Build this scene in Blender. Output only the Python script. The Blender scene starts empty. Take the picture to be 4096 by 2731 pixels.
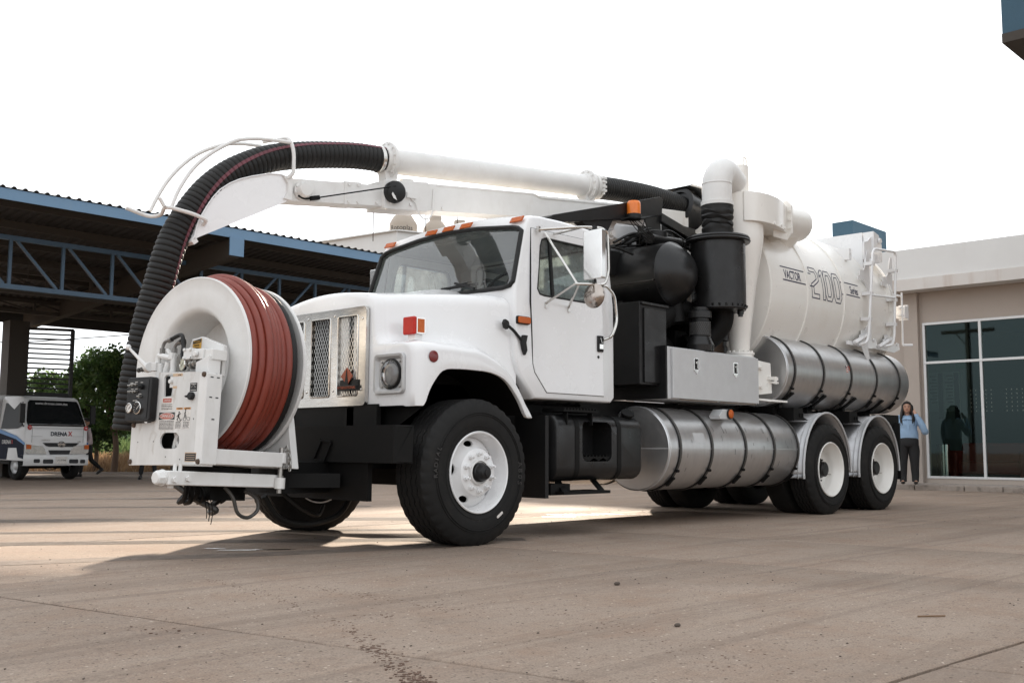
import bpy, bmesh, math, random
from mathutils import Vector as V, Matrix, Euler
rnd = random.Random(7)
R = math.radians
PI = math.pi
S = bpy.context.scene
COL = S.collection

# ------------------------------------------------------------------ camera, sky, sun, exposure
cam_d = bpy.data.cameras.new('camera'); cam = bpy.data.objects.new('camera', cam_d); COL.objects.link(cam)
cR = V((0.68920859, -0.72454712, 0.0047948)); cU = V((-0.07808933, -0.06769845, 0.99464515)); cF = V((0.72034268, 0.6858924, 0.10323776))
CAM = V((-5.37721826, -5.44579797, 0.69614887))
mw = Matrix.Identity(4)
for i in range(3):
    mw[i][0] = cR[i]; mw[i][1] = cU[i]; mw[i][2] = -cF[i]; mw[i][3] = CAM[i]
cam.matrix_world = mw
cam_d.sensor_width = 36; cam_d.lens = 36.55; cam_d.clip_start = 0.1; cam_d.clip_end = 2000
S.camera = cam

SKY_GAMMA = 0.13
SUN_AZ, SUN_EL = 49.0, 19.0          # degrees from +y towards +x, and above the horizon
w = bpy.data.worlds.new('World'); S.world = w; w.use_nodes = True
nt = w.node_tree; nt.nodes.clear()
sky = nt.nodes.new('ShaderNodeTexSky'); sky.sky_type = 'NISHITA'; sky.sun_disc = False
sky.sun_elevation = R(SUN_EL); sky.sun_rotation = R(SUN_AZ); sky.air_density = 1.0; sky.dust_density = 6.0; sky.ozone_density = 1.0
hs = nt.nodes.new('ShaderNodeHueSaturation'); hs.inputs['Saturation'].default_value = 0.16
gm = nt.nodes.new('ShaderNodeGamma'); gm.inputs['Gamma'].default_value = SKY_GAMMA          # thin overcast evens the sky out
tcw = nt.nodes.new('ShaderNodeTexCoord'); mpw = nt.nodes.new('ShaderNodeMapping'); mpw.inputs['Scale'].default_value = (1, 1, 3.2)
nzw = nt.nodes.new('ShaderNodeTexNoise'); nzw.inputs['Scale'].default_value = 1.7; nzw.inputs['Detail'].default_value = 5; nzw.inputs['Roughness'].default_value = .5
mrw = nt.nodes.new('ShaderNodeMapRange'); mrw.inputs[1].default_value = .35; mrw.inputs[2].default_value = .65; mrw.inputs[3].default_value = .90; mrw.inputs[4].default_value = 1.08
mxw = nt.nodes.new('ShaderNodeMix'); mxw.data_type = 'RGBA'; mxw.blend_type = 'MULTIPLY'; mxw.inputs[0].default_value = 1.0
tnt = nt.nodes.new('ShaderNodeMix'); tnt.data_type = 'RGBA'; tnt.blend_type = 'MULTIPLY'; tnt.inputs[0].default_value = 1.0; tnt.inputs[7].default_value = (.972, 1.0, 1.03, 1)   # cool overcast white
bg = nt.nodes.new('ShaderNodeBackground'); bg.inputs['Strength'].default_value = 0.15
out = nt.nodes.new('ShaderNodeOutputWorld')
for p, q in ((sky.outputs[0], hs.inputs['Color']), (hs.outputs[0], gm.inputs['Color']), (tcw.outputs['Generated'], mpw.inputs[0]), (mpw.outputs[0], nzw.inputs['Vector']),
             (nzw.outputs[0], mrw.inputs[0]), (gm.outputs[0], tnt.inputs[6]), (tnt.outputs[2], mxw.inputs[6]), (mrw.outputs[0], mxw.inputs[7]), (mxw.outputs[2], bg.inputs['Color']), (bg.outputs[0], out.inputs[0])):
    nt.links.new(p, q)
sl = bpy.data.lights.new('sun', 'SUN'); sun = bpy.data.objects.new('sun', sl); COL.objects.link(sun)
sl.energy = 1.05; sl.angle = R(1.5); sl.color = (1.0, 0.86, 0.70)
sd = V((math.sin(R(SUN_AZ))*math.cos(R(SUN_EL)), math.cos(R(SUN_AZ))*math.cos(R(SUN_EL)), math.sin(R(SUN_EL))))
sun.rotation_euler = sd.to_track_quat('Z', 'Y').to_euler(); sun.location = (20, 20, 20)
S.view_settings.view_transform = 'Standard'; S.view_settings.look = 'None'; S.view_settings.gamma = 1
S.view_settings.use_curve_mapping = False
S.view_settings.exposure = 3.1

# ------------------------------------------------------------------ materials
MATS = {}
def mat(name, col, rough=.5, metal=0., col2=None, sc=6., amt=.5, lo=.35, hi=.65, stretch=(1,1,1), bump=0., bsc=60., coat=0., spec=.5,
        rvar=0., dirt=None, dsc=2.5, dlo=.55, dhi=.8, damt=.6, dstretch=(1,1,1), trans=0.):
    """Principled material: colour mottled between col and col2 by noise, an optional second dirt layer, fine bump, varied gloss."""
    m = bpy.data.materials.new(name); m.use_nodes = True; t = m.node_tree; N = t.nodes; L = t.links
    b = N['Principled BSDF']; b.inputs['Roughness'].default_value = rough; b.inputs['Metallic'].default_value = metal
    b.inputs['Specular IOR Level'].default_value = spec
    if coat: b.inputs['Coat Weight'].default_value = coat; b.inputs['Coat Roughness'].default_value = .06
    tc = N.new('ShaderNodeTexCoord')
    def noise(scale, st, det=5):
        mp = N.new('ShaderNodeMapping'); mp.inputs['Scale'].default_value = st; L.new(tc.outputs['Object'], mp.inputs[0])
        n = N.new('ShaderNodeTexNoise'); n.inputs['Scale'].default_value = scale; n.inputs['Detail'].default_value = det; n.inputs['Roughness'].default_value = .62
        L.new(mp.outputs[0], n.inputs['Vector']); return n
    def ramp(src, a, bb):
        r = N.new('ShaderNodeMapRange'); r.inputs['From Min'].default_value = a; r.inputs['From Max'].default_value = bb
        L.new(src, r.inputs['Value']); return r.outputs[0]
    def mix(fac, a, bb):
        x = N.new('ShaderNodeMix'); x.data_type = 'RGBA'
        L.new(fac, x.inputs[0])
        for i, c in ((6, a), (7, bb)):
            if isinstance(c, tuple): x.inputs[i].default_value = (*c, 1)
            else: L.new(c, x.inputs[i])
        return x.outputs[2]
    cur = tuple(col)
    if col2:
        n = noise(sc, stretch); f = ramp(n.outputs[0], lo, hi)
        mu = N.new('ShaderNodeMath'); mu.operation = 'MULTIPLY'; mu.inputs[1].default_value = amt; L.new(f, mu.inputs[0])
        cur = mix(mu.outputs[0], cur, tuple(col2))
    if dirt:
        n = noise(dsc, dstretch, 8); f = ramp(n.outputs[0], dlo, dhi)
        mu = N.new('ShaderNodeMath'); mu.operation = 'MULTIPLY'; mu.inputs[1].default_value = damt; L.new(f, mu.inputs[0])
        cur = mix(mu.outputs[0], cur, tuple(dirt))
    if isinstance(cur, tuple): b.inputs['Base Color'].default_value = (*cur, 1)
    else: L.new(cur, b.inputs['Base Color'])
    if rvar:
        n = noise(sc*1.7, stretch); r = N.new('ShaderNodeMapRange'); r.inputs['From Min'].default_value = .3; r.inputs['From Max'].default_value = .7
        r.inputs['To Min'].default_value = max(.02, rough-rvar); r.inputs['To Max'].default_value = min(1, rough+rvar)
        L.new(n.outputs[0], r.inputs['Value']); L.new(r.outputs[0], b.inputs['Roughness'])
    if bump:
        n = noise(bsc, stretch, 4); bp = N.new('ShaderNodeBump'); bp.inputs['Strength'].default_value = bump; bp.inputs['Distance'].default_value = .01
        L.new(n.outputs[0], bp.inputs['Height']); L.new(bp.outputs[0], b.inputs['Normal'])
    MATS[name] = m; return m

WHITE = mat('white_gloss_paint', (.80,.80,.805), .26, col2=(.76,.76,.755), sc=2.2, coat=.5, rvar=.05, dirt=(.60,.56,.50), dsc=1.7, dlo=.50, dhi=.95, damt=.22)
WDULL = mat('white_worn_paint', (.74,.735,.72), .45, col2=(.66,.65,.63), sc=5, amt=.7, rvar=.1, dirt=(.42,.36,.30), dsc=7, dlo=.58, dhi=.82, damt=.45, dstretch=(1,1,.25), bump=.03, bsc=40)
WPANEL = mat('white_chipped_paint', (.68,.675,.66), .5, col2=(.55,.54,.52), sc=6, amt=.8, stretch=(1,1,.3), rvar=.1, dirt=(.30,.24,.18), dsc=14, dlo=.56, dhi=.76, damt=.75, dstretch=(1,1,.4), bump=.05, bsc=50)
CREAM = mat('cream_white_paint', (.845,.825,.785), .33, col2=(.815,.79,.745), sc=3, coat=.25, rvar=.08, dirt=(.60,.53,.44), dsc=4, dlo=.56, dhi=.9, damt=.28, dstretch=(1,1,.3))
BLACKP = mat('black_paint', (.007,.007,.0075), .42, col2=(.012,.0115,.011), sc=4, rvar=.12, spec=.35, dirt=(.035,.03,.026), dsc=6, dlo=.62, dhi=.9, damt=.35)
BLACKS = mat('black_satin_paint', (.009,.009,.0095), .33, spec=.4, col2=(.015,.0145,.014), sc=5, rvar=.08, dirt=(.035,.031,.028), dsc=9, dlo=.6, dhi=.85, damt=.35, bump=.02, bsc=30)
CHASSIS = mat('chassis_black', (.0035,.0035,.0035), .6, col2=(.007,.0065,.006), sc=8, spec=.2, dirt=(.022,.018,.015), dsc=5, dlo=.6, dhi=.9, damt=.4)
PLASTIC = mat('black_plastic', (.007,.007,.0075), .5, spec=.35, col2=(.012,.012,.012), sc=12, bump=.03, bsc=200)
ALU = mat('brushed_aluminium', (.60,.60,.60), .36, .85, col2=(.50,.50,.505), sc=5, stretch=(4,1,1), rvar=.07, dirt=(.22,.20,.18), dsc=7, dlo=.64, dhi=.86, damt=.5, bump=.03, bsc=18)
ALU2 = mat('dull_aluminium', (.60,.605,.61), .48, .45, col2=(.54,.54,.545), sc=9, rvar=.06, dirt=(.25,.22,.2), dsc=12, dlo=.66, dhi=.85, damt=.5, bump=.02, bsc=60)
FENDER = mat('galvanised_mudguard', (.46,.46,.47), .42, .8, col2=(.38,.38,.385), sc=9, rvar=.08, dirt=(.20,.15,.11), dsc=8, dlo=.58, dhi=.8, damt=.5)
STEEL = mat('stainless_steel', (.62,.60,.57), .22, 1, col2=(.52,.51,.49), sc=5, stretch=(1,1,6), rvar=.06, dirt=(.3,.27,.24), dsc=9, dlo=.62, dhi=.85, damt=.3)
CHROME = mat('chrome', (.72,.71,.69), .12, 1, col2=(.6,.58,.55), sc=20, rvar=.05)
BOLT = mat('zinc_bolt', (.45,.44,.42), .4, .9, col2=(.3,.28,.25), sc=40)
RUST = mat('rusty_bolt', (.09,.055,.035), .8, 0, col2=(.04,.03,.025), sc=60, bump=.2, bsc=200)
TYRE = mat('tyre_rubber', (.0075,.0072,.007), .72, spec=.3, col2=(.013,.0122,.0115), sc=9, dirt=(.045,.037,.03), dsc=6, dlo=.55, dhi=.88, damt=.38, bump=.06, bsc=120)
HOSEB = mat('black_corrugated_rubber', (.008,.0078,.0075), .55, spec=.35, col2=(.014,.0132,.0125), sc=14, dirt=(.06,.05,.045), dsc=10, dlo=.6, dhi=.85, damt=.4, bump=.06, bsc=140)
HSTRIPE = mat('maroon_hose_stripe', (.16,.045,.06), .6, col2=(.10,.035,.045), sc=20)
HOSER = mat('red_rubber_hose', (.215,.036,.020), .45, col2=(.165,.029,.018), sc=7, rvar=.1, dirt=(.14,.07,.05), dsc=9, dlo=.58, dhi=.85, damt=.4)
RUBBER = mat('black_rubber_seal', (.007,.007,.007), .5, spec=.35)
ORANGE = mat('amber_lens', (.52,.115,.02), .35, col2=(.42,.09,.018), sc=60, spec=.3)
ORANGE2 = mat('beacon_lens', (.80,.20,.02), .3, col2=(.65,.15,.02), sc=30, coat=.2)
RED = mat('red_lens', (.50,.018,.008), .35, col2=(.36,.014,.008), sc=50, spec=.3)
DRED = mat('dark_red_reflector', (.16,.012,.012), .3, coat=.3)
GREYIN = mat('grey_cab_trim', (.42,.44,.47), .7, col2=(.36,.38,.41), sc=5)
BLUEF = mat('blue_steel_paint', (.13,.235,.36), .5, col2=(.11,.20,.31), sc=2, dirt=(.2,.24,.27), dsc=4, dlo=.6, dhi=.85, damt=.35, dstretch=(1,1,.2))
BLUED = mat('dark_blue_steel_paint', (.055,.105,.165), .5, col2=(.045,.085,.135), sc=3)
BLUEW = mat('blue_render', (.045,.098,.142), .8, col2=(.037,.083,.122), sc=2.5, bump=.15, bsc=70, dirt=(.065,.11,.14), dsc=3, dlo=.55, dhi=.8, damt=.4)
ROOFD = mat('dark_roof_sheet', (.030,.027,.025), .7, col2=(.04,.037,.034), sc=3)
DARKM = mat('dark_gate_steel', (.02,.02,.02), .6)
WALLW = mat('white_wall_render', (.72,.715,.70), .8, col2=(.67,.66,.645), sc=1.6, bump=.1, bsc=80, dirt=(.50,.40,.32), dsc=2.2, dlo=.60, dhi=.85, damt=.25, dstretch=(1,1,.15))
WALLS = mat('stained_white_wall', (.66,.63,.60), .8, col2=(.60,.55,.51), sc=2, bump=.1, bsc=80, dirt=(.40,.27,.20), dsc=2.6, dlo=.52, dhi=.75, damt=.6, dstretch=(1,1,.08))
WALLB = mat('beige_wall_render', (.44,.38,.335), .85, col2=(.40,.345,.30), sc=1.5, bump=.12, bsc=80)
KERB = mat('kerb_concrete', (.34,.29,.25), .85, col2=(.22,.18,.155), sc=9, bump=.3, bsc=30, dirt=(.10,.085,.07), dsc=8, dlo=.52, dhi=.7, damt=.7)
KERBB = mat('blue_kerb_paint', (.09,.20,.36), .7, col2=(.2,.24,.28), sc=14)
PAVE = mat('pavement_concrete', (.36,.31,.275), .85, col2=(.28,.24,.21), sc=3, bump=.15, bsc=50)
ALUF = mat('window_frame_aluminium', (.68,.68,.68), .4, .3, col2=(.62,.62,.62), sc=5)
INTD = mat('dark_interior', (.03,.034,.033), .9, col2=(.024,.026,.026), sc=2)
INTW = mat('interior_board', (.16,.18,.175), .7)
SOFA = mat('red_leather', (.26,.030,.016), .5, col2=(.21,.025,.014), sc=4)
TANKB = mat('beige_plastic_tank', (.42,.355,.29), .5, col2=(.38,.32,.26), sc=3)
INK = mat('black_print', (.02,.02,.022), .6)
NAVY = mat('navy_print', (.012,.016,.055), .5, col2=(.03,.035,.085), sc=40)
PAPER = mat('worn_white_sticker', (.72,.70,.67), .55, col2=(.55,.50,.46), sc=30, amt=.7)
PAPERR = mat('red_print', (.42,.06,.035), .5, col2=(.55,.30,.25), sc=40, amt=.5)
PAPERO = mat('orange_print', (.60,.26,.05), .5, col2=(.5,.3,.15), sc=40)
YEL = mat('yellow_sticker', (.60,.34,.06), .5, col2=(.5,.28,.07), sc=30)
TAN = mat('tan_label', (.55,.38,.24), .6, col2=(.6,.48,.36), sc=30)
SKIN = mat('skin', (.46,.26,.18), .5, col2=(.41,.22,.15), sc=8)
HAIR = mat('dark_hair', (.012,.009,.008), .45)
SHIRTB = mat('light_blue_shirt', (.30,.44,.62), .75, col2=(.26,.39,.56), sc=12, bump=.3, bsc=14)
SHIRTP = mat('pale_pink_shirt', (.60,.50,.51), .8, col2=(.52,.44,.45), sc=8)
BLACKC = mat('black_cloth', (.012,.012,.013), .85, col2=(.018,.018,.02), sc=10)
SHOE = mat('black_leather', (.012,.011,.011), .35)
HWHITE = mat('small_truck_white_paint', (.70,.70,.70), .3, col2=(.66,.66,.66), sc=3, coat=.3)
HNAVY = mat('navy_blue_paint', (.005,.010,.028), .6, spec=.1)
HBLUE = mat('bright_blue_paint', (.03,.22,.55), .35)
HRED = mat('bright_red_print', (.45,.02,.02), .4)
LAMPG = mat('clear_lamp_lens', (.72,.72,.70), .15, .5, col2=(.40,.40,.39), sc=22, coat=.5)
GRAVEL = mat('dark_gravel', (.07,.055,.045), .9, col2=(.12,.09,.07), sc=20)
MUD = mat('dried_red_mud', (.14,.085,.06), .95, col2=(.10,.06,.042), sc=20, bump=.3, bsc=90)
BARK = mat('tree_bark', (.15,.10,.07), .9, col2=(.09,.06,.045), sc=12, stretch=(1,1,.3), bump=.4, bsc=30)

def glass(name, tint, ior=1.45, tr=.85, rough=.02, boost=1., dirt=0., gcol=(1,1,1)):
    """Thin pane: tinted see-through, a Fresnel mirror layer, and a patchy film of dust that catches the light."""
    m = bpy.data.materials.new(name); m.use_nodes = True; t = m.node_tree; N = t.nodes; L = t.links; N.clear()
    o = N.new('ShaderNodeOutputMaterial'); mx = N.new('ShaderNodeMixShader'); tb = N.new('ShaderNodeBsdfTransparent'); gl = N.new('ShaderNodeBsdfGlossy')
    fr = N.new('ShaderNodeFresnel'); fr.inputs[0].default_value = ior
    mm = N.new('ShaderNodeMath'); mm.operation = 'MULTIPLY'; mm.inputs[1].default_value = boost; mm.use_clamp = True
    L.new(fr.outputs[0], mm.inputs[0])
    tb.inputs[0].default_value = (*[c*tr for c in tint], 1); gl.inputs['Roughness'].default_value = rough; gl.inputs[0].default_value = (*gcol, 1)
    base = tb.outputs[0]
    if dirt:
        tc = N.new('ShaderNodeTexCoord'); n = N.new('ShaderNodeTexNoise'); n.inputs['Scale'].default_value = 5; n.inputs['Detail'].default_value = 8; n.inputs['Roughness'].default_value = .7
        L.new(tc.outputs['Object'], n.inputs['Vector']); r = N.new('ShaderNodeMapRange'); r.inputs[1].default_value = .32; r.inputs[2].default_value = .75; r.inputs[3].default_value = dirt*.4; r.inputs[4].default_value = dirt*1.9
        L.new(n.outputs[0], r.inputs[0]); tl = N.new('ShaderNodeBsdfTranslucent'); tl.inputs[0].default_value = (.75,.80,.79,1); df = N.new('ShaderNodeBsdfDiffuse'); df.inputs[0].default_value = (.5,.53,.53,1)
        ad = N.new('ShaderNodeMixShader'); ad.inputs[0].default_value = .35; L.new(tl.outputs[0], ad.inputs[1]); L.new(df.outputs[0], ad.inputs[2])
        m2 = N.new('ShaderNodeMixShader'); L.new(r.outputs[0], m2.inputs[0]); L.new(tb.outputs[0], m2.inputs[1]); L.new(ad.outputs[0], m2.inputs[2]); base = m2.outputs[0]
    L.new(mm.outputs[0], mx.inputs[0]); L.new(base, mx.inputs[1]); L.new(gl.outputs[0], mx.inputs[2]); L.new(mx.outputs[0], o.inputs[0])
    MATS[name] = m; return m
GLASS = glass('cab_glass', (.82,.90,.90), boost=2.6, dirt=.07)
GLASSW = glass('dusty_side_glass', (.78,.92,.89), boost=2.0, dirt=.34)
GLASSR = glass('hazy_rear_glass', (.80,.92,.90), boost=1.3, dirt=.8)
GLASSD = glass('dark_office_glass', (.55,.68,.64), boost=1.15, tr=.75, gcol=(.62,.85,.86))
GLASSH = glass('dark_truck_glass', (.3,.32,.32), boost=1.0)
GLASSL = glass('lamp_glass', (.92,.92,.92), boost=1.6)

def leafmat(name, c1, c2, c3):
    m = bpy.data.materials.new(name); m.use_nodes = True; t = m.node_tree; N = t.nodes; L = t.links
    b = N['Principled BSDF']; b.inputs['Roughness'].default_value = .6
    g = N.new('ShaderNodeNewGeometry'); r = N.new('ShaderNodeValToRGB'); e = r.color_ramp.elements
    e[0].color = (*c1, 1); e[1].color = (*c3, 1); x = r.color_ramp.elements.new(.5); x.color = (*c2, 1)
    L.new(g.outputs['Random Per Island'], r.inputs[0]); L.new(r.outputs[0], b.inputs['Base Color'])
    tr = N.new('ShaderNodeBsdfTranslucent'); L.new(r.outputs[0], tr.inputs[0]); mx = N.new('ShaderNodeMixShader'); mx.inputs[0].default_value = .5
    L.new(b.outputs[0], mx.inputs[1]); L.new(tr.outputs[0], mx.inputs[2]); L.new(mx.outputs[0], N['Material Output'].inputs[0])
    return m
LEAF = leafmat('tree_leaves', (.055,.11,.03), (.085,.15,.042), (.14,.20,.06))
LEAFD = leafmat('bush_leaves', (.05,.09,.035), (.07,.12,.045), (.10,.15,.055))
DRYG = leafmat('dry_grass', (.22,.13,.07), (.30,.19,.11), (.38,.26,.15))
GREENG = leafmat('green_grass', (.06,.10,.03), (.09,.14,.05), (.13,.17,.07))

# concrete of the yard: grey-brown, speckled, with reddish dust, faint tyre streaks and damp spots
def concrete():
    m = bpy.data.materials.new('dusty_yard_concrete'); m.use_nodes = True; t = m.node_tree; N = t.nodes; L = t.links
    b = N['Principled BSDF']; tc = N.new('ShaderNodeTexCoord')
    def noise(scale, st=(1,1,1), det=6, rot=0., rg=.6):
        mp = N.new('ShaderNodeMapping'); mp.inputs['Scale'].default_value = st; mp.inputs['Rotation'].default_value = (0,0,rot)
        L.new(tc.outputs['Object'], mp.inputs[0]); n = N.new('ShaderNodeTexNoise'); n.inputs['Scale'].default_value = scale
        n.inputs['Detail'].default_value = det; n.inputs['Roughness'].default_value = rg; L.new(mp.outputs[0], n.inputs['Vector']); return n.outputs[0]
    def rng(src, a, bb, c=0., d=1.):
        r = N.new('ShaderNodeMapRange'); r.inputs[1].default_value = a; r.inputs[2].default_value = bb; r.inputs[3].default_value = c; r.inputs[4].default_value = d
        L.new(src, r.inputs[0]); return r.outputs[0]
    def mix(f, a, bb):
        x = N.new('ShaderNodeMix'); x.data_type = 'RGBA'; L.new(f, x.inputs[0])
        for i, c in ((6, a), (7, bb)):
            if isinstance(c, tuple): x.inputs[i].default_value = (*c, 1)
            else: L.new(c, x.inputs[i])
        return x.outputs[2]
    def specks(scale, r0, r1, keep, k):
        v = N.new('ShaderNodeTexVoronoi'); v.inputs['Scale'].default_value = scale; L.new(tc.outputs['Object'], v.inputs['Vector'])
        near = rng(v.outputs['Distance'], r0, r1, 1., 0.); sep = N.new('ShaderNodeSeparateColor'); L.new(v.outputs['Color'], sep.inputs[0])
        g = N.new('ShaderNodeMath'); g.operation = 'LESS_THAN'; g.inputs[1].default_value = keep; L.new(sep.outputs[0], g.inputs[0])
        m_ = N.new('ShaderNodeMath'); m_.operation = 'MULTIPLY'; L.new(near, m_.inputs[0]); L.new(g.outputs[0], m_.inputs[1])
        m2 = N.new('ShaderNodeMath'); m2.operation = 'MULTIPLY'; m2.inputs[1].default_value = k; L.new(m_.outputs[0], m2.inputs[0]); return m2.outputs[0]
    c = mix(rng(noise(.55), .38, .64), (.345,.275,.222), (.295,.232,.186))
    c = mix(rng(noise(2.3, det=9, rg=.75), .45, .72, 0, .75), c, (.285,.190,.135))          # reddish dust
    c = mix(rng(noise(13., (.10,1.,1), 8, .42, .78), .52, .70, 0, .30), c, (.215,.168,.137))   # broomed streaks
    c = mix(rng(noise(1.6, (.05,1.,1), 8, .62, .7), .52, .62, 0, .45), c, (.185,.142,.114))   # worn tyre marks
    c = mix(rng(noise(4.2, (.025,1.,1), 8, .50, .7), .56, .62, 0, .45), c, (.19,.146,.118))
    c = mix(rng(noise(3.4, (.03,1.,1), 7, .56, .7), .56, .64, 0, .4), c, (.40,.325,.26))      # pale scraped lines
    c = mix(rng(noise(22, det=6, rg=.75), .53, .64, 0, .55), c, (.19,.145,.116))             # blotchy wear
    c = mix(rng(noise(26, det=6, rg=.75), .56, .66, 0, .45), c, (.42,.35,.285))
    c = mix(rng(noise(130, det=3), .44, .62, 0, .5), c, (.17,.132,.106))
    c = mix(specks(24, .10, .20, .30, .85), c, (.075,.055,.045))                            # dark grit
    c = mix(specks(60, .18, .30, .25, .7), c, (.10,.076,.062))
    c = mix(specks(33, .12, .22, .16, .8), c, (.55,.47,.39))                                # pale chips
    c = mix(rng(noise(1.1, det=4), .64, .76, 0, .4), c, (.15,.116,.095))                    # oily stains
    L.new(c, b.inputs['Base Color'])
    L.new(rng(noise(1.4, (.35,1,1), 6, -.1), .35, .7, .80, .97), b.inputs['Roughness'])
    b.inputs['Specular IOR Level'].default_value = .12
    bp = N.new('ShaderNodeBump'); bp.inputs['Strength'].default_value = .35; bp.inputs['Distance'].default_value = .012
    ad = N.new('ShaderNodeMath'); ad.operation = 'ADD'; L.new(noise(120, det=4), ad.inputs[0])
    a2 = N.new('ShaderNodeMath'); a2.operation = 'MULTIPLY'; a2.inputs[1].default_value = .8; L.new(noise(26, (.3,1,1), 5, .1), a2.inputs[0]); L.new(a2.outputs[0], ad.inputs[1])
    L.new(ad.outputs[0], bp.inputs['Height']); L.new(bp.outputs[0], b.inputs['Normal'])
    return m
CONC = concrete()
BED = mat('joint_dirt', (.03,.024,.02), .95, col2=(.05,.04,.032), sc=20)
WET = mat('oily_water', (.028,.024,.02), .16, spec=.35, rvar=.10, sc=18)
EARTH = mat('dry_earth', (.24,.165,.115), .95, col2=(.30,.22,.15), sc=1.5, bump=.3, bsc=12)

# ------------------------------------------------------------------ mesh helpers
class B:
    """Collects vertices and faces; T is applied to all that is added while it is set."""
    def __init__(s, T=None): s.v = []; s.f = []; s.m = []; s.T = T; s.mi = 0
    def add(s, vs, fs):
        o = len(s.v)
        s.v += [tuple(s.T @ V(p)) if s.T else tuple(p) for p in vs]
        for f in fs: s.f.append([i+o for i in f]); s.m.append(s.mi)
        return s
    def box(s, x0, x1, y0, y1, z0, z1):
        vs = [(x,y,z) for x in (x0,x1) for y in (y0,y1) for z in (z0,z1)]
        return s.add(vs, [(0,1,3,2),(4,6,7,5),(0,4,5,1),(2,3,7,6),(0,2,6,4),(1,5,7,3)])
    def bar(s, p, q, w, h, up=(0,0,1)):
        p = V(p); q = V(q); d = (q-p).normalized(); u = V(up); r = d.cross(u)
        if r.length < 1e-4: r = d.cross(V((1,0,0)))
        r.normalize(); u = r.cross(d)
        vs = [tuple(c + r*(a*w/2) + u*(b*h/2)) for c in (p,q) for a,b in ((-1,-1),(1,-1),(1,1),(-1,1))]
        return s.add(vs, [(3,2,1,0),(4,5,6,7),(0,1,5,4),(1,2,6,5),(2,3,7,6),(3,0,4,7)])
    def cyl(s, p, q, r, r1=None, n=16, caps=(1,1)):
        return s.tube([p,q], [r, r if r1 is None else r1], n, caps=caps)
    def tube(s, pts, r, n=8, closed=False, caps=(1,1)):
        pts = [V(p) for p in pts]; k = len(pts); rs = r if isinstance(r, (list,tuple)) else [r]*k
        tang = []
        for i in range(k):
            a = pts[(i-1) % k] if (closed or i > 0) else pts[i]; b = pts[(i+1) % k] if (closed or i < k-1) else pts[i]
            tang.append((b-a).normalized())
        t = tang[0]; u = t.orthogonal().normalized(); vs = []
        for i in range(k):
            if i: u = (u - tang[i]*u.dot(tang[i])); u = u.normalized() if u.length > 1e-6 else tang[i].orthogonal().normalized()
            w_ = tang[i].cross(u)
            for j in range(n):
                a = 2*PI*j/n; vs.append(tuple(pts[i] + (u*math.cos(a)+w_*math.sin(a))*rs[i]))
        fs = []
        for i in range(k if closed else k-1):
            i2 = (i+1) % k
            for j in range(n): fs.append((i*n+j, i*n+(j+1)%n, i2*n+(j+1)%n, i2*n+j))
        if not closed:
            if caps[0]: fs.append(tuple(range(n-1,-1,-1)))
            if caps[1]: fs.append(tuple((k-1)*n+j for j in range(n)))
        return s.add(vs, fs)
    def lathe(s, prof, o, axis, n=32, ref=None, a0=0., a1=2*PI, mod=None, close=False):
        """prof: (radius, height along axis). mod(i, ang, r, h) may change a point."""
        o = V(o); ax = V(axis).normalized(); u = (V(ref) if ref else ax.orthogonal()); u = (u - ax*u.dot(ax)).normalized(); w_ = ax.cross(u)
        full = abs(a1-a0-2*PI) < 1e-6; m = n if full else n+1; vs = []
        for i,(r,h) in enumerate(prof):
            for j in range(m):
                a = a0+(a1-a0)*j/n; rr, hh = (r,h) if not mod else mod(i, a, r, h)
                vs.append(tuple(o + ax*hh + (u*math.cos(a)+w_*math.sin(a))*rr))
        fs = []; k = len(prof)
        for i in range(k if close else k-1):
            i2 = (i+1) % k
            for j in range(n): fs.append((i*m+j, i*m+(j+1)%m, i2*m+(j+1)%m, i2*m+j))
        return s.add(vs, fs)
    def disc(s, o, axis, r, n=24):
        o = V(o); ax = V(axis).normalized(); u = ax.orthogonal().normalized(); w_ = ax.cross(u)
        return s.add([tuple(o+(u*math.cos(2*PI*j/n)+w_*math.sin(2*PI*j/n))*r) for j in range(n)], [tuple(range(n))])
    def prism(s, pts, vec):
        vec = V(vec); n = len(pts); vs = [tuple(V(p)) for p in pts]+[tuple(V(p)+vec) for p in pts]
        return s.add(vs, [tuple(range(n)), tuple(range(2*n-1, n-1, -1))]+[(i, i+n, (i+1)%n+n, (i+1)%n) for i in range(n)])
    def grid(s, rows, closed=False):
        m = len(rows[0]); vs = [tuple(p) for r in rows for p in r]; fs = []
        for i in range(len(rows)-1):
            for j in range(m if closed else m-1): fs.append((i*m+j, i*m+(j+1)%m, (i+1)*m+(j+1)%m, (i+1)*m+j))
        return s.add(vs, fs)
    def sph(s, c, r, n=12, sc=(1,1,1)):
        c = V(c); rows = []
        for i in range(n//2+1):
            t = PI*i/(n//2); rows.append([tuple(c+V((math.sin(t)*math.cos(2*PI*j/n)*r*sc[0], math.sin(t)*math.sin(2*PI*j/n)*r*sc[1], math.cos(t)*r*sc[2]))) for j in range(n)])
        return s.grid(rows, True)

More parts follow.
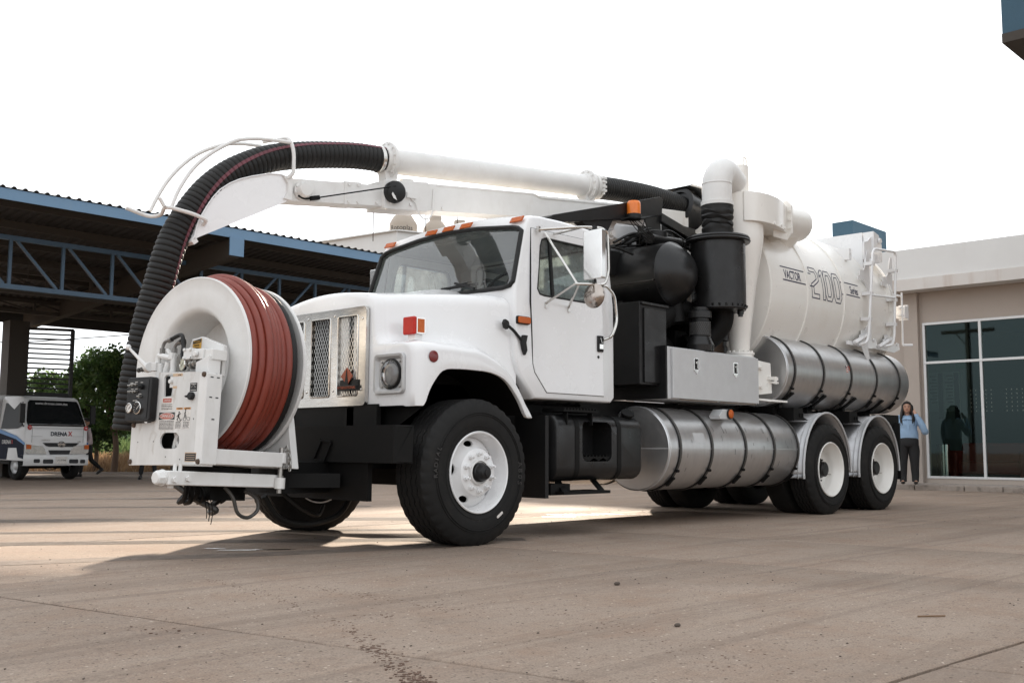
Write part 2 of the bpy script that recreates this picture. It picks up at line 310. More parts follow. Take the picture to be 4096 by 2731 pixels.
def mesh_of(name, b, mats, ang=35, weld=True):
    me = bpy.data.meshes.new(name); me.from_pydata(b.v, [], b.f)
    for m in (mats if isinstance(mats, (list,tuple)) else [mats]): me.materials.append(m)
    if len(set(b.m)) > 1: me.polygons.foreach_set('material_index', b.m)
    bm = bmesh.new(); bm.from_mesh(me)
    if weld: bmesh.ops.remove_doubles(bm, verts=bm.verts, dist=1e-5)
    bmesh.ops.recalc_face_normals(bm, faces=bm.faces); bm.to_mesh(me); bm.free()
    finish(me, ang); return me
def finish(me, ang=35):
    me.polygons.foreach_set('use_smooth', [True]*len(me.polygons))
    me.set_sharp_from_angle(angle=R(ang)); me.update()
def ob(name, b, mats, parent=None, ang=35, bevel=0., seg=2, weld=True):
    me = b if isinstance(b, bpy.types.Mesh) else mesh_of(name, b, mats, ang, weld)
    o = bpy.data.objects.new(name, me); COL.objects.link(o)
    if parent: o.parent = parent
    if bevel:
        md = o.modifiers.new('bevel', 'BEVEL'); md.width = bevel; md.segments = seg; md.limit_method = 'ANGLE'; md.angle_limit = R(40); md.harden_normals = True
    return o
def empty(name, parent=None, loc=(0,0,0), rz=0.):
    o = bpy.data.objects.new(name, None); COL.objects.link(o); o.location = loc; o.rotation_euler = (0,0,rz); o.empty_display_size = .2
    if parent: o.parent = parent
    return o
def tag(o, label=None, cat=None, group=None, kind=None):
    for k, x in (('label',label),('category',cat),('group',group),('kind',kind)):
        if x: o[k] = x
    return o
def dup(o, parent=None, loc=None, rot=None):
    c = o.copy(); COL.objects.link(c); c.parent = parent
    if loc is not None: c.location = loc
    if rot is not None: c.rotation_euler = rot
    for ch in list(o.children): dup(ch, c)
    return c
def cut(o, b, m=None):
    """Boolean difference with the closed mesh in b, baked into o's mesh."""
    me2 = mesh_of('cutter', b, m or o.data.materials[0])
    t = bpy.data.objects.new('cutter', me2); COL.objects.link(t); bpy.context.view_layer.update(); t.matrix_world = o.matrix_world.copy()
    md = o.modifiers.new('cut', 'BOOLEAN'); md.operation = 'DIFFERENCE'; md.object = t; md.solver = 'EXACT'; md.material_mode = 'TRANSFER'
    bpy.context.view_layer.update()
    me = bpy.data.meshes.new_from_object(o.evaluated_get(bpy.context.evaluated_depsgraph_get()))
    o.modifiers.remove(md); old = o.data; nm = old.name; o.data = me; bpy.data.meshes.remove(old); me.name = nm
    bpy.data.objects.remove(t); bpy.data.meshes.remove(me2); finish(me); return o
def text(name, s, size, M, m, parent, ext=.0006, align='CENTER', sx=1., off=0.):
    """Lettering as a thin raised mesh; M maps text x,y,z (z out of the surface) to the world."""
    cu = bpy.data.curves.new(name, 'FONT'); cu.body = s; cu.size = size; cu.extrude = ext; cu.align_x = align; cu.align_y = 'CENTER'; cu.resolution_u = 3; cu.offset = off
    t = bpy.data.objects.new(name, cu); COL.objects.link(t); bpy.context.view_layer.update()
    me = bpy.data.meshes.new_from_object(t.evaluated_get(bpy.context.evaluated_depsgraph_get()))
    bpy.data.objects.remove(t); bpy.data.curves.remove(cu)
    fn = M if callable(M) else (lambda p: M @ p)
    for v in me.vertices: v.co = fn(V((v.co.x*sx, v.co.y, v.co.z)))
    me.materials.clear(); me.materials.append(m)
    o = bpy.data.objects.new(name, me); COL.objects.link(o); o.parent = parent
    return o
def frame(o, x, y):
    """Matrix with origin o and axes x, y (z = x cross y)."""
    x = V(x).normalized(); y = V(y); y = (y - x*x.dot(y)).normalized(); z = x.cross(y)
    return Matrix(((x.x,y.x,z.x,o[0]),(x.y,y.y,z.y,o[1]),(x.z,y.z,z.z,o[2]),(0,0,0,1)))
def rrect(x0, x1, y0, y1, r, n=4):
    """Rounded rectangle, counter-clockwise 2D points."""
    out = []
    for cx, cy, a in ((x1-r,y1-r,0),(x0+r,y1-r,90),(x0+r,y0+r,180),(x1-r,y0+r,270)):
        for i in range(n+1):
            t = R(a+90*i/n); out.append((cx+r*math.cos(t), cy+r*math.sin(t)))
    return out
def spline(pts, n=8, closed=False):
    """Catmull-Rom through points."""
    P = [V(p) for p in pts]; k = len(P); out = []
    for i in range(k if closed else k-1):
        g = lambda j: P[j % k] if closed else P[min(max(j,0),k-1)]
        a,b,c,d = g(i-1),g(i),g(i+1),g(i+2)
        for s_ in range(n):
            t = s_/n; out.append(.5*((2*b)+(c-a)*t+(2*a-5*b+4*c-d)*t*t+(3*b-a-3*c+d)*t**3))
    if not closed: out.append(P[-1])
    return out
def fillet(pts, r, n=5):
    """Polyline with rounded corners (for bent rod)."""
    P = [V(p) for p in pts]; out = [P[0]]
    for i in range(1, len(P)-1):
        a = (P[i-1]-P[i]); b = (P[i+1]-P[i]); d = min(r, a.length*.45, b.length*.45); a = P[i]+a.normalized()*d; b = P[i]+b.normalized()*d
        for k in range(n+1):
            t = k/n; out.append(a*(1-t)**2+P[i]*2*t*(1-t)+b*t*t)
    out.append(P[-1]); return out
def hexbolt(b, p, ax, r=.018, h=.014, stud=0.):
    p = V(p); ax = V(ax).normalized(); b.tube([p, p+ax*h], r, 6)
    if stud: b.tube([p+ax*h, p+ax*(h+stud)], r*.5, 8)
def smooth(x, a, b):
    t = min(1, max(0, (x-a)/(b-a))); return t*t*(3-2*t)
def interp(x, tab):
    if x <= tab[0][0]: return tab[0][1]
    for (a, p), (b, q) in zip(tab, tab[1:]):
        if x <= b: return p+(q-p)*(x-a)/(b-a)
    return tab[-1][1]
# ------------------------------------------------------------------ ground (setting)
def gz(x, y):
    r = math.hypot(x-4, y-1)
    return -.14*smooth(r, 7.5, 17)
RB = [(-10.5,), (-7.34,), (-4.17,), (2.17,)]      # slab rows: y = b - .06 x
def lineB(b, x): return b - .06*x
def lineA(a, y): return a - .175*(y+2)
bed = B(); bed.grid([[(x,y,gz(x,y)-.03) for x in range(-30,31,2)] for y in [-12,-9,-6,-4,-2,0,1,2,3]])
tag(ob('ground_bed', bed, BED), kind='structure')
rows = []
ts = [0,.4,1,2,3,4,5,6,7.5,9,11,13,15,18,22,28,40,60,100,200,500]; xs_ = [-500,-200,-100,-60,-40,-25,-15,-10,-7,-4,-2,0,2,4,6,8,9,10,11,12,13,14,15,16,18,20,24,30,40,60,100,200,500]
far_b = 2.176
ts = ts
for t in ts: rows.append([(x, lineB(far_b, x)+t, gz(x, lineB(far_b, x)+t)) for x in xs_])
ground = tag(ob('ground', B().grid(rows), CONC, ang=180), kind='structure')
sub = B(); sub.add([(-500,-500,-.035),(500,-500,-.035),(500,-10,-.035),(-500,-10,-.035)], [(0,1,2,3)])
ob('outer_apron', sub, CONC, ground)
def slab(a0, a1, b0, b1, g0, g1, h0, h1):
    """One concrete slab between two crosswise and two lengthwise joints, with slightly ragged edges."""
    def pt(a, b):
        x = a
        for _ in range(4): y = lineB(b, x); x = lineA(a, y)
        return V((x, lineB(b, x), 0))
    c = [pt(a0,b0), pt(a1,b0), pt(a1,b1), pt(a0,b1)]; gaps = [h0, g1, h1, g0]; top = []
    for i in range(4):
        p, q = c[i], c[(i+1) % 4]; d = (q-p).normalized(); nrm = V((-d.y, d.x, 0)); n = max(4, int((q-p).length/.16))
        for k in range(n):
            g = gaps[i] if 0 < k else max(gaps[i], gaps[i-1])
            top.append(p+(q-p)*(k/n)+nrm*(g*.5+abs(rnd.gauss(0, .0035) if g > .006 else 0))+d*(g*.5 if k == 0 else 0))
    b = B(); n = len(top); f = lambda p, ins, z: (p.x, p.y, gz(p.x, p.y)+z)
    cen = sum(top, V())/n
    inner = [p+(cen-p).normalized()*.012 for p in top]
    cz_ = (cen.x, cen.y, gz(cen.x,cen.y))
    b.add([f(p,0,0) for p in inner]+[f(p,0,-.006) for p in top]+[f(p,0,-.028) for p in top],
          [tuple(range(n))]+[(i,n+i,n+(i+1)%n,(i+1)%n) for i in range(n)]+[(n+i,2*n+i,2*n+(i+1)%n,n+(i+1)%n) for i in range(n)])
    return ob('concrete_slab', b, CONC, ground, ang=60)
A1 = [-13.6,-10.1,-6.62,-3.12,.38,2.15,5.4,8.7,12.6,16.2]; W1 = [.01,.01,.012,.018,.013,.004,.004,.004,.006,.01]
for i in range(9):
    if A1[i] < 2.1: slab(A1[i], A1[i+1], -4.17, 2.17, W1[i], W1[i+1], .020, .004)
    else:
        slab(A1[i], A1[i+1], -4.17, -1.0, W1[i], W1[i+1], .020, .009); slab(A1[i], A1[i+1], -1.0, 2.17, W1[i], W1[i+1], .009, .004)
A2 = [-12.7,-9.2,-5.72,-2.22,1.28,4.8,8.3,11.8,15.3]
for i in range(8): slab(A2[i], A2[i+1], -7.34, -4.17, .014, .014, .014, .020); slab(A2[i], A2[i+1], -10.5, -7.34, .014, .014, .014, .014)

# ------------------------------------------------------------------ the vacuum truck
truck = empty('vacuum_truck')
tag(truck, 'big white vacuum tanker truck with red hose reel on its front bumper', 'truck')
CY = 1.13                                             # the truck's middle line
# wheels
def tyre_bm(r, w_, ri, tread=True, n=240):
    b = B(); h = w_/2
    prof = [(ri,.03),(ri+.012,.005),(ri+.05,-.012),(r-.13,-.016),(r-.07,-.006),(r-.03,.012),(r-.008,.028)]
    body = [(rr, y) for rr, y in prof]
    cols = []
    if tread:
        k = 5; y0 = .034; span = w_-2*y0
        for i in range(k):
            a = y0+span*i/k; c = y0+span*(i+1)/k
            cols += [(r,a+.006),(r+.002,(a+c)/2),(r,c-.006)]
            if i < k-1: cols += [(r-.013,c-.003),(r-.013,c+.003)]
    mid = cols or [(r,w_*.3),(r,w_*.7)]
    full = body+mid+[(rr, w_-y) for rr, y in reversed(body)]
    nb = len(body)
    def mod(i, a, rr, y):
        j = i-nb; k = int(round(a*n/(2*PI)))
        if tread and 0 <= j < len(mid):
            y = y+.005*(1 if k % 6 < 3 else -1)
            if k % 6 == 0 and j % 5 == 1: rr -= .006
        if i in (nb-1, len(full)-nb) and k % 6 in (0,1): rr -= .007
        if i in (nb-2, len(full)-nb+1) and k % 6 in (0,1): rr -= .003
        return rr, y
    b.lathe(full, (0,0,0), (0,1,0), n, ref=(1,0,0), mod=mod)
    # raised rings of the sidewall
    for rr, d in ((ri+.055,.0135),(r-.115,.0185),(r-.10,.0165)):
        b.lathe([(rr-.004,-d+.004),(rr-.002,-d-.0015),(rr+.002,-d-.0015),(rr+.004,-d+.004)], (0,0,0), (0,1,0), 64)
    return b
def sideword(parent, s, r, a0, size, m, ydir=-.0165, step=None):
    """Raised letters set round a tyre."""
    for i, ch in enumerate(s):
        a = a0-(step or size*.78/r)*(i-(len(s)-1)/2)
        M = frame((r*math.cos(a), ydir, r*math.sin(a)), (math.sin(a),0,-math.cos(a)), (math.cos(a),0,math.sin(a)))
        if ch != ' ': text('tyre_letter', ch, size, M, m, parent, ext=.0025)
LETTER = mat('raised_tyre_rubber', (.045,.042,.040), .55)
def front_wheel(y, near):
    wh = empty('front_wheel', truck, (0, y, .53), 0 if near else PI)
    ty = ob('tyre', tyre_bm(.535, .34, .285), TYRE, wh, ang=28)
    b = B()
    b.lathe([(.286,.02),(.298,.004),(.300,-.006),(.294,-.012),(.284,-.008),(.278,.010),(.268,.05),(.258,.105),(.250,.14),(.262,.20),(.286,.30),(.300,.335),(.286,.335)], (0,0,0), (0,1,0), 72)
    rim = ob('rim', b, WHITE, wh)
    d = B(); d.lathe([(.256,.115),(.245,.098),(.215,.072),(.195,.055),(.18,.030),(.172,.014),(.160,.008),(.092,.008),(.092,.03),(.16,.03),(.185,.06),(.225,.10),(.25,.13)], (0,0,0), (0,1,0), 80, close=True)
    disc = ob('wheel_disc', d, WHITE, wh)
    c = B()
    for k in range(5):
        a = R(90+12+72*k); u = V((math.cos(a),0,math.sin(a))); t = V((-math.sin(a),0,math.cos(a))); o = u*.212
        pts = [o+t*(.044*math.cos(q))+u*(.021*math.sin(q))+V((0,-.05,0)) for q in [2*PI*i/16 for i in range(16)]]
        c.prism(pts, (0,.25,0))
    cut(disc, c)
    for k in range(10):
        a = R(18+36*k); p = V((.135*math.cos(a), .008, .135*math.sin(a)))
        n_ = B(); n_.tube([p, p+V((0,-.008,0))], .021, 14); hexbolt(n_, p+V((0,-.008,0)), (0,-1,0), .0175, .018, .022)
        ob('wheel_nut', n_, WHITE, wh)
    h = B(); h.lathe([(.10,.02),(.092,-.012),(.084,-.016),(.080,.0),(.07,.0)], (0,0,0), (0,1,0), 32); ob('hub_flange', h, WDULL, wh)
    h = B(); h.lathe([(.071,.01),(.070,-.022),(.062,-.030),(.058,-.058),(.046,-.078),(.028,-.084),(.026,-.094),(.0,-.096)], (0,0,0), (0,1,0), 24); ob('hub_cap', h, BLACKP, wh, ang=30)
    bk = B(); bk.lathe([(.25,.14),(.24,.16),(.0,.16)], (0,0,0), (0,1,0), 24); bk.lathe([(.284,.334),(.27,.32),(.0,.31)], (0,0,0), (0,1,0), 24); ob('brake_drum', bk, CHASSIS, wh)
    if near:
        sideword(wh, 'A805', .42, R(-2), .06, LETTER)
        sideword(wh, 'RADIAL', .44, R(170), .05, LETTER); sideword(wh, 'TUBELESS', .345, R(-95), .018, LETTER, -.0125)
        a = R(-57); M = frame((.375*math.cos(a), -.0145, .375*math.sin(a)), (-math.sin(a),0,math.cos(a)), (-math.cos(a),0,-math.sin(a)))
        b = B(M); b.prism([(x,y_,.001) for x,y_ in rrect(-.036,.036,-.010,.010,.009)], (0,0,.001)); st = ob('tyre_sticker', b, PAPER, wh)
    return wh
front_wheel(0.0, True); front_wheel(2.26, False)
WB1, WB2 = 5.481, 6.801
def rear_wheel(x, y, near):
    wh = empty('rear_wheel', truck, (x, y, .495), 0 if near else PI)
    ob('tyre', tyre_bm(.50, .27, .288, tread=True, n=180), TYRE, wh, ang=28)
    t2 = B(); t2.T = Matrix.Translation((0,.315,0)); s = tyre_bm(.50, .27, .288, tread=False, n=48); t2.add(s.v, s.f); ob('inner_tyre', t2, TYRE, wh, ang=28)
    b = B(); b.lathe([(.288,.018),(.299,.004),(.302,-.006),(.296,-.013),(.287,-.010),(.281,.008),(.272,.03),(.262,.07),(.252,.085),(.246,.12),(.240,.165),(.225,.185),(.20,.195),(.125,.20),(.12,.215),(.0,.215)], (0,0,0), (0,1,0), 64)
    ob('rim', b, CREAM, wh)
    h = B(); h.lathe([(.105,.21),(.10,.12),(.085,.112),(.083,.07),(.07,.06),(.0,.06)], (0,0,0), (0,1,0), 28); ob('hub', h, BLACKP, wh)
    for k in range(10):
        a = R(36*k+9); n_ = B(); hexbolt(n_, (.142*math.cos(a), .2, .142*math.sin(a)), (0,-1,0), .019, .03, .025); ob('wheel_nut', n_, BLACKP, wh)
    v = B(); v.tube([(.20,.18,-.06),(.205,.10,-.062)], .006, 6); ob('valve_stem', v, STEEL, wh)
for x in (WB1, WB2): rear_wheel(x, 0.0, True); rear_wheel(x, 2.26, False)

# chassis
b = B()
for y in (.72, 1.46): b.box(-.6, 9.0, y, y+.08, .72, 1.0)
for x in (-.4,.9,2.2,3.4,4.4,5.4,6.9,7.6): b.box(x, x+.1, .8, 1.46, .74, .96)
b.cyl((0,.3,.53),(0,1.96,.53),.07); b.box(-.12,.12,.55,1.7,.42,.56)
for x in (WB1, WB2): b.cyl((x,.3,.5),(x,1.96,.5),.1); b.sph((x,CY,.52),.24,14)
for y in (.62,1.56):
    for k in range(3): b.box(-.62+.1*k, .66-.1*k, y, y+.09, .60-.02*k, .617-.02*k)
    b.box(5.0, 7.3, y, y+.09, .62, .74)
b.cyl((.8,CY,.62),(5.3,CY,.60),.06)
b.box(-.55,.75,.55,1.72,.55,1.2); b.box(.6,1.9,.45,1.85,.72,1.07); b.box(1.9,4.7,.62,1.7,.95,1.16); b.box(4.6,7.6,.62,1.66,1.0,1.18)
b.box(2.6,4.6,1.7,2.1,.45,.95)
b.box(-.54,.60,.56,1.70,1.0,1.60)
ob('chassis_frame', b, CHASSIS, truck)
b = B(); b.box(-.80,-.785,.02,2.24,.60,.86); b.box(-.80,-.62,.02,2.24,.845,.86); b.box(-.80,-.62,.02,2.24,.60,.615); b.box(-.8,-.62,.02,.032,.6,.86); b.box(-.8,-.62,2.228,2.24,.6,.86)
bump = ob('front_bumper', b, CHASSIS, truck, bevel=.004)
b = B()
b.box(-.76,-.72,.34,1.95,.33,.60); ob('lower_valance', b, CHASSIS, bump)
for y in (.80, 1.46):
    b = B(); b.bar((-.806,y-.09,.74),(-.806,y+.0,.60),.02,.012,up=(1,0,0)); b.bar((-.806,y+.03,.76),(-.806,y+.12,.62),.02,.012,up=(1,0,0)); b.bar((-.806,y-.09,.745),(-.806,y+.03,.755),.012,.012); b.bar((-.806,y,.605),(-.806,y+.12,.62),.012,.012); ob('step_bracket', b, CHASSIS, bump)
    b = B(); b.tube(spline([(-.83,y+.02,.60),(-.84,y+.03,.53),(-.85,y+.0,.48),(-.85,y-.05,.47),(-.85,y-.07,.51)],5), .02, 8); ob('tow_hook', b, CHASSIS, bump)
b = B(); b.box(-.60,-.56,.45,1.81,.86,1.02); ob('radiator_support', b, CHASSIS, truck)

# hood with fenders
zcT = [(-.62,1.455),(-.5,1.475),(-.226,1.475),(.008,1.466),(.10,1.448),(.19,1.418),(.303,1.356),(.405,1.274),(.496,1.163),(.545,1.09),(.576,1.04),(.61,.96)]
zlT = [(-.505,1.0),(-.49,1.02),(-.48,1.04),(-.46,1.094),(-.43,1.15),(-.396,1.195),(-.37,1.228),(-.341,1.251),(-.31,1.266),(-.274,1.274),(-.137,1.28),(.076,1.277),(.15,1.270),(.223,1.255),(.275,1.238),(.324,1.213),(.37,1.175),(.413,1.130),(.455,1.083),(.491,1.034),(.52,.985),(.544,.948),(.56,.94),(.61,.94)]
yoT = [(-.62,.150),(-.615,.118),(-.60,.092),(-.575,.072),(-.54,.058),(-.5,.05),(-.4,.042),(0,.035),(.61,.035)]
ywT = [(-.62,.575),(-.615,.550),(-.60,.530),(-.56,.508),(-.3,.425),(0,.345),(.3,.272),(.61,.215)]
zsT = [(-.62,1.795),(-.615,1.812),(-.60,1.826),(-.57,1.84),(-.4,1.852),(.066,1.893),(.44,1.920),(.54,1.915),(.61,1.885)]
def hood_col(x):
    zc, zl, yo, yw, zs = (interp(x, t) for t in (zcT, zlT, yoT, ywT, zsT))
    pts = []
    bumpz = .055*smooth(x,-.1,.45)
    for k in range(9):
        u = k/8; y = CY+(yw+.10-CY)*u; edge = 1-u*u
        pts.append((y, zs+.052*edge+bumpz*smooth(1-u,.42,.70)))
    for k in range(1,7):
        a = R(90*k/6); pts.append((yw+.10-.10*math.sin(a), zs-.11+.11*math.cos(a)))
    zb = min(zs-.2, zc+.115)
    for k in range(1,5): pts.append((yw-.012*k/4, zs-.11+(zb-(zs-.11))*k/4))
    r_ = max(.02, min(.10, yw-.012-yo-.03))
    for k in range(1,7):
        a = R(90*k/6); pts.append((yw-.012-r_*(1-math.cos(a)), zb-(zb-zc)*math.sin(a)))
    r2 = max(.02, min(.085, (zc-zl)*.55)); y1 = yw-.012-r_
    pts.append(((y1+yo+r2)/2 if y1 > yo+r2 else y1-.001, zc-.004))
    for k in range(0,7):
        a = R(90*k/6); pts.append((yo+r2-r2*math.sin(a), zc-.008-r2+r2*math.cos(a)))
    for k in range(1,5): pts.append((yo-.004*math.sin(PI*k/4), zc-.008-r2+(zl-zc+.008+r2)*k/4))
    pts.append((yo+.012, zl-.004)); pts.append((yo+.035, zl+.004))
    xm = x if x > -.5 else -.5+(x+.5)*.625            # squeeze the rounded nose
    return [(xm, y, z) for y, z in pts]
hx = [-.62,-.617,-.612,-.605,-.595,-.58,-.56,-.535,-.512,-.502,-.494,-.487,-.48,-.47,-.455,-.435,-.412,-.39,-.36,-.33,-.29,-.24,-.18,-.1,0,.08,.15,.21,.26,.30,.335,.37,.40,.43,.46,.485,.51,.53,.55,.57,.59,.605]
nr = [hood_col(x) for x in hx]
fullrows = [[(x,2*CY-y,z) for x,y,z in reversed(r[1:])]+r for r in nr]
b = B(); b.grid(fullrows); n0 = len(fullrows[0]); 
near0 = nr[0]; b.grid([[p, (p[0], 2*CY-p[1], p[2])] for p in near0])
hood = ob('hood', b, WHITE, truck, ang=55)
for sgn in (1,-1):                                   # black wheel well liners
    b = B(); Y = (lambda y: y) if sgn > 0 else (lambda y: 2*CY-y)
    b.grid([[(x, Y(y), interp(x, zlT)+.012) for y in (.07,.55)] for x in [-.5,-.48,-.46,-.43,-.396,-.341,-.274,-.137,.076,.223,.324,.413,.491,.544]])
    b.grid([[(x, Y(.55), z) for z in (.6,interp(x, zlT)+.012)] for x in [-.5,-.48,-.46,-.43,-.396,-.341,-.274,-.137,.076,.223,.324,.413,.491,.544]])
    b.add([(-.5,Y(.07),1.01),(-.5,Y(.55),1.01),(-.5,Y(.55),.75),(-.5,Y(.07),.99)], [(0,1,2,3)])
    ob('wheel_well', b, CHASSIS, truck)
# grille
gx = -.612
b = B(); b.prism([(gx,y,z) for y,z in rrect(.575,2*CY-.575,1.012,1.748,.035)], (.03,0,0))
gf = ob('grille_frame', b, STEEL, hood)
op = [(.668,.912),(1.008,1.252),(1.348,1.592)]
c = B()
for y0,y1 in op: c.prism([(gx-.05,y,z) for y,z in rrect(y0,y1,1.085,1.688,.02)], (.2,0,0))
cut(gf, c)
b = B(); b.add([(-.577,.58,1.03),(-.577,1.68,1.03),(-.577,1.68,1.73),(-.577,.58,1.73)], [(0,1,2,3)]); ob('radiator_screen', b, CHASSIS, hood)
b = B()
for y0,y1 in op[:1]:
    b.box(-.592,-.582,y0+.01,y0+.075,1.09,1.68); b.box(-.592,-.582,y0+.135,y1-.0,1.09,1.68)
ob('white_backing_strip', b, WDULL, hood)
for y0,y1 in op:                                     # diamond mesh and raised lip of each opening
    b = B(); z0, z1 = 1.087, 1.686; dy, dz = .0325, .062
    ny = int(round((y1-y0)/dy)); dy = (y1-y0)/ny; nz = int(round((z1-z0)/dz)); dz = (z1-z0)/nz
    for i in range(ny+1):
        for s_ in (1,-1):
            pts = [(-.600, min(y1,max(y0, y0+dy*i+s_*(dy/2 if k % 2 else 0))), z0+dz*k/2) for k in range(nz*2+1)]
            if (i == 0 and s_ < 0) or (i == ny and s_ > 0): continue
            b.tube(pts, .0021, 4)
    ob('grille_mesh', b, CHROME, hood, weld=False)
    b = B(); b.tube([(gx-.002,y,z) for y,z in rrect(y0,y1,1.085,1.688,.02,3)], .006, 6, closed=True); ob('opening_lip', b, STEEL, hood)
b = B()
for y,z in ((.62,1.655),(.96,1.70),(.625,1.13),(.96,1.13),(1.30,1.7),(1.30,1.13),(1.64,1.65),(1.64,1.13)): b.sph((gx-.002,y,z),.011,8,(.5,1,1))
ob('grille_screws', b, CHROME, hood)
EMB = mat('faded_orange_badge', (.34,.085,.04), .5, col2=(.28,.07,.035), sc=20)
b = B(); b.box(-.668,-.655,.575,.79,1.155,1.205); ob('badge_bracket', b, PLASTIC, hood).location = (.045,.072,0)
b = B(); b.box(-.685,-.655,.578,.805,1.125,1.165); ob('name_badge', b, PLASTIC, hood, bevel=.003).location = (.045,.072,0)
text('badge_lettering', 'INTERNATIONAL', .029, frame((-.6865,.689,1.145),(0,-1,0),(0,0,1)), EMB, hood, ext=.001, sx=.98).location = (.045,.072,0)
b = B(); b.prism([(-.672,.695,1.298),(-.672,.625,1.232),(-.672,.690,1.165),(-.672,.770,1.232)], (-.008,0,0)); ob('diamond_badge', b, EMB, hood, bevel=.003).location = (.045,.072,0)
b = B(); b.prism([(-.681,.695,1.285),(-.681,.672,1.165),(-.681,.716,1.165)], (-.002,0,0)); ob('badge_road', b, PLASTIC, hood).location = (.045,.072,0)
# headlights
def headlight(sgn):
    Y = (lambda y: y) if sgn > 0 else (lambda y: 2*CY-y)
    hl = empty('headlight', truck, (.046, sgn*.055, 0))
    b = B(); o = rrect(.108,.442,1.088,1.378,.035,5); i1 = rrect(.128,.422,1.108,1.358,.028,5); i2 = rrect(.150,.400,1.130,1.336,.022,5)
    lv = [(-.619,o),(-.640,o),(-.648,[(y*.97+.275*.03,z*.97+1.233*.03) for y,z in o]),(-.646,i1),(-.624,i2)]
    b.grid([[(x,Y(y),z) for y,z in ring] for x,ring in lv], True); b.add([(-.624,Y(y),z) for y,z in i2], [tuple(range(len(i2)))])
    ob('headlight_bezel', b, MATS['silver_bezel'], hl)
    b = B(); b.lathe([(.112,0),(.110,-.014),(.101,-.016),(.098,-.008)], (-.624,Y(.262),1.230), (1,0,0), 36); ob('retaining_ring', b, PLASTIC, hl)
    b = B(); b.lathe([(.100,-.012),(.09,.006),(.06,.02),(.03,.028),(0,.03)], (-.636,Y(.262),1.230), (1,0,0), 32); ob('reflector_bowl', b, CHROME, hl)
    b = B(); b.lathe([(.100,-.012),(.088,-.024),(.06,-.034),(.03,-.039),(0,-.041)], (-.630,Y(.262),1.230), (1,0,0), 36); ob('lens', b, MATS['lamp_glass'], hl)
    b = B()
    for y,z in ((.165,1.318),(.365,1.318),(.165,1.14),(.365,1.14)): b.sph((-.628,Y(y),z),.009,8)
    ob('bezel_screws', b, BOLT, hl)
mat('silver_bezel', (.50,.50,.50), .45, .4, col2=(.42,.42,.42), sc=20)
headlight(1); headlight(-1)
def fender_lamp(sgn):
    Y = (lambda y: y) if sgn > 0 else (lambda y: 2*CY-y)
    ts_ = empty('turn_signal', truck)
    b = B(); b.box(-.425,-.335,*sorted((Y(.225),Y(.345))),1.528,1.652); ob('lamp_housing', b, CHROME, ts_, bevel=.004)
    b = B(); b.box(-.455,-.425,*sorted((Y(.220),Y(.350))),1.524,1.656); ob('red_lens', b, RED, ts_, bevel=.012)
    b = B(); y_ = Y(.2235); b.box(-.415,-.350,*sorted((y_, y_+sgn*.002)),1.54,1.64); ob('amber_side_lens', b, ORANGE, ts_)
    b = B(); b.box(-.42,-.35,*sorted((Y(.25),Y(.33))),1.485,1.53); ob('lamp_foot', b, WHITE, ts_)
fender_lamp(1); fender_lamp(-1)
b = B(); b.lathe([(.043,0),(.041,-.007),(.036,-.009),(.0,-.010)], (-.425,.040,1.352), (0,1,0), 24); b.sph((-.425,.030,1.352),.005,6); ob('round_reflector', b, DRED, hood)
b = B()                                             # rubber hood latch
b.prism([(x,.205,z) for x,z in ((.438,1.685),(.455,1.715),(.49,1.70),(.502,1.665),(.48,1.635),(.452,1.645))], (0,-.03,0))
b.tube(spline([(.475,.185,1.672),(.53,.165,1.63),(.575,.158,1.59),(.625,.150,1.545)],6), .013, 8)
b.prism([(x,.165,z) for x,z in ((.605,1.55),(.625,1.60),(.672,1.60),(.655,1.54),(.668,1.48),(.645,1.44),(.62,1.49))], (0,-.028,0))
ob('hood_latch', b, PLASTIC, hood, bevel=.003)
# cab
def tum(z): return .085*max(0., z-1.9)               # the cab narrows above the waist
prof = [(.60,1.30),(.78,1.10),(1.78,1.10),(1.825,1.14),(1.83,1.95),(1.80,2.45),(1.76,2.56),(1.66,2.605),(1.2,2.625),(.93,2.622),(.83,2.612),(.775,2.592),(.752,2.560),(.733,2.522),(.70,2.44),(.56,2.0),(.555,1.8),(.56,1.42)]
pc = V((1.15,1.85))
rows = []
for y, ins in ((.170,.026),(.174,.013),(.184,.004),(.205,0),(.32,0),(.5,0),(.75,0),(CY,0)):
    row = []
    for x, z in prof:
        d = (pc-V((x,z))).normalized()*ins; zz = z+d.y; xx = x+d.x
        if zz > 2.5: zz += .065*(1-((y-CY)/.96)**2)*smooth(zz,2.5,2.58)
        front = smooth(1.0-xx,.2,.42)*.05*(1-((y-CY)/.96)**2)     # windscreen side bows forward a little
        row.append((xx-front*.6, y+tum(zz)*(1-(y-.17)/.96), zz))
    rows.append(row)
rows = rows + [[(x,2*CY-y,z) for x,y,z in r] for r in reversed(rows[:-1])]
b = B(); b.grid(rows, True); n = len(prof); b.add(rows[0], [tuple(range(n))]); b.add(rows[-1], [tuple(range(n))])
cab = ob('cab', b, WHITE, truck, ang=40)
c = B(); c.prism([(x,.24,z) for x,z in ((.72,1.2),(1.74,1.2),(1.75,1.95),(1.72,2.46),(1.62,2.53),(.86,2.54),(.79,2.48),(.64,2.0),(.66,1.7))], (0,2*CY-.48,0))
cut(cab, c, GREYIN)
def wsx(z): return .56+.32*(z-2.0)
wso = [(.165,2.06),(.160,2.16),(.172,2.30),(.192,2.415),(.225,2.465),(.29,2.497),(.363,2.513),(.75,2.556),(CY,2.572)]
wso = [(max(y, .192+tum(z)), z) for y, z in [(.300,1.985),(.225,2.0),(.19,2.03)] + wso]
wfull = wso + [(2*CY-y,z) for y,z in reversed(wso[:-1])]
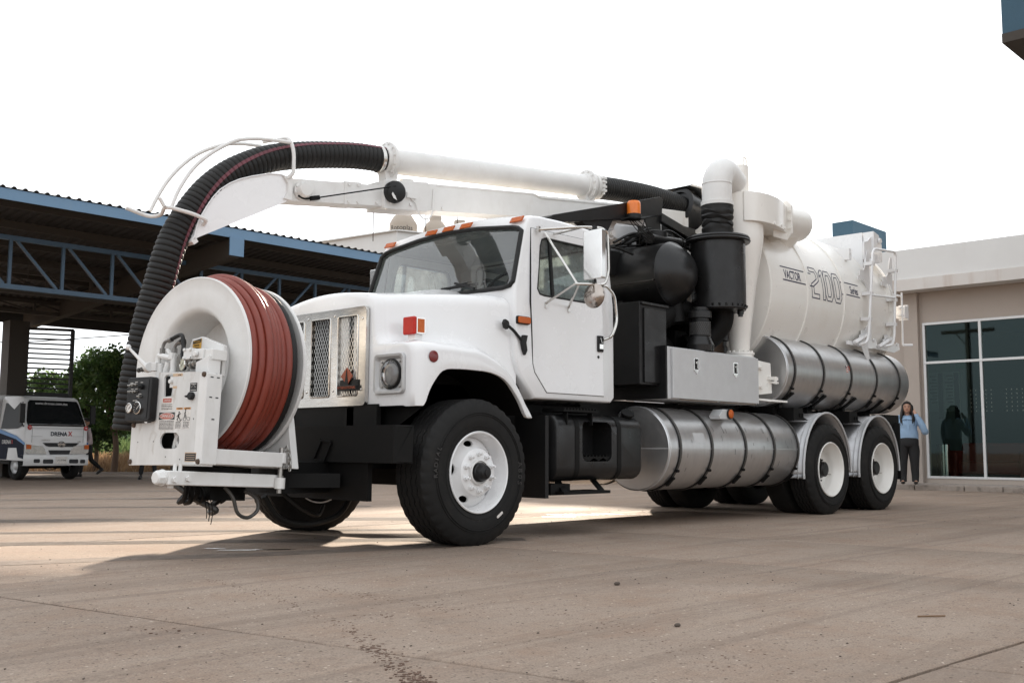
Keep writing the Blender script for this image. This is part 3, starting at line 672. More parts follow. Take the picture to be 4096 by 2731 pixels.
c = B(); c.prism([(wsx(z)-.25, y, z) for y,z in wfull], (.45,0,0)); cut(cab, c)
swo = [(.820,1.995),(.845,1.955),(.90,1.948),(1.56,1.945),(1.595,1.975),(1.585,2.36),(1.55,2.425),(1.50,2.437),(.955,2.437),(.91,2.418),(.885,2.36)]
c = B(); c.prism([(x,-.1,z) for x,z in swo], (0,2.6,0)); cut(cab, c)
rw = rrect(.38,2*CY-.38,2.03,2.49,.06)
c = B(); c.prism([(1.6,y,z) for y,z in rw], (.5,0,0)); cut(cab, c)
b = B(); b.add([(wsx(z)+.012-.03*(1-((y-CY)/.97)**2), y, z) for y,z in wfull]+[(wsx(2.27)+.012-.03, CY, 2.27)], [(i,(i+1)%len(wfull),len(wfull)) for i in range(len(wfull))])
ob('windscreen', b, GLASS, cab)
b = B(); b.tube([(wsx(z)-.004-.03*(1-((y-CY)/.97)**2), y, z) for y,z in wfull], .020, 8, closed=True); ob('windscreen_seal', b, RUBBER, cab)
b = B(); b.add([(1.79,y,z) for y,z in rw], [tuple(range(len(rw)))]); ob('rear_window', b, GLASSR, cab)
b = B(); b.tube([(1.80,y,z) for y,z in rw], .018, 6, closed=True); ob('rear_window_seal', b, RUBBER, cab)
def side(sgn):
    Y = (lambda y: y) if sgn > 0 else (lambda y: 2*CY-y)
    door = empty('door', truck)
    do = [(.792,2.50),(.742,1.88),(.756,1.62),(.763,1.386),(.786,1.315),(.93,1.157),(1.667,1.156),(1.660,1.887),(1.645,2.45),(1.61,2.505)]
    def slab_(pts, y0, y1):
        pl = []
        for (x0,z0),(x1,z1) in zip(pts, pts[1:]+pts[:1]):
            k = max(1, int(math.hypot(x1-x0,z1-z0)/.12))
            pl += [(x0+(x1-x0)*i/k, z0+(z1-z0)*i/k) for i in range(k)]
        b = B(); b.prism([(x,0,z) for x,z in pl], (0,1,0)); b.v = [(x, Y(tum(z)+(y1 if y > .5 else y0)), z) for x,y,z in b.v]; return b
    seam = [(x+(x-1.2)*.007, z+(z-1.8)*.005) for x,z in do]
    o1 = ob('door_seam', slab_(seam, .167, .20), RUBBER, door); o2 = ob('door_skin', slab_(do, .1625, .205), WHITE, door, bevel=.004)
    for o, g in ((o1,.985),(o2,1)):
        c = B(); c.prism([(1.2+(x-1.2)*g, Y(-.1), 2.19+(z-2.19)*g) for x,z in swo], (0,sgn*.6,0)); md = list(o.modifiers); cut_mods = [(m.width,) for m in md]
        for m in md: o.modifiers.remove(m)
        cut(o, c)
        for w_, in cut_mods: m = o.modifiers.new('bevel','BEVEL'); m.width = w_; m.segments = 2; m.limit_method = 'ANGLE'; m.angle_limit = R(40); m.harden_normals = True
    b = B(); b.tube([(x, Y(tum(z)+.166), z) for x,z in swo], .009, 6, closed=True); ob('window_seal', b, RUBBER, door)
    b = B(); b.bar((1.005,Y(tum(1.95)+.168),1.95),(1.008,Y(tum(2.435)+.168),2.435),.028,.02,up=(0,1,0)); ob('vent_window_post', b, RUBBER, door)
    b = B(); b.add([(x, Y(tum(z)+.180), z) for x,z in swo], [tuple(range(len(swo)))]); ob('side_window', b, GLASSW, door)
    b = B(); b.box(1.572,1.648,*sorted((Y(.146),Y(.163))),1.535,1.675); h = ob('door_handle', b, PLASTIC, door, bevel=.006)
    b = B(); b.box(1.585,1.635,*sorted((Y(.140),Y(.147))),1.56,1.60); b.bar((1.60,Y(.1445),1.655),(1.62,Y(.1445),1.61),.006,.004); ob('handle_paddle', b, CHROME, door)
    b = B(); b.lathe([(.013,0),(.012,-.006),(0,-.007)], (1.59,Y(.163),1.49), (0,sgn,0), 14); ob('door_lock', b, PLASTIC, door)
    b = B(); b.tube(fillet([(1.62,Y(.165),2.10),(1.62,Y(.10),2.11),(1.74,Y(.10),2.04),(1.775,Y(.10),1.80),(1.69,Y(.10),1.665),(1.66,Y(.165),1.645)],.07), .0135, 8); ob('grab_rail', b, STEEL, truck)
    # west-coast mirror on its tubes
    m = empty('wing_mirror', truck)
    b = B(); P = lambda x,y,z: (x, Y(y), z)
    b.tube(fillet([P(.841,.20,2.49),P(.985,-.17,2.482),P(1.10,-.27,2.478),P(1.17,-.275,2.455),P(1.185,-.275,2.12),P(1.135,-.275,2.015),P(.98,-.26,2.005),P(.835,-.21,1.995)],.06), .0115, 8)
    b.tube([P(1.06,.205,2.487),P(.985,-.17,2.482)], .010, 6); b.tube([P(.94,.20,2.48),P(.875,-.20,2.005)], .010, 6)
    b.tube([P(.835,-.21,1.995),P(.913,.165,1.885)], .010, 6); b.tube([P(.875,-.22,1.998),P(1.20,.165,1.88)], .010, 6)
    for q in ((.913,.162,1.87),(1.20,.162,1.865),(.841,.175,2.49)): b.box(q[0]-.012,q[0]+.012,*sorted((Y(q[1]-.006),Y(q[1]+.02))),q[2]-.025,q[2]+.025)
    ob('mirror_tubes', b, STEEL, m)
    b = B(); b.prism([P(1.02,y,z) for y,z in rrect(-.335,-.145,2.055,2.455,.012)], (.055,0,0)); ob('mirror_head', b, MATS['mirror_back'], m, bevel=.006)
    b = B(); b.tube([P(1.05,-.24,2.44),P(1.05,-.24,2.49)],.008,6); b.tube([P(1.05,-.24,2.0),P(1.05,-.24,2.06)],.008,6); b.box(1.035,1.065,*sorted((Y(-.255),Y(-.225))),2.462,2.495); b.box(1.035,1.065,*sorted((Y(-.255),Y(-.225))),1.99,2.02); ob('mirror_clamps', b, PLASTIC, m)
    b = B(); b.lathe([(.098,.02),(.102,.012),(.100,.0),(.085,-.014),(.05,-.026),(.0,-.030)], P(1.02,-.25,1.92), (1,0,0), 28); b.lathe([(.098,.02),(0,.022)], P(1.02,-.25,1.92), (1,0,0), 28); ob('round_mirror', b, MATS['round_mirror_back'], m)
    b = B(); b.prism([(x,Y(.158),z) for x,z in rrect(.566,.716,1.688,1.752,.012)], (0,sgn*.014,0)); ob('marker_base', b, RUBBER, truck)
    b = B(); b.prism([(x,Y(.140),z) for x,z in rrect(.574,.710,1.694,1.746,.012)], (0,sgn*.018,0)); ob('side_marker_lamp', b, ORANGE, truck, bevel=.005)
mat('mirror_back', (.78,.78,.77), .16, .85, col2=(.70,.70,.69), sc=5, rvar=.05)
mat('round_mirror_back', (.45,.40,.36), .2, 1, col2=(.35,.31,.28), sc=9, rvar=.08)
side(1); side(-1)
for y in (.322,.90,1.12,1.345,2*CY-.322):
    u = 1-((y-CY)/.96)**2; z = 2.560+.045*u; x = .752-.030*u+.5*(z-2.56-.05*u)
    M = frame((x-.006,y,z), (0,-1,0), (.42,0,.91)); b = B(M); b.prism([(p,q,0) for p,q in ((-.075,-.024),(.062,-.024),(.075,.024),(-.062,.024))], (0,0,.013))
    ob('roof_marker_lamp', b, ORANGE, cab, bevel=.004)
    b = B(M); b.sph((-.052,-.006,.0135),.005,6); b.sph((.052,.006,.0135),.005,6); ob('marker_screws', b, BOLT, cab)
b = B(); b.bar((.50,.92,2.035),(.60,.72,2.085),.012,.012); b.bar((.50,.98,2.035),(.60,.64,2.06),.010,.022); b.bar((.52,.60,2.01),(.585,.90,2.09),.018,.018); ob('wiper', b, PLASTIC, truck)
b = B(); b.prism([(x,.30,z) for x,z in ((.62,1.75),(.88,1.75),(.86,2.0),(.80,2.04),(.64,2.0))], (0,2*CY-.6,0)); ob('dashboard', b, GREYIN, cab)
b = B(); rows = []
Mst = frame((.98,.72,2.06),(0,1,0),(.55,0,.83)); b.T = Mst; b.tube([(.215*math.cos(2*PI*i/32),.215*math.sin(2*PI*i/32),0) for i in range(32)], .014, 8, closed=True)
for a in (90,210,330): b.bar((0,0,.03),(.21*math.cos(R(a)),.21*math.sin(R(a)),0),.03,.012)
b.cyl((0,0,.04),(0,0,.4),.03); ob('steering_wheel', b, PLASTIC, cab)
for y in (.72,1.55):
    b = B(); b.box(1.25,1.62,y-.25,y+.25,1.5,1.68); b.box(1.56,1.68,y-.24,y+.24,1.68,1.98); ob('seat', b, MATS['black_plastic'], cab, bevel=.03)
b = B(); b.box(.60,1.7,.26,2.0,1.18,1.22); ob('cab_floor', b, CHASSIS, cab)
b = B(); b.prism([(.83,.238+tum(2.03),2.01),(.905,.238+tum(2.03),2.01),(.915,.245+tum(2.1),2.10),(.845,.245+tum(2.1),2.10)], (0,.004,0)); ob('window_notice', b, MATS['tan_label'], cab)

# step, fuel tank, mud flap
b = B(); b.box(.86,.90,.12,.75,.31,.97); ob('mud_flap', b, PLASTIC, truck)
b = B()
sec = rrect(.08,.66,.442,.985,.11,5); rows = [[(x,y if y > CY else .37+(y-.37)*k,.71+(z-.71)*k) for y,z in sec] for x,k in ((.955,.93),(.965,.98),(.985,1),(2.07,1),(2.09,.98),(2.10,.93))]
b.grid(rows, True); b.add(rows[0],[tuple(range(len(sec)))]); b.add(rows[-1],[tuple(range(len(sec)))])
ft = ob('fuel_tank', b, BLACKS, truck)
c = B(); c.prism([(x,-.05,z) for x,z in rrect(1.275,1.665,.60,.93,.06)], (0,.34,0)); c2 = c; cut(ft, c)
for x in (1.18,1.74):
    b = B(); b.grid([[(x+d,.37+(y-.37)*1.012,.71+(z-.71)*1.012) for y,z in sec] for d in (0,.055)], True); ob('tank_strap', b, CHASSIS, ft)
b = B(); b.box(1.28,1.66,.10,.28,.625,.64)
for k in range(8): b.box(1.30+.045*k,1.315+.045*k,.10,.28,.64,.652)
b.prism([(1.29+.0,.09,.64),(1.65,.09,.64),(1.62,.09,.605),(1.56,.09,.63),(1.5,.09,.605),(1.44,.09,.63),(1.38,.09,.605),(1.32,.09,.605)], (0,.01,0)); ob('step_tread', b, CHASSIS, truck)
b = B(); b.box(1.02,1.47,.06,.30,1.005,1.022)
for k in range(11): b.box(1.03+.04*k,1.045+.04*k,.06,.30,1.022,1.036)
for x in (1.08,1.40): b.bar((x,.1,1.0),(x,.1,.90),.05,.012)
ob('step_plate', b, CHASSIS, truck)
b = B(); b.prism([(1.02,.06,.335),(1.62,.06,.335),(1.62,.06,.36),(1.02,.06,.36)], (0,.25,0)); b.bar((1.08,.1,.35),(1.15,.3,.50),.05,.02); b.bar((1.56,.1,.35),(1.6,.3,.50),.05,.02); b.box(.96,1.2,.15,.6,.33,.42); ob('lower_step', b, CHASSIS, truck)
b = B(); b.cyl((2.0,.20,.95),(1.99,.16,1.01),.05,n=14); b.cyl((1.99,.16,1.01),(1.985,.15,1.025),.06,n=10); ob('filler_cap', b, CHASSIS, ft)
# silencer-side black cabinet behind the cab
b = B(); b.box(2.235,2.655,.20,1.9,1.29,2.05); cb = ob('black_cabinet', b, BLACKP, truck, bevel=.006)
b = B(); b.box(2.29,2.63,.182,.2,1.31,1.995); ob('cabinet_door', b, BLACKS, cb, bevel=.004)
b = B(); b.box(2.25,2.665,.172,.25,2.02,2.048); ob('rain_lip', b, BLACKS, cb, bevel=.008)
def latch_bm(x, y, z, s=1.):
    b = B(); b.prism([(x+p*s,y,z+q*s) for p,q in ((-.045,.085),(.045,.085),(.05,.075),(.05,-.055),(.0,-.10),(-.05,-.055),(-.05,.075))], (0,-.004,0)); return b
def paddle_latch(x, y, z, parent, rot=0, s=1.):
    l = ob('paddle_latch', latch_bm(x,y,z,s), CHROME, parent, bevel=.0015)
    b = B(); b.box(x-.034*s,x+.034*s,y-.0055,y-.0041,z-.045*s,z+.07*s); ob('latch_recess', b, PLASTIC, parent)
    b = B(); b.bar((x+.012*s,y-.008,z+.055*s),(x+.012*s,y-.008,z-.035*s),.012*s,.004,up=(0,1,0)); b.lathe([(.013*s,0),(.012*s,-.006),(0,-.007)], (x-.012*s,y-.006,z+.03*s), (0,1,0), 10); b.sph((x,y-.005,z-.075*s),.008*s,6); ob('latch_handle', b, STEEL, parent)
paddle_latch(2.575,.1815,1.56,cb, s=1.)
# aluminium tool box
b = B(); b.box(2.545,4.13,.115,.60,1.165,1.655); tb = ob('tool_box', b, ALU2, truck, bevel=.008)
b = B(); b.box(2.52,2.545,.115,1.7,1.17,1.66); ob('box_front_plate', b, BLACKP, tb)
b = B(); b.box(2.60,4.125,.088,.1145,1.175,1.64); ob('tool_box_lid', b, ALU2, tb, bevel=.005)
b = B(); b.tube([(2.72,.10,1.166),(3.35,.10,1.166)],.007,6); b.tube([(3.40,.10,1.166),(4.08,.10,1.166)],.007,6); ob('lid_hinge', b, STEEL, tb)
paddle_latch(2.98,.0875,1.50,tb,s=.85); paddle_latch(3.68,.0875,1.50,tb,s=.85)
b = B(); b.box(3.28,3.48,.00,.16,1.02,1.07); b.prism([(3.30,.02,1.07),(3.56,.02,1.07),(3.56,.02,1.11),(3.33,.02,1.11)],(0,.1,0))
# hatch with clamps behind the tool box
b = B(); b.prism([(4.16,.16,1.64),(4.50,.16,1.62),(4.52,.16,1.30),(4.18,.16,1.27)], (0,.03,0)); hp = ob('clean_out_hatch', b, CREAM, truck, bevel=.006)
b = B(); b.prism([(4.14,.20,1.66),(4.22,.20,1.66),(4.24,.20,1.22),(4.15,.20,1.24)],(0,.3,0)); b.prism([(4.16,.20,1.245),(4.54,.20,1.22),(4.66,.06,1.225),(4.30,.06,1.225)],(0,0,-.02)); ob('hatch_chute', b, CREAM, hp)
for z in (1.56,1.36): b = B(); b.cyl((4.12,.145,z),(4.26,.145,z),.02,n=10); b.box(4.24,4.30,.13,.16,z-.022,z-.012); b.box(4.24,4.30,.13,.16,z+.012,z+.022); ob('hatch_hinge', b, CREAM, hp)
b = B(); b.box(4.42,4.60,.13,.16,1.44,1.475); b.box(4.47,4.60,.125,.16,1.405,1.425); b.cyl((4.55,.14,1.40),(4.55,.14,1.48),.02,n=8); ob('hatch_clamp', b, CREAM, hp)
# water tanks
def tank(name, x0, x1, cy, cz, r, straps, seam, dome, fd=.02):
    b = B(); b.lathe([(0,-fd),(r*.5,-fd*.8),(r*.85,-fd*.3),(r*.97,-.006),(r,.012),(r,(x1-x0)*.33),(r,(x1-x0)*.66),(r,x1-x0-.015),(r*.97,x1-x0+.01),(r*.8,x1-x0+dome*.45),(r*.5,x1-x0+dome*.8),(0,x1-x0+dome)], (x0,cy,cz), (1,0,0), 72)
    t = ob(name, b, ALU, truck, ang=30)
    for x in straps:
        s = B(); s.lathe([(r+.002,0),(r+.009,.004),(r+.009,.044),(r+.002,.048)], (x,cy,cz), (1,0,0), 64); ob('tank_strap', s, RUBBER, t)
        s = B(); s.lathe([(r+.010,.012),(r+.013,.014),(r+.013,.034),(r+.010,.036)], (x,cy,cz), (1,0,0), 64, ref=(0,0,1), a0=R(-60), a1=R(200)); ob('strap_band', s, MATS['worn_strap'], t)
        a = R(-42)
        for da in (0,R(12)): s = B(); s.cyl((x+.008,cy-(r+.02)*math.cos(a+da),cz+(r+.02)*math.sin(a+da)),(x+.042,cy-(r+.02)*math.cos(a+da),cz+(r+.02)*math.sin(a+da)),.014,n=8); ob('strap_bolt', s, CHASSIS, t)
        s = B(); s.bar((x+.024,cy-(r+.02)*math.cos(a),cz+(r+.02)*math.sin(a)),(x+.024,cy-(r+.03)*math.cos(a-R(14)),cz+(r+.02)*math.sin(a-R(14))),.036,.02); ob('strap_buckle', s, CHASSIS, t)
    s = B(); s.lathe([(r-.002,.004),(r+.004,.010),(r-.001,.018)], (x0,cy,cz), (1,0,0), 64); ob('end_weld', s, ALU2, t)
    if seam:
        s = B(); s.bar((x0+.01,cy-r-.001,cz),(x1-.01,cy-r-.001,cz),.012,.004); pts = [(x0+.012,cy-r*.999*1,cz)]
        s.bar((x0-fd*.1-.002,cy-r*.95,cz),(x0-fd-.003,cy,cz),.006,.010); ob('weld_seam', s, ALU2, t)
    return t
mat('scuff', (.10,.095,.09), .7, col2=(.3,.3,.3), sc=60, amt=.8)
mat('worn_strap', (.10,.095,.09), .5, .5, col2=(.05,.048,.045), sc=12)
lt = tank('lower_water_tank', 2.461, 4.86, .425, .712, .388, (2.60,3.13,3.74,4.30,4.80), True, .07)
ut = tank('upper_water_tank', 4.65, 7.78, .43, 1.566, .388, (4.78,5.44,6.12,6.80,7.46), False, .26)
tank('far_lower_water_tank', 2.461, 4.86, 2*CY-.425, .712, .388, (2.6,3.7,4.8), False, .07)
tank('far_upper_water_tank', 4.65, 7.62, 2*CY-.43, 1.566, .388, (4.78,6.1,7.46), False, .20)
b = B(); b.prism([(3.30,.045,1.03),(3.375,.045,1.095),(3.54,.045,1.095),(3.54,.045,1.0),(3.32,.045,1.0)], (0,.12,0)); ml = ob('marker_lamp_bracket', b, ALU2, truck, bevel=.004)
b = B(); b.lathe([(.052,.0),(.052,-.014),(.044,-.016)], (3.485,.045,1.052), (0,1,0), 20); ob('lamp_grommet', b, RUBBER, ml)
b = B(); b.lathe([(.044,-.008),(.042,-.022),(.03,-.028),(0,-.03)], (3.485,.045,1.052), (0,1,0), 20); ob('amber_marker_lamp', b, ORANGE, ml)
def decal(o_, x, z, w_, h_, m, name, par): # small printed sticker wrapped onto the near side of a tank
    cy, cz, r = o_; pts = []
    rows = []
    for i in range(4):
        a = math.asin((z+h_*i/3-cz)/r); rows.append([(x, cy-(r+.0015)*math.cos(a), cz+r*math.sin(a)), (x+w_, cy-(r+.0015)*math.cos(a), cz+r*math.sin(a))])
    return ob(name, B().grid(rows), m, par)
LT = (.425,.712,.388); decal(LT,2.86,.77,.19,.09,MATS['dull_aluminium'],'faded_data_plate',lt)
r5 = random.Random(2)
for k in range(26):
    x5 = 2.7+2.0*r5.random()
    if min(abs(x5+.02-s) for s in (2.62,3.15,3.76,4.32,4.82)) > .05: decal((.425,.712,.3882),x5,.712+r5.uniform(-.22,.20),r5.uniform(.004,.012),r5.uniform(.02,.06),MATS['scuff'],'scuff_mark',lt)
UT = (.43,1.566,.388)
decal(UT,6.02,1.60,.055,.09,PAPER,'flag_sticker',ut); decal(UT,6.095,1.63,.055,.055,PAPERR,'round_sticker',ut)
for k in range(4):
    d_ = decal((.43,1.566,.3885),6.022,1.605+.02*k,.051,.009,PAPERR,'flag_stripe',ut)
decal((.43,1.566,.389),6.022,1.652,.024,.034,NAVY,'flag_corner',ut)
for x in (4.85,5.6,6.35,7.1): 
    b = B(); b.bar((x,.55,1.15),(x,.25,1.19),.06,.06); b.bar((x,.3,1.18),(x,.10,1.32),.06,.02); b.box(x-.06,x+.06,.30,.60,1.06,1.17); ob('tank_cradle', b, CHASSIS, truck)
# rear mudguards
for wx in (WB1, WB2):
    b = B(); n = 22; pr = []
    for k in range(n+1):
        a = R(188-186*k/n); rx = .565; pr.append((wx+rx*math.cos(a)*(1.0 if abs(math.cos(a))<.9 else .99), .505+.655*max(-.1,math.sin(a))-.04))
    pr = [(pr[0][0],.445)]+pr+[(pr[-1][0]+.0,.46)]
    rows = [[(x,y,z) for x,z in pr] for y in (.03,.66)]
    b.grid(rows); mg = ob('rear_mudguard', b, FENDER, truck); md = mg.modifiers.new('solid','SOLIDIFY'); md.thickness = .006
    b = B(); b.tube([(x,.03,z) for x,z in pr], .013, 6); b.tube([(x,.10,z-.0) for x,z in pr], .006, 6); ob('rolled_edge', b, MATS['dull_aluminium'], mg)
    b = B(); b.box(wx-.10,wx+.12,.25,.8,1.03,1.10) if False else None
    b.prism([(wx-.34,.02,1.22),(wx-.14,.02,1.22),(wx-.12,.02,1.10),(wx-.04,.02,1.06),(wx-.04,.02,1.03),(wx-.36,.02,1.03)],(0,.3,0)) if False else None
    b = B(); b.prism([(wx-.62,.10,1.16),(wx-.42,.10,1.16),(wx-.40,.10,1.06),(wx-.30,.10,1.03),(wx-.62,.10,1.02)], (0,.4,0)); b.box(wx-.50,wx-.48,.085,.10,1.06,1.10); b.box(wx-.45,wx-.43,.085,.10,1.06,1.10); ob('mudguard_bracket', b, CHASSIS, mg)
dupm = None
b = B(); b.box(7.45,7.47,.05,.7,.35,1.05); ob('rear_mud_flap', b, PLASTIC, truck)
b = B(); b.box(7.5,7.9,.3,1.96,.85,1.12); b.box(7.2,7.6,.12,.3,1.0,1.15); ob('rear_bumper', b, CHASSIS, truck)

# debris tank
TX0, TX1, TR, TZ = 4.56, 7.72, .965, 2.47
b = B(); L_ = TX1-TX0; b.lathe([(0,-.10),(.35,-.085),(.7,-.05),(.88,-.02),(TR-.01,0),(TR,.01),(TR,L_*.3),(TR,L_*.6),(TR,L_),(TR-.05,L_+.02),(.7,L_+.14),(.35,L_+.2),(0,L_+.22)], (TX0,CY,TZ), (1,0,0), 96)
vt = ob('debris_tank', b, CREAM, truck, ang=30)
for x, w_ in ((5.36,.055),(6.26,.055)):
    s = B(); s.lathe([(TR-.002,0),(TR+.012,.004),(TR+.012,w_-.004),(TR-.002,w_)], (x,CY,TZ), (1,0,0), 96); ob('stiffening_ring', s, CREAM, vt)
s = B(); s.lathe([(TR-.002,0),(TR+.05,.004),(TR+.05,.03),(TR-.002,.034)], (7.52,CY,TZ), (1,0,0), 96); s.lathe([(TR-.002,0),(TR+.05,.004),(TR+.05,.03),(TR-.002,.034)], (7.58,CY,TZ), (1,0,0), 96); ob('rear_door_flange', s, CREAM, vt)
for k in range(14):
    a = R(150+10*k); s = B(); p = (7.50,CY+(TR+.028)*math.cos(a),TZ+(TR+.028)*math.sin(a)); hexbolt(s, p, (-1,0,0), .014, .02)
    ob('flange_bolt', s, CREAM, vt)
# lettering on the tank wall
def onT(x, s_):                                      # s_: height measured along the wall from the reference height
    def f(p):
        a = math.asin((2.60-TZ)/TR)+(p.y+s_)/TR; rr = TR+.0012+p.z
        return V((x+p.x, CY-rr*math.cos(a), TZ+rr*math.sin(a)))
    return f
def tilt(fn, k): return lambda p: fn(V((p.x, p.y+k*p.x, p.z)))
text('tank_lettering', 'VACTOR', .140, onT(5.045,.030), NAVY, vt, ext=.0004, sx=.66, off=.0022)
text('tank_lettering', 'Series', .140, onT(6.56,.030), NAVY, vt, ext=.0004, sx=.62, off=.0018)
def strip(pts, w_, fn, b, closed=False):
    P = [V((x,y,0)) for x,y in pts]; k = len(P); L, Rr = [], []
    for i in range(k):
        a = P[i-1] if (closed or i) else P[i]; c = P[(i+1)%k] if (closed or i < k-1) else P[i]
        d1 = (P[i]-a).normalized() if (P[i]-a).length else (c-P[i]).normalized(); d2 = (c-P[i]).normalized() if (c-P[i]).length else d1
        t = (d1+d2).normalized(); nrm = V((-t.y,t.x,0)); m_ = w_/2/max(.4, nrm.dot(V((-d2.y,d2.x,0))))
        L.append(fn(P[i]+nrm*m_)); Rr.append(fn(P[i]-nrm*m_))
    rng_ = range(k if closed else k-1); b.add([tuple(x) for x in L+Rr], [(i,(i+1)%k,k+(i+1)%k,k+i) for i in rng_])
f0 = onT(0,0)
b = B()
for x0,x1 in ((4.80,5.335),(5.43,5.50),(6.33,6.70)): 
    n = max(2,int((x1-x0)/.1))
    strip([(x0+(x1-x0)*i/n,.115) for i in range(n+1)], .014, f0, b)
for x0,x1 in ((4.82,5.335),(5.43,5.52),(6.34,6.70)): 
    n = max(2,int((x1-x0)/.1)); strip([(x0+(x1-x0)*i/n,-.035) for i in range(n+1)], .014, f0, b)
strip([(6.225,.105),(6.255,.105)],.014,f0,b); strip([(6.225,-.045),(6.255,-.045)],.014,f0,b)
ob('lettering_lines', b, NAVY, vt, weld=False)
def out_digit(d, x, y, s_):
    """Outlined octagonal digits, one closed outline per contour."""
    W = .19*s_; H = .36*s_; t = .05*s_; k = .04*s_
    if d == '0': cs = [[(k,0),(W-k,0),(W,k*1.6),(W,H-k*1.6),(W-k,H),(k,H),(0,H-k*1.6),(0,k*1.6)], [(t+k*.4,t),(W-t-k*.4,t),(W-t,t+k),(W-t,H-t-k),(W-t-k*.4,H-t),(t+k*.4,H-t),(t,H-t-k),(t,t+k)]]
    elif d == '1': cs = [[(0,0),(t*1.1,0),(t*1.1,H),(t*.2,H),(-t*.9,H-t),(-t*.9,H-t*1.9),(0,H-t*1.2)]]
    else: cs = [[(0,0),(W-k*.3,0),(W-k*.3,t),(t,t),(t,H*.38),(W-k,H*.52),(W,H*.60),(W,H-k*1.6),(W-k,H),(0,H),(0,H-t),(W-t-k*.4,H-t),(W-t,H-t-k),(W-t,H*.64),(W-t-k,H*.58),(0,H*.44)]]
    return [[(x+p,y+q) for p,q in c] for c in cs]
b = B(); xx = 5.475
for d, w_ in (('2',.225),('1',.105),('0',.215),('0',.21)):
    xo = xx+(.045 if d == '1' else 0)
    for c in out_digit(d, xo, -.165, 1.0):
        c2 = []
        for (p,q),(p2,q2) in zip(c, c[1:]+c[:1]):
            m_ = max(1,int(abs(q2-q)/.06)); c2 += [(p+(p2-p)*i/m_, q+(q2-q)*i/m_) for i in range(m_)]
        strip(c2, .0125, f0, b, True)
    xx += w_
ob('outlined_number', b, NAVY, vt, weld=False)
# tube racks folded against the tank's side
def rack(x, first):
    rk = empty('tube_rack', truck)
    b = B(); y = .085
    out = [(x-.02,3.17),(x-.33,3.17),(x-.33,2.96),(x-.22,2.95),(x-.13,2.92)]
    for cz in (2.68,): pass
    def bay(cz, r_): return [(x-.27+0*r_, cz+r_), *[(x-.24+.13*math.sin(R(t)), cz+r_*math.cos(R(t))) for t in range(0,181,20)], (x-.27, cz-r_)]
    prof_ = [(x,3.22),(x-.03,3.20)]
    prof_ += [(x-.06-.09*0,3.10)]
    prof_ = [(x,3.20),(x-.05,3.195),(x-.10,3.06),(x-.12,2.98),(x-.17,2.93),(x-.28,2.915),(x-.28,2.855),(x-.33,2.85),(x-.33,2.80),(x-.22,2.80),(x-.14,2.77),(x-.085,2.70),(x-.08,2.62),(x-.12,2.54),(x-.20,2.50),(x-.33,2.50),(x-.33,2.44),(x-.20,2.43),(x-.13,2.39),(x-.095,2.32),(x-.11,2.24),(x-.17,2.185),(x-.28,2.17),(x-.28,2.12),(x-.33,2.11),(x-.33,2.02),(x-.05,2.05),(x,2.10)]
    b.prism([(p,y+.10,q) for p,q in prof_], (0,.012,0)); ob('scalloped_plate', b, WHITE, rk)
    b = B(); b.prism([(x-.62,y+.12,2.02),(x-.40,y+.12,2.02),(x+.02,y+.05,2.08),(x+.04,y+.05,2.0),(x-.06,y+.08,1.955),(x-.62,y+.12,1.975)], (0,.02,0))
    ob('rack_arm', b, WHITE, rk)
    b = B(); p, q = V((x-.50,y+.09,2.0)), V((x-.17,y+.07,2.125)); d = (q-p); n_ = 60; pts = []
    u = d.normalized(); v1 = u.orthogonal().normalized(); v2 = u.cross(v1)
    for k in range(n_*5+1): a = 2*PI*k/5; pts.append(p+d*(k/(n_*5))+(v1*math.cos(a)+v2*math.sin(a))*.022)
    b.tube(pts, .006, 4); b.cyl(p,q,.019,n=8); b.tube([q+V((.02*math.cos(R(t)),-.01,.02*math.sin(R(t)))) for t in range(0,331,30)], .007, 5); ob('return_spring', b, WHITE, rk)
    b = B(); hexbolt(b,(x-.06,y+.05,2.06),(0,-1,0),.02,.015); hexbolt(b,(x-.50,y+.10,2.0),(0,-1,0),.016,.012); b.lathe([(.012,0),(0,0)],(x-.30,y+.07,2.0),(0,1,0),8); ob('rack_bolts', b, WHITE, rk)
    return rk
rack(7.03, True); rack(7.70, False)
b = B(); y = .07
b.tube(fillet([(6.50,y+.02,1.97),(6.64,y,2.0),(6.70,y,2.10),(6.89,y,3.19),(7.56,y,3.24),(7.43,y,2.13),(7.37,y,2.03),(7.2,y+.02,2.0)],.09,6), .017, 8); b.tube([(6.79,y,2.60),(7.49,y,2.64)],.015,8)
rf = ob('rack_frame', b, WHITE, truck)
for z in (2.3,2.62,3.0):
    for x0 in (6.70+.174*(z-2.1), 7.43+.117*(z-2.13)): s = B(); s.box(x0-.03,x0+.06,y-.01,y+.1,z-.02,z+.02); ob('frame_lug', s, WHITE, rf)
b = B(); b.prism([(6.60,.12,2.0),(6.78,.12,2.0),(6.79,.12,1.92),(6.84,.12,1.78),(6.81,.12,1.755),(6.77,.12,1.775),(6.66,.12,1.90)], (0,.014,0)); ob('pivot_lug', b, WHITE, truck, bevel=.003)
b = B(); b.tube([(7.82,.12,2.75),(7.80,.12,2.06)],.012,6); b.tube([(7.80,.12,2.06),(7.87,.02,2.06)],.016,8); b.tube([(7.80,.12,2.7),(7.70,.2,2.72)],.012,6); ob('door_crank', b, WHITE, truck)
b = B(); b.box(7.86,7.94,.10,.22,2.42,2.58); b.box(7.78,7.87,.12,.18,2.44,2.46); b.box(7.78,7.87,.12,.18,2.54,2.56); b.box(7.94,7.97,.10,.22,2.40,2.60); ob('door_latch', b, WHITE, truck)
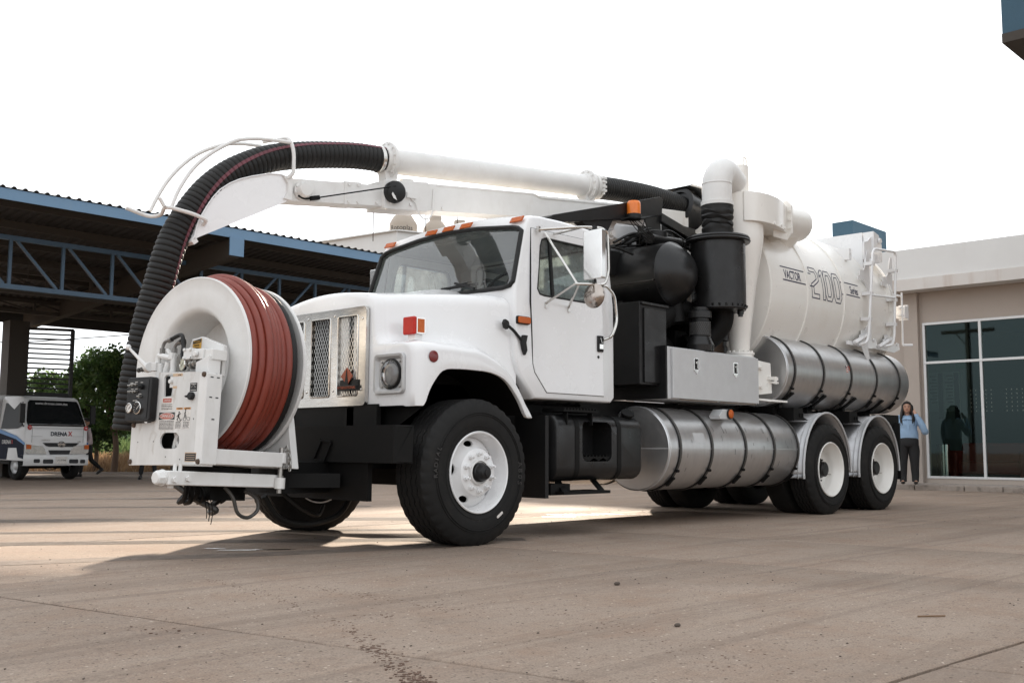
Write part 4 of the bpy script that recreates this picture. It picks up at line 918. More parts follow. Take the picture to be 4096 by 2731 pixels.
# cross member and hinge plates on the tank's rear top
b = B(); b.box(7.16,7.20,.33,2*CY-.33,3.02,3.47); b.box(7.203,7.5,.36,2*CY-.36,3.43,3.462); ob('hinge_box', b, WHITE, truck)
b = B(); b.prism([(6.93,.20,3.08),(7.15,.20,3.12),(7.15,.20,3.40),(7.02,.20,3.32),(6.93,.20,3.30)], (0,.02,0)); b.prism([(7.17,.18,3.05),(7.40,.18,3.10),(7.40,.18,3.32),(7.32,.18,3.44),(7.17,.18,3.47)], (0,.14,0)); hexbolt(b,(7.30,.175,3.36),(0,-1,0),.035,.03); ob('hinge_plate', b, WHITE, truck, bevel=.004)
b = B(); b.box(6.72,6.78,.30,.50,3.06,3.20); hexbolt(b,(6.75,.30,3.15),(0,-1,0),.014,.01); ob('tank_lug', b, WHITE, truck)

# cyclone, its stack and ducts
CX, CYY = 4.12, .30
KC = .967
def zc_(z): return .70+(z-.70)*KC
b = B(); b.lathe([(r_*KC, zc_(z)) for r_, z in [(.135,1.60),(.145,1.62),(.145,1.72),(.155,1.725),(.155,1.745),(.10,1.75),(.105,1.78),(.13,2.05),(.19,2.50),(.265,2.93),(.275,3.0),(.275,3.46),(.13,3.465),(.13,3.80),(.0,3.805)]], (CX,CYY,0), (0,0,1), 56)
cyc = ob('cyclone', b, CREAM, truck, ang=25)
for k in range(14):
    a = 2*PI*k/14; s = B(); hexbolt(s,(CX+.124*math.cos(a),CYY+.124*math.sin(a),1.711),(0,0,1),.012,.02); ob('flange_bolt', s, CREAM, cyc)
b = B(); b.tube(fillet([(CX-.01,CYY-.09,3.69),(CX-.02,CYY-.09,3.79),(CX+.04,CYY-.09,3.79),(CX+.05,CYY-.09,3.69)],.04), .009, 6); ob('lifting_eye', b, CREAM, cyc)
# involute inlet box
top, bot = 3.37, 3.06
inl = [(CX-.20,CYY-.20),(CX-.15,CYY-.26),(CX-.05,CYY-.305),(CX+.10,CYY-.325),(CX+.28,CYY-.315),(CX+.45,CYY-.28),(CX+.70,CYY-.19),(CX+.70,CYY+.16),(CX+.3,CYY+.25),(CX,CYY+.27)]
b = B(); b.prism([(x,y,bot) for x,y in inl], (0,0,top-bot)); ob('inlet_box', b, CREAM, cyc, bevel=.006)
b = B(); fl = [(CYY-.20,3.0),(CYY-.25,3.06),(CYY-.25,3.37),(CYY-.20,3.43),(CYY+.14,3.43),(CYY+.19,3.37),(CYY+.19,3.06),(CYY+.14,3.0)]
b.prism([(CX+.70,y,z) for y,z in fl], (.03,0,0)); b.box(CX+.40,CX+.70,CYY-.20,CYY-.185,2.985,3.065)
ob('inlet_flange', b, CREAM, cyc, bevel=.003)
for z in (3.12,3.215,3.31): 
    s = B(); hexbolt(s,(CX+.70,CYY-.228,z),(-1,0,0),.016,.018); ob('flange_bolt', s, CREAM, cyc)
for x in (.20,.34,.50):
    s = B(); hexbolt(s,(CX+x,CYY-.32+.05*(x>.4),3.075),(0,-1,0),.016,.018); ob('flange_bolt', s, CREAM, cyc)
b = B(); b.tube([V((CX+.73,CYY,3.25)),V((CX+1.30,CYY+.02,3.29))],[.20,.20],28); b.lathe([(.20,0),(.19,.04),(.15,.09),(.08,.115),(0,.12)],(CX+1.30,CYY+.02,3.29),(1,.03,.07),28); b.tube([V((CX+1.15,CYY+.05,3.25)),V((CX+1.2,CYY+.45,2.9))],.20,20); ob('inlet_duct', b, CREAM, truck, ang=30)
# gooseneck from the filter canister to the cyclone stack
NX, NY = 3.985, .45                                  # drawn here, then set 4 % smaller beside the silencer
TC = Matrix.Translation((3.575,.205,2.424)) @ Matrix.Scale(.958,4) @ Matrix.Translation((-3.985,-.45,-2.5))
b = B(TC); pts = [V((NX,NY,3.27)),V((NX,NY,3.50))]
for k in range(1,9):
    a = R(100*k/8); pts.append(V((NX+.17*(1-math.cos(a)), NY+.02*(1-math.cos(a)), 3.50+.17*math.sin(a))))
pts += [V((NX+.40,NY+.05,3.60))]
b.tube(pts, .158, 28); gn = ob('gooseneck_pipe', b, WDULL, truck, ang=30)
b = B(TC); b.lathe([(.158,0),(.172,.004),(.172,.045),(.158,.05)],(NX,NY,3.27),(0,0,1),28); b.lathe([(.158,0),(.163,.004),(.163,.014),(.158,.018)],(NX,NY,3.50),(0,0,1),28); ob('pipe_collar', b, WDULL, gn)
b = B(TC); prf = []; k = 20
for i in range(k+1):
    t = i/k; z = 2.90+.385*t; prf.append((.158+.012*t+(.008*math.sin(i*2.1)+.004*rnd.uniform(-1,1) if .25 < t < .85 else 0), z))
b.lathe(prf, (NX,NY,0), (0,0,1), 36, mod=lambda i,a,r,h: (r, h+.012*math.sin(a*2+i*.3)+.008*math.sin(a*5+i))); ob('rubber_bellows', b, HOSEB, truck, ang=30)
b = B(TC); b.lathe([(.0,2.15),(.275,2.15),(.285,2.165),(.285,2.865),(.335,2.87),(.342,2.885),(.332,2.90),(.337,2.912),(.325,2.93),(.17,2.935),(.0,2.94)], (NX,NY,0), (0,0,1), 56)
can = ob('filter_canister', b, BLACKS, truck, ang=28)
for k in range(10):
    a = R(200+14*k); s = B(TC); q_ = (NX+.287*math.cos(a),NY+.287*math.sin(a),2.19); s.box(q_[0]-.008,q_[0]+.008,q_[1]-.010,q_[1]+.010,2.178,2.202); ob('canister_clip', s, BLACKS, can)
s = B(TC); s.cyl((NX+.10,NY-.20,2.15),(NX+.10,NY-.20,2.11),.035,n=12); s.cyl((NX+.10,NY-.20,2.12),(NX+.10,NY-.20,2.085),.026,n=8); ob('drain_plug', s, BLACKS, can)
# silencer across the frame, dome end towards the viewer
SX, SZ, SR = 3.04, 2.42, .315
b = B(); b.lathe([(0,-.20),(.10,-.185),(.19,-.14),(.255,-.075),(.29,-.02),(SR,.01),(SR,.02),(SR,.8),(SR,1.6),(.29,1.63),(.15,1.72),(0,1.75)], (SX,.36,SZ), (0,1,0), 64)
sil = ob('silencer', b, BLACKS, truck, ang=40)
s = B(); s.lathe([(SR,0),(SR+.004,.006),(SR,.014)],(SX,.375,SZ),(0,1,0),64); s.lathe([(SR,0),(SR+.008,.004),(SR+.008,.05),(SR,.054)],(SX,1.25,SZ),(0,1,0),64); s.box(SX-SR-.006,SX-SR+.03,.39,1.3,SZ-.10,SZ-.085); ob('silencer_band', s, BLACKS, sil)
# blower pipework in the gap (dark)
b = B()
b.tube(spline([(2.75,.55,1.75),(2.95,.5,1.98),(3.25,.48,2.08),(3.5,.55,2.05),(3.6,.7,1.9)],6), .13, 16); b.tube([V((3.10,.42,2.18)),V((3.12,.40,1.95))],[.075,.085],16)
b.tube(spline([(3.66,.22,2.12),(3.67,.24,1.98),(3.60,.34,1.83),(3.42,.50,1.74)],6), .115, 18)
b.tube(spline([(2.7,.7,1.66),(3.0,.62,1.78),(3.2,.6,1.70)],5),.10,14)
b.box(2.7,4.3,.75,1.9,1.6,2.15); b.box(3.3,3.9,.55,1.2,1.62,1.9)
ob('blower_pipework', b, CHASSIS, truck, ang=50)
VX, VY = 3.24, .21
b = B(); b.lathe([(.0,1.66),(.13,1.66),(.135,1.72),(.10,1.80),(.105,1.81),(.105,1.95),(.085,1.96),(.085,1.98),(.115,1.985),(.115,2.045),(.10,2.06),(.08,2.065),(.08,2.09),(.0,2.095)], (VX,VY,0), (0,0,1), 32); rv = ob('relief_valve', b, BLACKS, truck, ang=25)
b = B(); rows_, cols_ = 6, 34
for i in range(rows_):
    for j in range(cols_):
        a = 2*PI*(j+.5*(i%2))/cols_; z = 1.83+.02*i; u = V((math.cos(a),math.sin(a),0)); t = V((-u.y,u.x,0)); c = V((VX,VY,z))+u*.1056
        b.add([tuple(c+t*(.0075*math.cos(q))+V((0,0,.0085*math.sin(q)))) for q in [2*PI*k/6 for k in range(6)]], [tuple(range(6))])
sc_ = ob('valve_screen_holes', b, MATS['screen_hole'] if 'screen_hole' in MATS else mat('screen_hole', (.07,.068,.066), .8), rv, weld=False); tag(sc_, kind='stuff')
b = B(); b.lathe([(.0,1.72),(.07,1.72),(.07,1.80),(.055,1.82),(.055,1.86),(.08,1.87),(.08,2.0),(.06,2.02),(0,2.03)], (4.27,.62,0), (0,0,1), 20); b.box(4.19,4.35,.56,.68,1.9,1.96); ob('second_relief_valve', b, BLACKS, truck, ang=25)
b = B(); b.prism([(3.86,.50,1.66),(3.86,.50,1.90),(4.0,.50,1.92),(4.12,.50,1.86),(4.16,.50,1.66)],(0,.2,0)); ob('worn_gearbox', b, MATS['rusty_bolt'], truck, bevel=.02)
# little hoses on the upper tank's front top
b = B(); 
for k in range(10): b.lathe([(.055,0),(.062,.01),(.055,.02)],(4.72+.021*k,.45,2.005),(1,0,.05),14)
b.tube(spline([(4.66,.5,2.06),(4.9,.45,2.09),(5.06,.42,2.085),(5.16,.40,2.03),(5.18,.39,1.94)],6), .024, 8); b.tube(spline([(4.9,.45,2.02),(5.0,.43,2.03),(5.05,.42,2.0),(5.06,.42,1.93)],5), .04, 10); b.cyl((5.18,.39,1.91),(5.18,.39,2.0),.034,n=8); b.cyl((5.06,.42,1.92),(5.06,.42,1.96),.05,n=10)
ob('tank_filler_hoses', b, HOSEB, truck)
# boom, swung a little to the far side
def bm(x, z, off=0.): return V((x, 1.13+.113*(4.5-x)-off, z))     # point in the boom's upright plane, off towards the viewer
boom = empty('boom', truck)
def beam(pts, half, name, m, bevel=.006):
    b = B(); b.prism([tuple(bm(x,z,half)) for x,z in pts], (bm(0,0,-half)-bm(0,0,half))); return ob(name, b, m, boom, bevel=bevel)
beam([(.62,2.815),(.70,3.075),(3.6,3.315),(4.3,3.36),(4.3,3.02),(3.6,3.08),(2.2,2.975)], .115, 'outer_beam', WDULL)
beam([(-.62,2.703),(-.62,2.893),(.66,3.02),(.66,2.84)], .095, 'inner_beam', WDULL)
beam([(.28,2.775),(.28,3.03),(.74,3.085),(.74,2.815)], .125, 'beam_collar', WDULL)
beam([(-.10,2.755),(-.10,2.955),(.06,2.97),(.06,2.775)], .103, 'splice_plate', WDULL, .002)
for x,z in ((-.06,2.935),(-.06,2.785),(.03,2.945),(.03,2.795),(.22,2.82),(.35,2.83),(.55,2.85),(.9,2.87)):
    b = B(); hexbolt(b, bm(x,z,.102+.024*(x>.25)), (-.113,-1,0), .016, .014); ob('beam_bolt', b, WDULL, boom)
b = B(); c = bm(-.50,2.80,.10); ax = V((-.113,-1,0)).normalized(); b.lathe([(.075,0),(.075,.02),(.06,.025),(.06,.07),(.052,.085),(0,.09)], c, ax, 28)
for k in range(8): a = R(45*k+20); hexbolt(b, c+V((math.cos(a)*.067,0,math.sin(a)*.067)), ax, .008, .025)
ob('beam_pivot_cap', b, WDULL, boom)
b = B(); c = bm(.36,2.925,.126); b.lathe([(.085,0),(.095,.004),(.098,.05),(.09,.075),(.075,.085),(0,.088)], c, ax, 32); ob('cable_reel', b, PLASTIC, boom)
b = B(); b.prism([tuple(c+ax*.088+V((p,0,q))) for p,q in ((-.06,-.02),(-.03,-.05),(-.01,-.085),(-.05,-.07),(-.07,-.04))], tuple(ax*.002)); ob('reel_scuff', b, WDULL, boom)
b = B(); b.tube([bm(-.36,2.765,.14),bm(.33,2.965,.21)], .006, 6); b.box(*[0]*6) if False else None
cb_ = bm(-.40,2.765,.115); b.bar(cb_+V((-.04,-.01,-.02)),cb_+V((.04,-.02,.0)),.03,.035); b.tube(spline([bm(-.55,2.75,.13),bm(-.5,2.735,.13),bm(-.44,2.745,.13)],4), .008, 6); ob('sensor_cable', b, CHASSIS, boom)
b = B(); b.tube(spline([bm(.55,2.9,.14),bm(.60,2.86,.14),bm(.63,2.78,.14),bm(.70,2.74,.14),bm(.78,2.80,.13),bm(.80,3.03,.125)],6), .006, 6); b.tube([bm(.84,3.075,.11),bm(2.0,3.185,.11),bm(2.1,3.165,.115),bm(3.2,3.26,.11)], .012, 6); b.bar(bm(.50,2.93,.125),bm(.60,2.93,.125),.05,.05); b.bar(bm(.52,3.08,.03),bm(.64,3.09,.03),.05,.03); ob('beam_wiring', b, WDULL, boom)
# white tube on top with clamps
b = B(); b.cyl(bm(.38,3.243),bm(2.92,3.436),.113,n=40); ob('suction_tube', b, WDULL, boom, ang=30)
td = (bm(2.92,3.436)-bm(.38,3.243)).normalized()
for x, z in ((.40,3.245),(2.84,3.430)):
    b = B(); b.lathe([(.11,-.06),(.125,-.055),(.128,-.02),(.165,-.015),(.165,.012),(.14,.02),(.113,.05)], bm(x,z), td, 40); ob('tube_flange', b, WDULL, boom, ang=25)
    b = B()
    for k in range(12): a = R(30*k+8); u = td.cross(V((0,0,1))).normalized(); w_ = u.cross(td); hexbolt(b, bm(x,z)+td*-.015+(u*math.cos(a)+w_*math.sin(a))*.148, -td, .011, .014)
    ob('flange_bolts', b, WDULL, boom)
    b = B(); b.prism([tuple(bm(x+p,z+q,.05)) for p,q in ((-.065,-.10),(.075,-.10),(.05,-.245),(-.04,-.245))], bm(0,0,-.05)-bm(0,0,.05)); ob('tube_saddle', b, WDULL, boom)
b = B(); b.lathe([(.115,.06),(.14,.065),(.14,.10),(.118,.105),(.118,.12),(.135,.125),(.135,.15),(.115,.155)], bm(2.84,3.430), td, 36); c = bm(2.95,3.438,.13); b.cyl(c+V((0,0,-.10)),c+V((0,0,.09)),.014,n=8)
for dz in (-.06,-.02,.03,.07): b.box(c.x-.03,c.x+.03,c.y-.02,c.y+.02,c.z+dz-.012,c.z+dz+.012)
ob('swivel_clamp', b, WDULL, boom, ang=25)
# corrugated hoses
def corr(path, r, pitch, name, par, n=24, depth=.0042):
    P = spline(path, 30); L = [0]
    for a, c in zip(P, P[1:]): L.append(L[-1]+(c-a).length)
    tot = L[-1]; k = int(tot/pitch); pts = []; rs = []; j = 0
    for i in range(k*6+1):
        s_ = tot*i/(k*6)
        while j < len(L)-2 and L[j+1] < s_: j += 1
        t = (s_-L[j])/max(1e-9, L[j+1]-L[j]); pts.append(P[j].lerp(P[j+1], t)); ph = (i % 6)/6
        rs.append(r-depth+depth*math.sqrt(max(0,math.sin(PI*ph)))*1.6 if ph else r-depth*1.7)
    b = B(); b.tube(pts, rs, n); return ob(name, b, HOSEB, par, ang=60), pts
hp_ = [bm(.36,3.243),bm(.1,3.229),bm(-.188,3.186),bm(-.511,3.118),bm(-.773,3.035),bm(-.99,2.92),bm(-1.137,2.812),bm(-1.262,2.685),bm(-1.366,2.54),bm(-1.448,2.40),bm(-1.51,2.262),bm(-1.555,2.119)]
e1 = V((-1.600,1.84,1.90)); hp_ += [e1, V((-1.655,1.87,1.62)), V((-1.70,1.895,1.32)), V((-1.735,1.91,1.02)), V((-1.75,1.92,.82))]
hose, hpts = corr(hp_, .112, .043, 'suction_hose', boom)
b = B(); sp = []                                     # maroon stripe along the hose
for i in range(0, len(hpts)-2, 1):
    t = (hpts[min(i+1,len(hpts)-1)]-hpts[max(i-1,0)]).normalized(); side_ = V((-.113,-1,0)).normalized(); side_ = (side_-t*side_.dot(t)).normalized(); up = side_.cross(t)
    up = -up
    k = i/len(hpts); ang_ = R(interp(k, [(0,50),(.2,42),(.38,16),(.5,-8),(.62,-34),(.72,-52),(1,-62)]))
    if i % 6 == 0: r_ = .1085
    else: r_ = .1165
    rowp = []
    for da in (-.12,0,.12):
        a = ang_*(1 if True else 0)+da; rowp.append(tuple(hpts[i]+(side_*math.cos(a)+up*math.sin(a))*r_))
    sp.append(rowp)
b.grid(sp); ob('hose_stripe', b, HSTRIPE, boom, ang=60)
b = B(); b.lathe([(.114,-.05),(.12,-.045),(.12,-.02),(.114,-.015)], bm(.34,3.241), td, 32); ob('hose_clamp', b, STEEL, boom)
corr([bm(2.97,3.438),bm(3.3,3.462),bm(3.7,3.475),bm(4.05,3.465),V((4.35,1.15,3.43)),V((4.62,1.14,3.33)),V((4.75,1.14,3.2))], .120, .035, 'rear_suction_hose', boom)
b = B(); pts = [V((4.30,1.15,3.45)),V((4.48,1.14,3.42)),V((4.64,1.14,3.32)),V((4.72,1.14,3.15)),V((4.72,1.14,2.9))]; b.tube(spline(pts,6),[.185]*25,20); b.lathe([(.15,-.04),(.20,-.03),(.20,.0),(.17,.01)],V((4.30,1.15,3.45)),(1,0,-.15),28); ob('suction_elbow', b, BLACKS, boom, ang=40)
b = B(); rows = []
for y in (1.0,1.3): rows.append([(4.28,y,3.66),(4.5,y,3.665),(4.66,y,3.62),(4.78,y,3.52),(4.84,y,3.38),(4.86,y,3.1)])
b.grid(rows); hs_ = ob('elbow_guard', b, BLACKP, boom); hs_.modifiers.new('s','SOLIDIFY').thickness = .012
b = B()
for y in (.985,1.315): b.tube([(4.28,y,3.66),(4.5,y,3.665),(4.66,y,3.62),(4.78,y,3.52),(4.84,y,3.38)],.014,6)
ob('guard_rim', b, WDULL, boom)
b = B(); b.prism([(4.84,.94,3.0),(4.84,1.37,3.0),(4.80,1.37,3.55),(4.80,.94,3.55)],(.02,0,0)); ob('guard_back', b, BLACKP, boom)
# hose tray at the boom tip
tray = [(-.604,2.893),(-.70,2.912),(-.80,2.900),(-.949,2.851),(-1.05,2.81),(-1.128,2.765),(-1.21,2.70),(-1.265,2.63),(-1.312,2.55),(-1.36,2.455),(-1.385,2.38),(-1.40,2.30)]
low = [(-.62,2.70),(-1.148,2.415),(-1.36,2.300)]
b = B(); b.prism([tuple(bm(x,z,.10)) for x,z in tray+[(-1.385,2.285)]+low[::-1]], bm(0,0,.08)-bm(0,0,.10)); ob('tray_side', b, WHITE, boom)
b = B(); b.prism([tuple(bm(x,z,-.10)) for x,z in tray+[(-1.385,2.285)]+low[::-1]], bm(0,0,-.12)-bm(0,0,-.10)); ob('tray_side', b, WHITE, boom)
lp = tray+[(-1.425,2.255)]
b = B(); b.grid([[tuple(bm(x,z,o)) for x,z in lp] for o in (.11,-.12)]); t_ = ob('tray_floor', b, WHITE, boom, ang=60); t_.modifiers.new('s','SOLIDIFY').thickness = .01
b = B(); b.prism([tuple(bm(x,z,.11)) for x,z in ((-1.425,2.262),(-1.385,2.285),(-1.368,2.262),(-1.40,2.235))], bm(0,0,-.12)-bm(0,0,.11)); ob('tray_lip', b, WDULL, boom)
b = B(); b.prism([tuple(bm(x,z,.125)) for x,z in ((-.68,2.895),(-.60,2.90),(-.60,2.70),(-.67,2.71),(-.64,2.76),(-.64,2.84))], bm(0,0,.095)-bm(0,0,.125)); ob('tray_bracket', b, WDULL, boom, bevel=.003)
# round-bar guards over the hose
b = B(); near = [(-1.601,2.491),(-1.548,2.637),(-1.446,2.813),(-1.309,2.958),(-1.136,3.084),(-1.02,3.129),(-.868,3.158),(-.643,3.176)]
b.tube(spline([bm(x,z,.14) for x,z in near],5), .0155, 8)
far = [(-1.496,2.543),(-1.45,2.652),(-1.373,2.798),(-1.265,2.942),(-1.12,3.074),(-.938,3.173),(-.771,3.217),(-.60,3.23)]
b.tube(spline([bm(x-.12,z-.04,-.16) for x,z in far],5), .0155, 8)
b.tube(fillet([bm(-.70,3.23,-.16),bm(-.64,3.235,.0),bm(-.64,3.215,.13),bm(-.615,3.10,.155),bm(-.615,2.92,.155),bm(-.645,2.88,.12)],.09,6), .0155, 8)
b.tube(fillet([bm(-1.80,2.50,-.16),bm(-1.62,2.455,-.16),bm(-1.60,2.45,.0),bm(-1.66,2.49,.14),bm(-1.45,2.46,.16),bm(-1.33,2.428,.155),bm(-1.33,2.40,.10)],.08,5), .0155, 8); b.tube([bm(-1.695,2.545,.14),bm(-1.655,2.485,.14)],.0155,8); b.tube([bm(-1.0,2.84,0),bm(-1.0,2.79,0)],.01,6)
ob('hose_guard', b, WDULL, boom)
# boom base: black upper arm, gusset, slewing post, cylinders, hydraulic hoses
b = B(); b.prism([(x,.60,z) for x,z in ((1.471,2.77),(1.50,2.79),(3.133,3.249),(3.19,3.235),(3.17,3.06),(2.7,2.955),(1.918,2.80),(1.60,2.735),(1.471,2.737))], (0,.16,0)); ob('boom_rest_arm', b, BLACKP, truck, bevel=.005)
b = B(); b.prism([(x,.62,z) for x,z in ((1.918,2.80),(2.103,2.727),(2.16,2.45),(2.36,2.45),(2.30,2.75),(2.42,2.93))], (0,.10,0)); ob('rest_gusset', b, BLACKP, truck, bevel=.004)
b = B(); b.prism([tuple(bm(x,z,.13)) for x,z in ((2.55,2.98),(3.7,3.10),(3.9,2.95),(3.4,2.86),(3.1,2.90),(2.95,2.83),(2.86,2.70),(2.74,2.70),(2.70,2.86))], bm(0,0,-.13)-bm(0,0,.13)); ob('boom_knuckle', b, WHITE, truck, bevel=.006)
b = B(); b.prism([(x,.745,z) for x,z in ((2.37,2.99),(3.05,3.03),(3.10,2.96),(2.62,2.925),(2.575,2.88),(2.555,2.75),(2.47,2.735),(2.42,2.78),(2.40,2.92))],(0,.05,0)); ob('knuckle_plate', b, WHITE, truck, bevel=.004)
b = B(); c = V((2.49,.745,2.79)); b.cyl(c,c+V((0,-.06,0)),.035,n=14); b.cyl(c,c+V((0,-.02,0)),.06,n=16); ob('knuckle_pin', b, WHITE, truck)
b = B(); b.cyl((4.05,1.13,2.6),(4.05,1.13,3.1),.20,n=24); b.box(3.85,4.3,.95,1.3,2.95,3.15); b.box(3.5,4.5,.7,1.6,2.45,2.62); b.cyl((2.75,1.2,2.70),(3.9,1.14,2.86),.075,n=16); b.cyl((2.5,.98,2.62),(3.6,.98,2.66),.09,n=16); b.box(2.4,3.2,.85,1.5,2.42,2.66); b.box(3.3,3.6,.75,1.0,2.7,2.95); b.cyl((3.2,.72,2.78),(3.2,.72,2.9),.14,n=18); b.cyl((3.0,.62,2.80),(3.5,.62,2.83),.05,n=12); b.cyl((3.55,.62,2.83),(3.75,.62,2.84),.035,n=10)
b.prism([(3.15,.9,2.7),(3.6,.9,2.7),(3.55,.9,3.25),(3.25,.9,3.22)],(0,.03,0)); b.bar((3.55,.9,3.15),(4.35,.9,3.0),.06,.09)
ob('boom_turret', b, BLACKP, truck, ang=40)
b = B(); r2 = random.Random(3)
for k in range(16):
    a = V((2.70+r2.uniform(0,.5),.70+r2.uniform(0,.35),2.68+r2.uniform(0,.12))); d = V((4.05+r2.uniform(-.2,.2),.7+r2.uniform(0,.5),2.65+r2.uniform(0,.25)))
    m1 = a.lerp(d,.35)+V((0,-.05,.10+r2.uniform(0,.12))); m2 = a.lerp(d,.7)+V((0,-.06,.10+r2.uniform(-.08,.1))); b.tube(spline([a,m1,m2,d],7), .009+r2.uniform(0,.008), 6)
for k in range(7):
    a = V((2.45+r2.uniform(0,.5),.6,2.95+r2.uniform(0,.1))); d = V((2.6+r2.uniform(0,.9),.62,2.70)); b.tube(spline([a,a.lerp(d,.4)+V((r2.uniform(-.1,.1),-.03,-.05)),d],6), .004, 5)
b.tube(spline([(2.30,.6,2.45),(2.31,.6,2.6),(2.45,.6,2.62),(2.7,.62,2.6)],5), .014, 6); b.tube([(2.30,.6,2.45),(2.30,.6,2.66)],.016,6)
ob('hydraulic_hoses', b, HOSEB, truck)
b = B(); b.prism([(2.42,.55,2.90),(2.50,.50,2.925),(2.68,.48,2.93),(2.92,.52,3.005),(2.90,.66,3.0),(2.60,.68,2.93)], (0,0,-.012)); b.bar((2.8,.6,2.97),(2.9,.7,3.05),.03,.03); bp_ = ob('beacon_plate', b, CHASSIS, truck)
b = B(); b.lathe([(.078,0),(.078,.045),(.070,.05)], (2.63,.55,2.925), (0,0,1), 28); ob('beacon_base', b, PLASTIC, bp_)
pr = [(.066,.05)]+[(.066+(.0015 if i%2 else 0),.052+.012*i) for i in range(9)]+[(.064,.165),(.055,.178),(.0,.182)]
b = B(); b.lathe(pr, (2.63,.55,2.925), (0,0,1), 32); ob('amber_beacon', b, ORANGE2, bp_, ang=40)
# front hose reel on its swinging frame (built in its own slightly turned axes)
psi, tl = .1418, -.0468
X_ = V((math.cos(psi)*math.cos(tl), math.sin(psi)*math.cos(tl), math.sin(tl))); Y_ = V((-math.sin(psi), math.cos(psi), 0)); Z_ = X_.cross(Y_); O_ = V((-1.7195,1.0987,1.27))
TM = Matrix(((X_.x,Y_.x,Z_.x,O_.x),(X_.y,Y_.y,Z_.y,O_.y),(X_.z,Y_.z,Z_.z,O_.z),(0,0,0,1)))
sh_ = X_*-.087+Y_*-.108
reel = empty('hose_reel', truck); pan = empty('reel_control_panel', truck, sh_); rfm = empty('reel_frame', truck)
RR = .6105
b = B(TM); b.lathe([(RR-.004,.018),(RR+.002,.012),(RR+.002,-.004),(RR-.006,-.008),(RR-.02,-.002),(.52,.0),(.405,.004),(.385,.012),(.37,.03),(.36,.06),(.35,.30),(.0,.31),(.0,.33),(.37,.33),(.385,.06),(.40,.024),(.52,.016)], (0,0,0), (1,0,0), 96, close=False); ob('near_flange', b, WDULL, reel, ang=30)
b = B(TM); b.lathe([(.30,.46),(.40,.470),(RR-.02,.480),(RR-.006,.476),(RR+.002,.482),(RR+.002,.50),(RR-.004,.506),(.40,.495),(.3,.495)], (0,0,0), (1,0,0), 96); ob('far_flange', b, WDULL, reel, ang=30)
b = B(TM); b.lathe([(.44,.015),(.44,.47)], (0,0,0), (1,0,0), 48); ob('drum', b, WDULL, reel)
# hose coils: each turn of hose of its own
def coil(ax, r, hr, m, wob, skew):
    b = B(TM); n = 96; pts = []
    for k in range(n): a = 2*PI*k/n; pts.append((ax+wob*math.sin(a*2+skew)+skew*.006*math.cos(a), (r+.004*math.sin(3*a+skew))*math.cos(a), (r+.004*math.sin(3*a+skew))*math.sin(a)))
    b.tube(pts, hr, 12, closed=True); return ob('hose_turn', b, m, reel, ang=60)
cx_ = [.046,.102,.157,.214,.270,.327,.383,.437]
hr_ = [.588,.606,.630,.618,.598,.584,.592,.586]
for k,(a_,r_) in enumerate(zip(cx_,hr_)): coil(a_, r_, .0300, HOSER if k < 7 else HOSEB, .005, k*.9)
# frame
b = B(TM); b.box(-.258,-.135,-.515,-.435,-.69,-.105)
ob('corner_post', b, WDULL, rfm, bevel=.006)
b = B(TM); b.box(-.135,.44,-.50,-.40,-.685,-.585); ob('side_rail', b, WDULL, rfm, bevel=.006)
b = B(TM); b.box(-.135,.44,.15,.23,-.685,-.585); b.box(-.24,.54,-.42,.22,-.69,-.668); ob('far_rail', b, WDULL, rfm, bevel=.005)
b = B(TM); b.box(.53,.55,-.44,.44,-.69,.0); b.prism([(.53,-.50,-.69),(.53,-.44,-.69),(.53,-.30,-.05),(.53,-.36,-.05)],(.06,0,0)); ob('rear_plate', b, WDULL, rfm, bevel=.004)
b = B(TM)
for x,z in ((-.22,-.13),(-.17,-.13),(-.22,-.26),(-.17,-.26),(-.19,-.40)): b.prism([(x-.011,-.5155,z-.004),(x+.011,-.5155,z-.004),(x+.011,-.5155,z+.004),(x-.011,-.5155,z+.004)],(0,-.001,0))
ob('post_slots', b, INK, rfm)
b = B(TM); b.cyl((.45,-.47,-.655),(.45,-.47,-.585),.034,n=20); b.cyl((.45,-.47,-.83),(.45,-.47,-.755),.036,n=20); ob('hinge_knuckle', b, WDULL, rfm); 
b = B(TM); b.cyl((.45,-.47,-.86),(.45,-.47,-.55),.017,n=12); ob('hinge_pin', b, BOLT, rfm)
for k in range(6):
    c = V((.495+.004*k-(.02 if k == 0 else 0),-.49,-.555-.027*k)); pts = []
    for i in range(14):
        a = 2*PI*i/14; u = V((1,0,0)) if k % 2 else V((0,1,0)); pts.append(c+u*(.010*math.cos(a))+V((0,0,.019*math.sin(a))))
    b = B(TM); b.tube(pts, .0045, 6, closed=True); ob('chain_link', b, BOLT, rfm)
# swing arm under the frame, slewing ring
b = B(TM); b.box(-.44,.50,-.45,-.33,-.825,-.735); ob('swing_arm', b, WDULL, rfm, bevel=.008)
b = B(TM); b.lathe([(.25,-.735),(.26,-.73),(.26,-.70),(.25,-.695)], (.14,-.12,0), (0,0,1), 64, mod=lambda i,a,r,h: (r+(.006 if (int(a*64/(2*PI)+.5)%2 and i in (1,2)) else 0),h)); b.box(-.1,.5,-.33,.05,-.80,-.735); ob('slewing_ring', b, CHASSIS, rfm)
b = B(TM); b.lathe([(.05,0),(.045,-.05),(.035,-.06),(0,-.062)], (-.44,-.39,-.78), (1,0,.05), 8); b.lathe([(.05,.0),(.052,-.012),(.04,-.014)],(-.44,-.39,-.78),(1,0,0),20); ob('arm_end_fitting', b, WDULL, rfm)
for p_, x_ in (((-.40,-.452,-.79),(0,-1,0)),((-.30,-.452,-.78),(0,-1,0)),((-.38,-.39,-.825),(0,0,-1))): b = B(TM); hexbolt(b,p_,x_,.02,.018); ob('arm_bolt', b, WDULL, rfm)
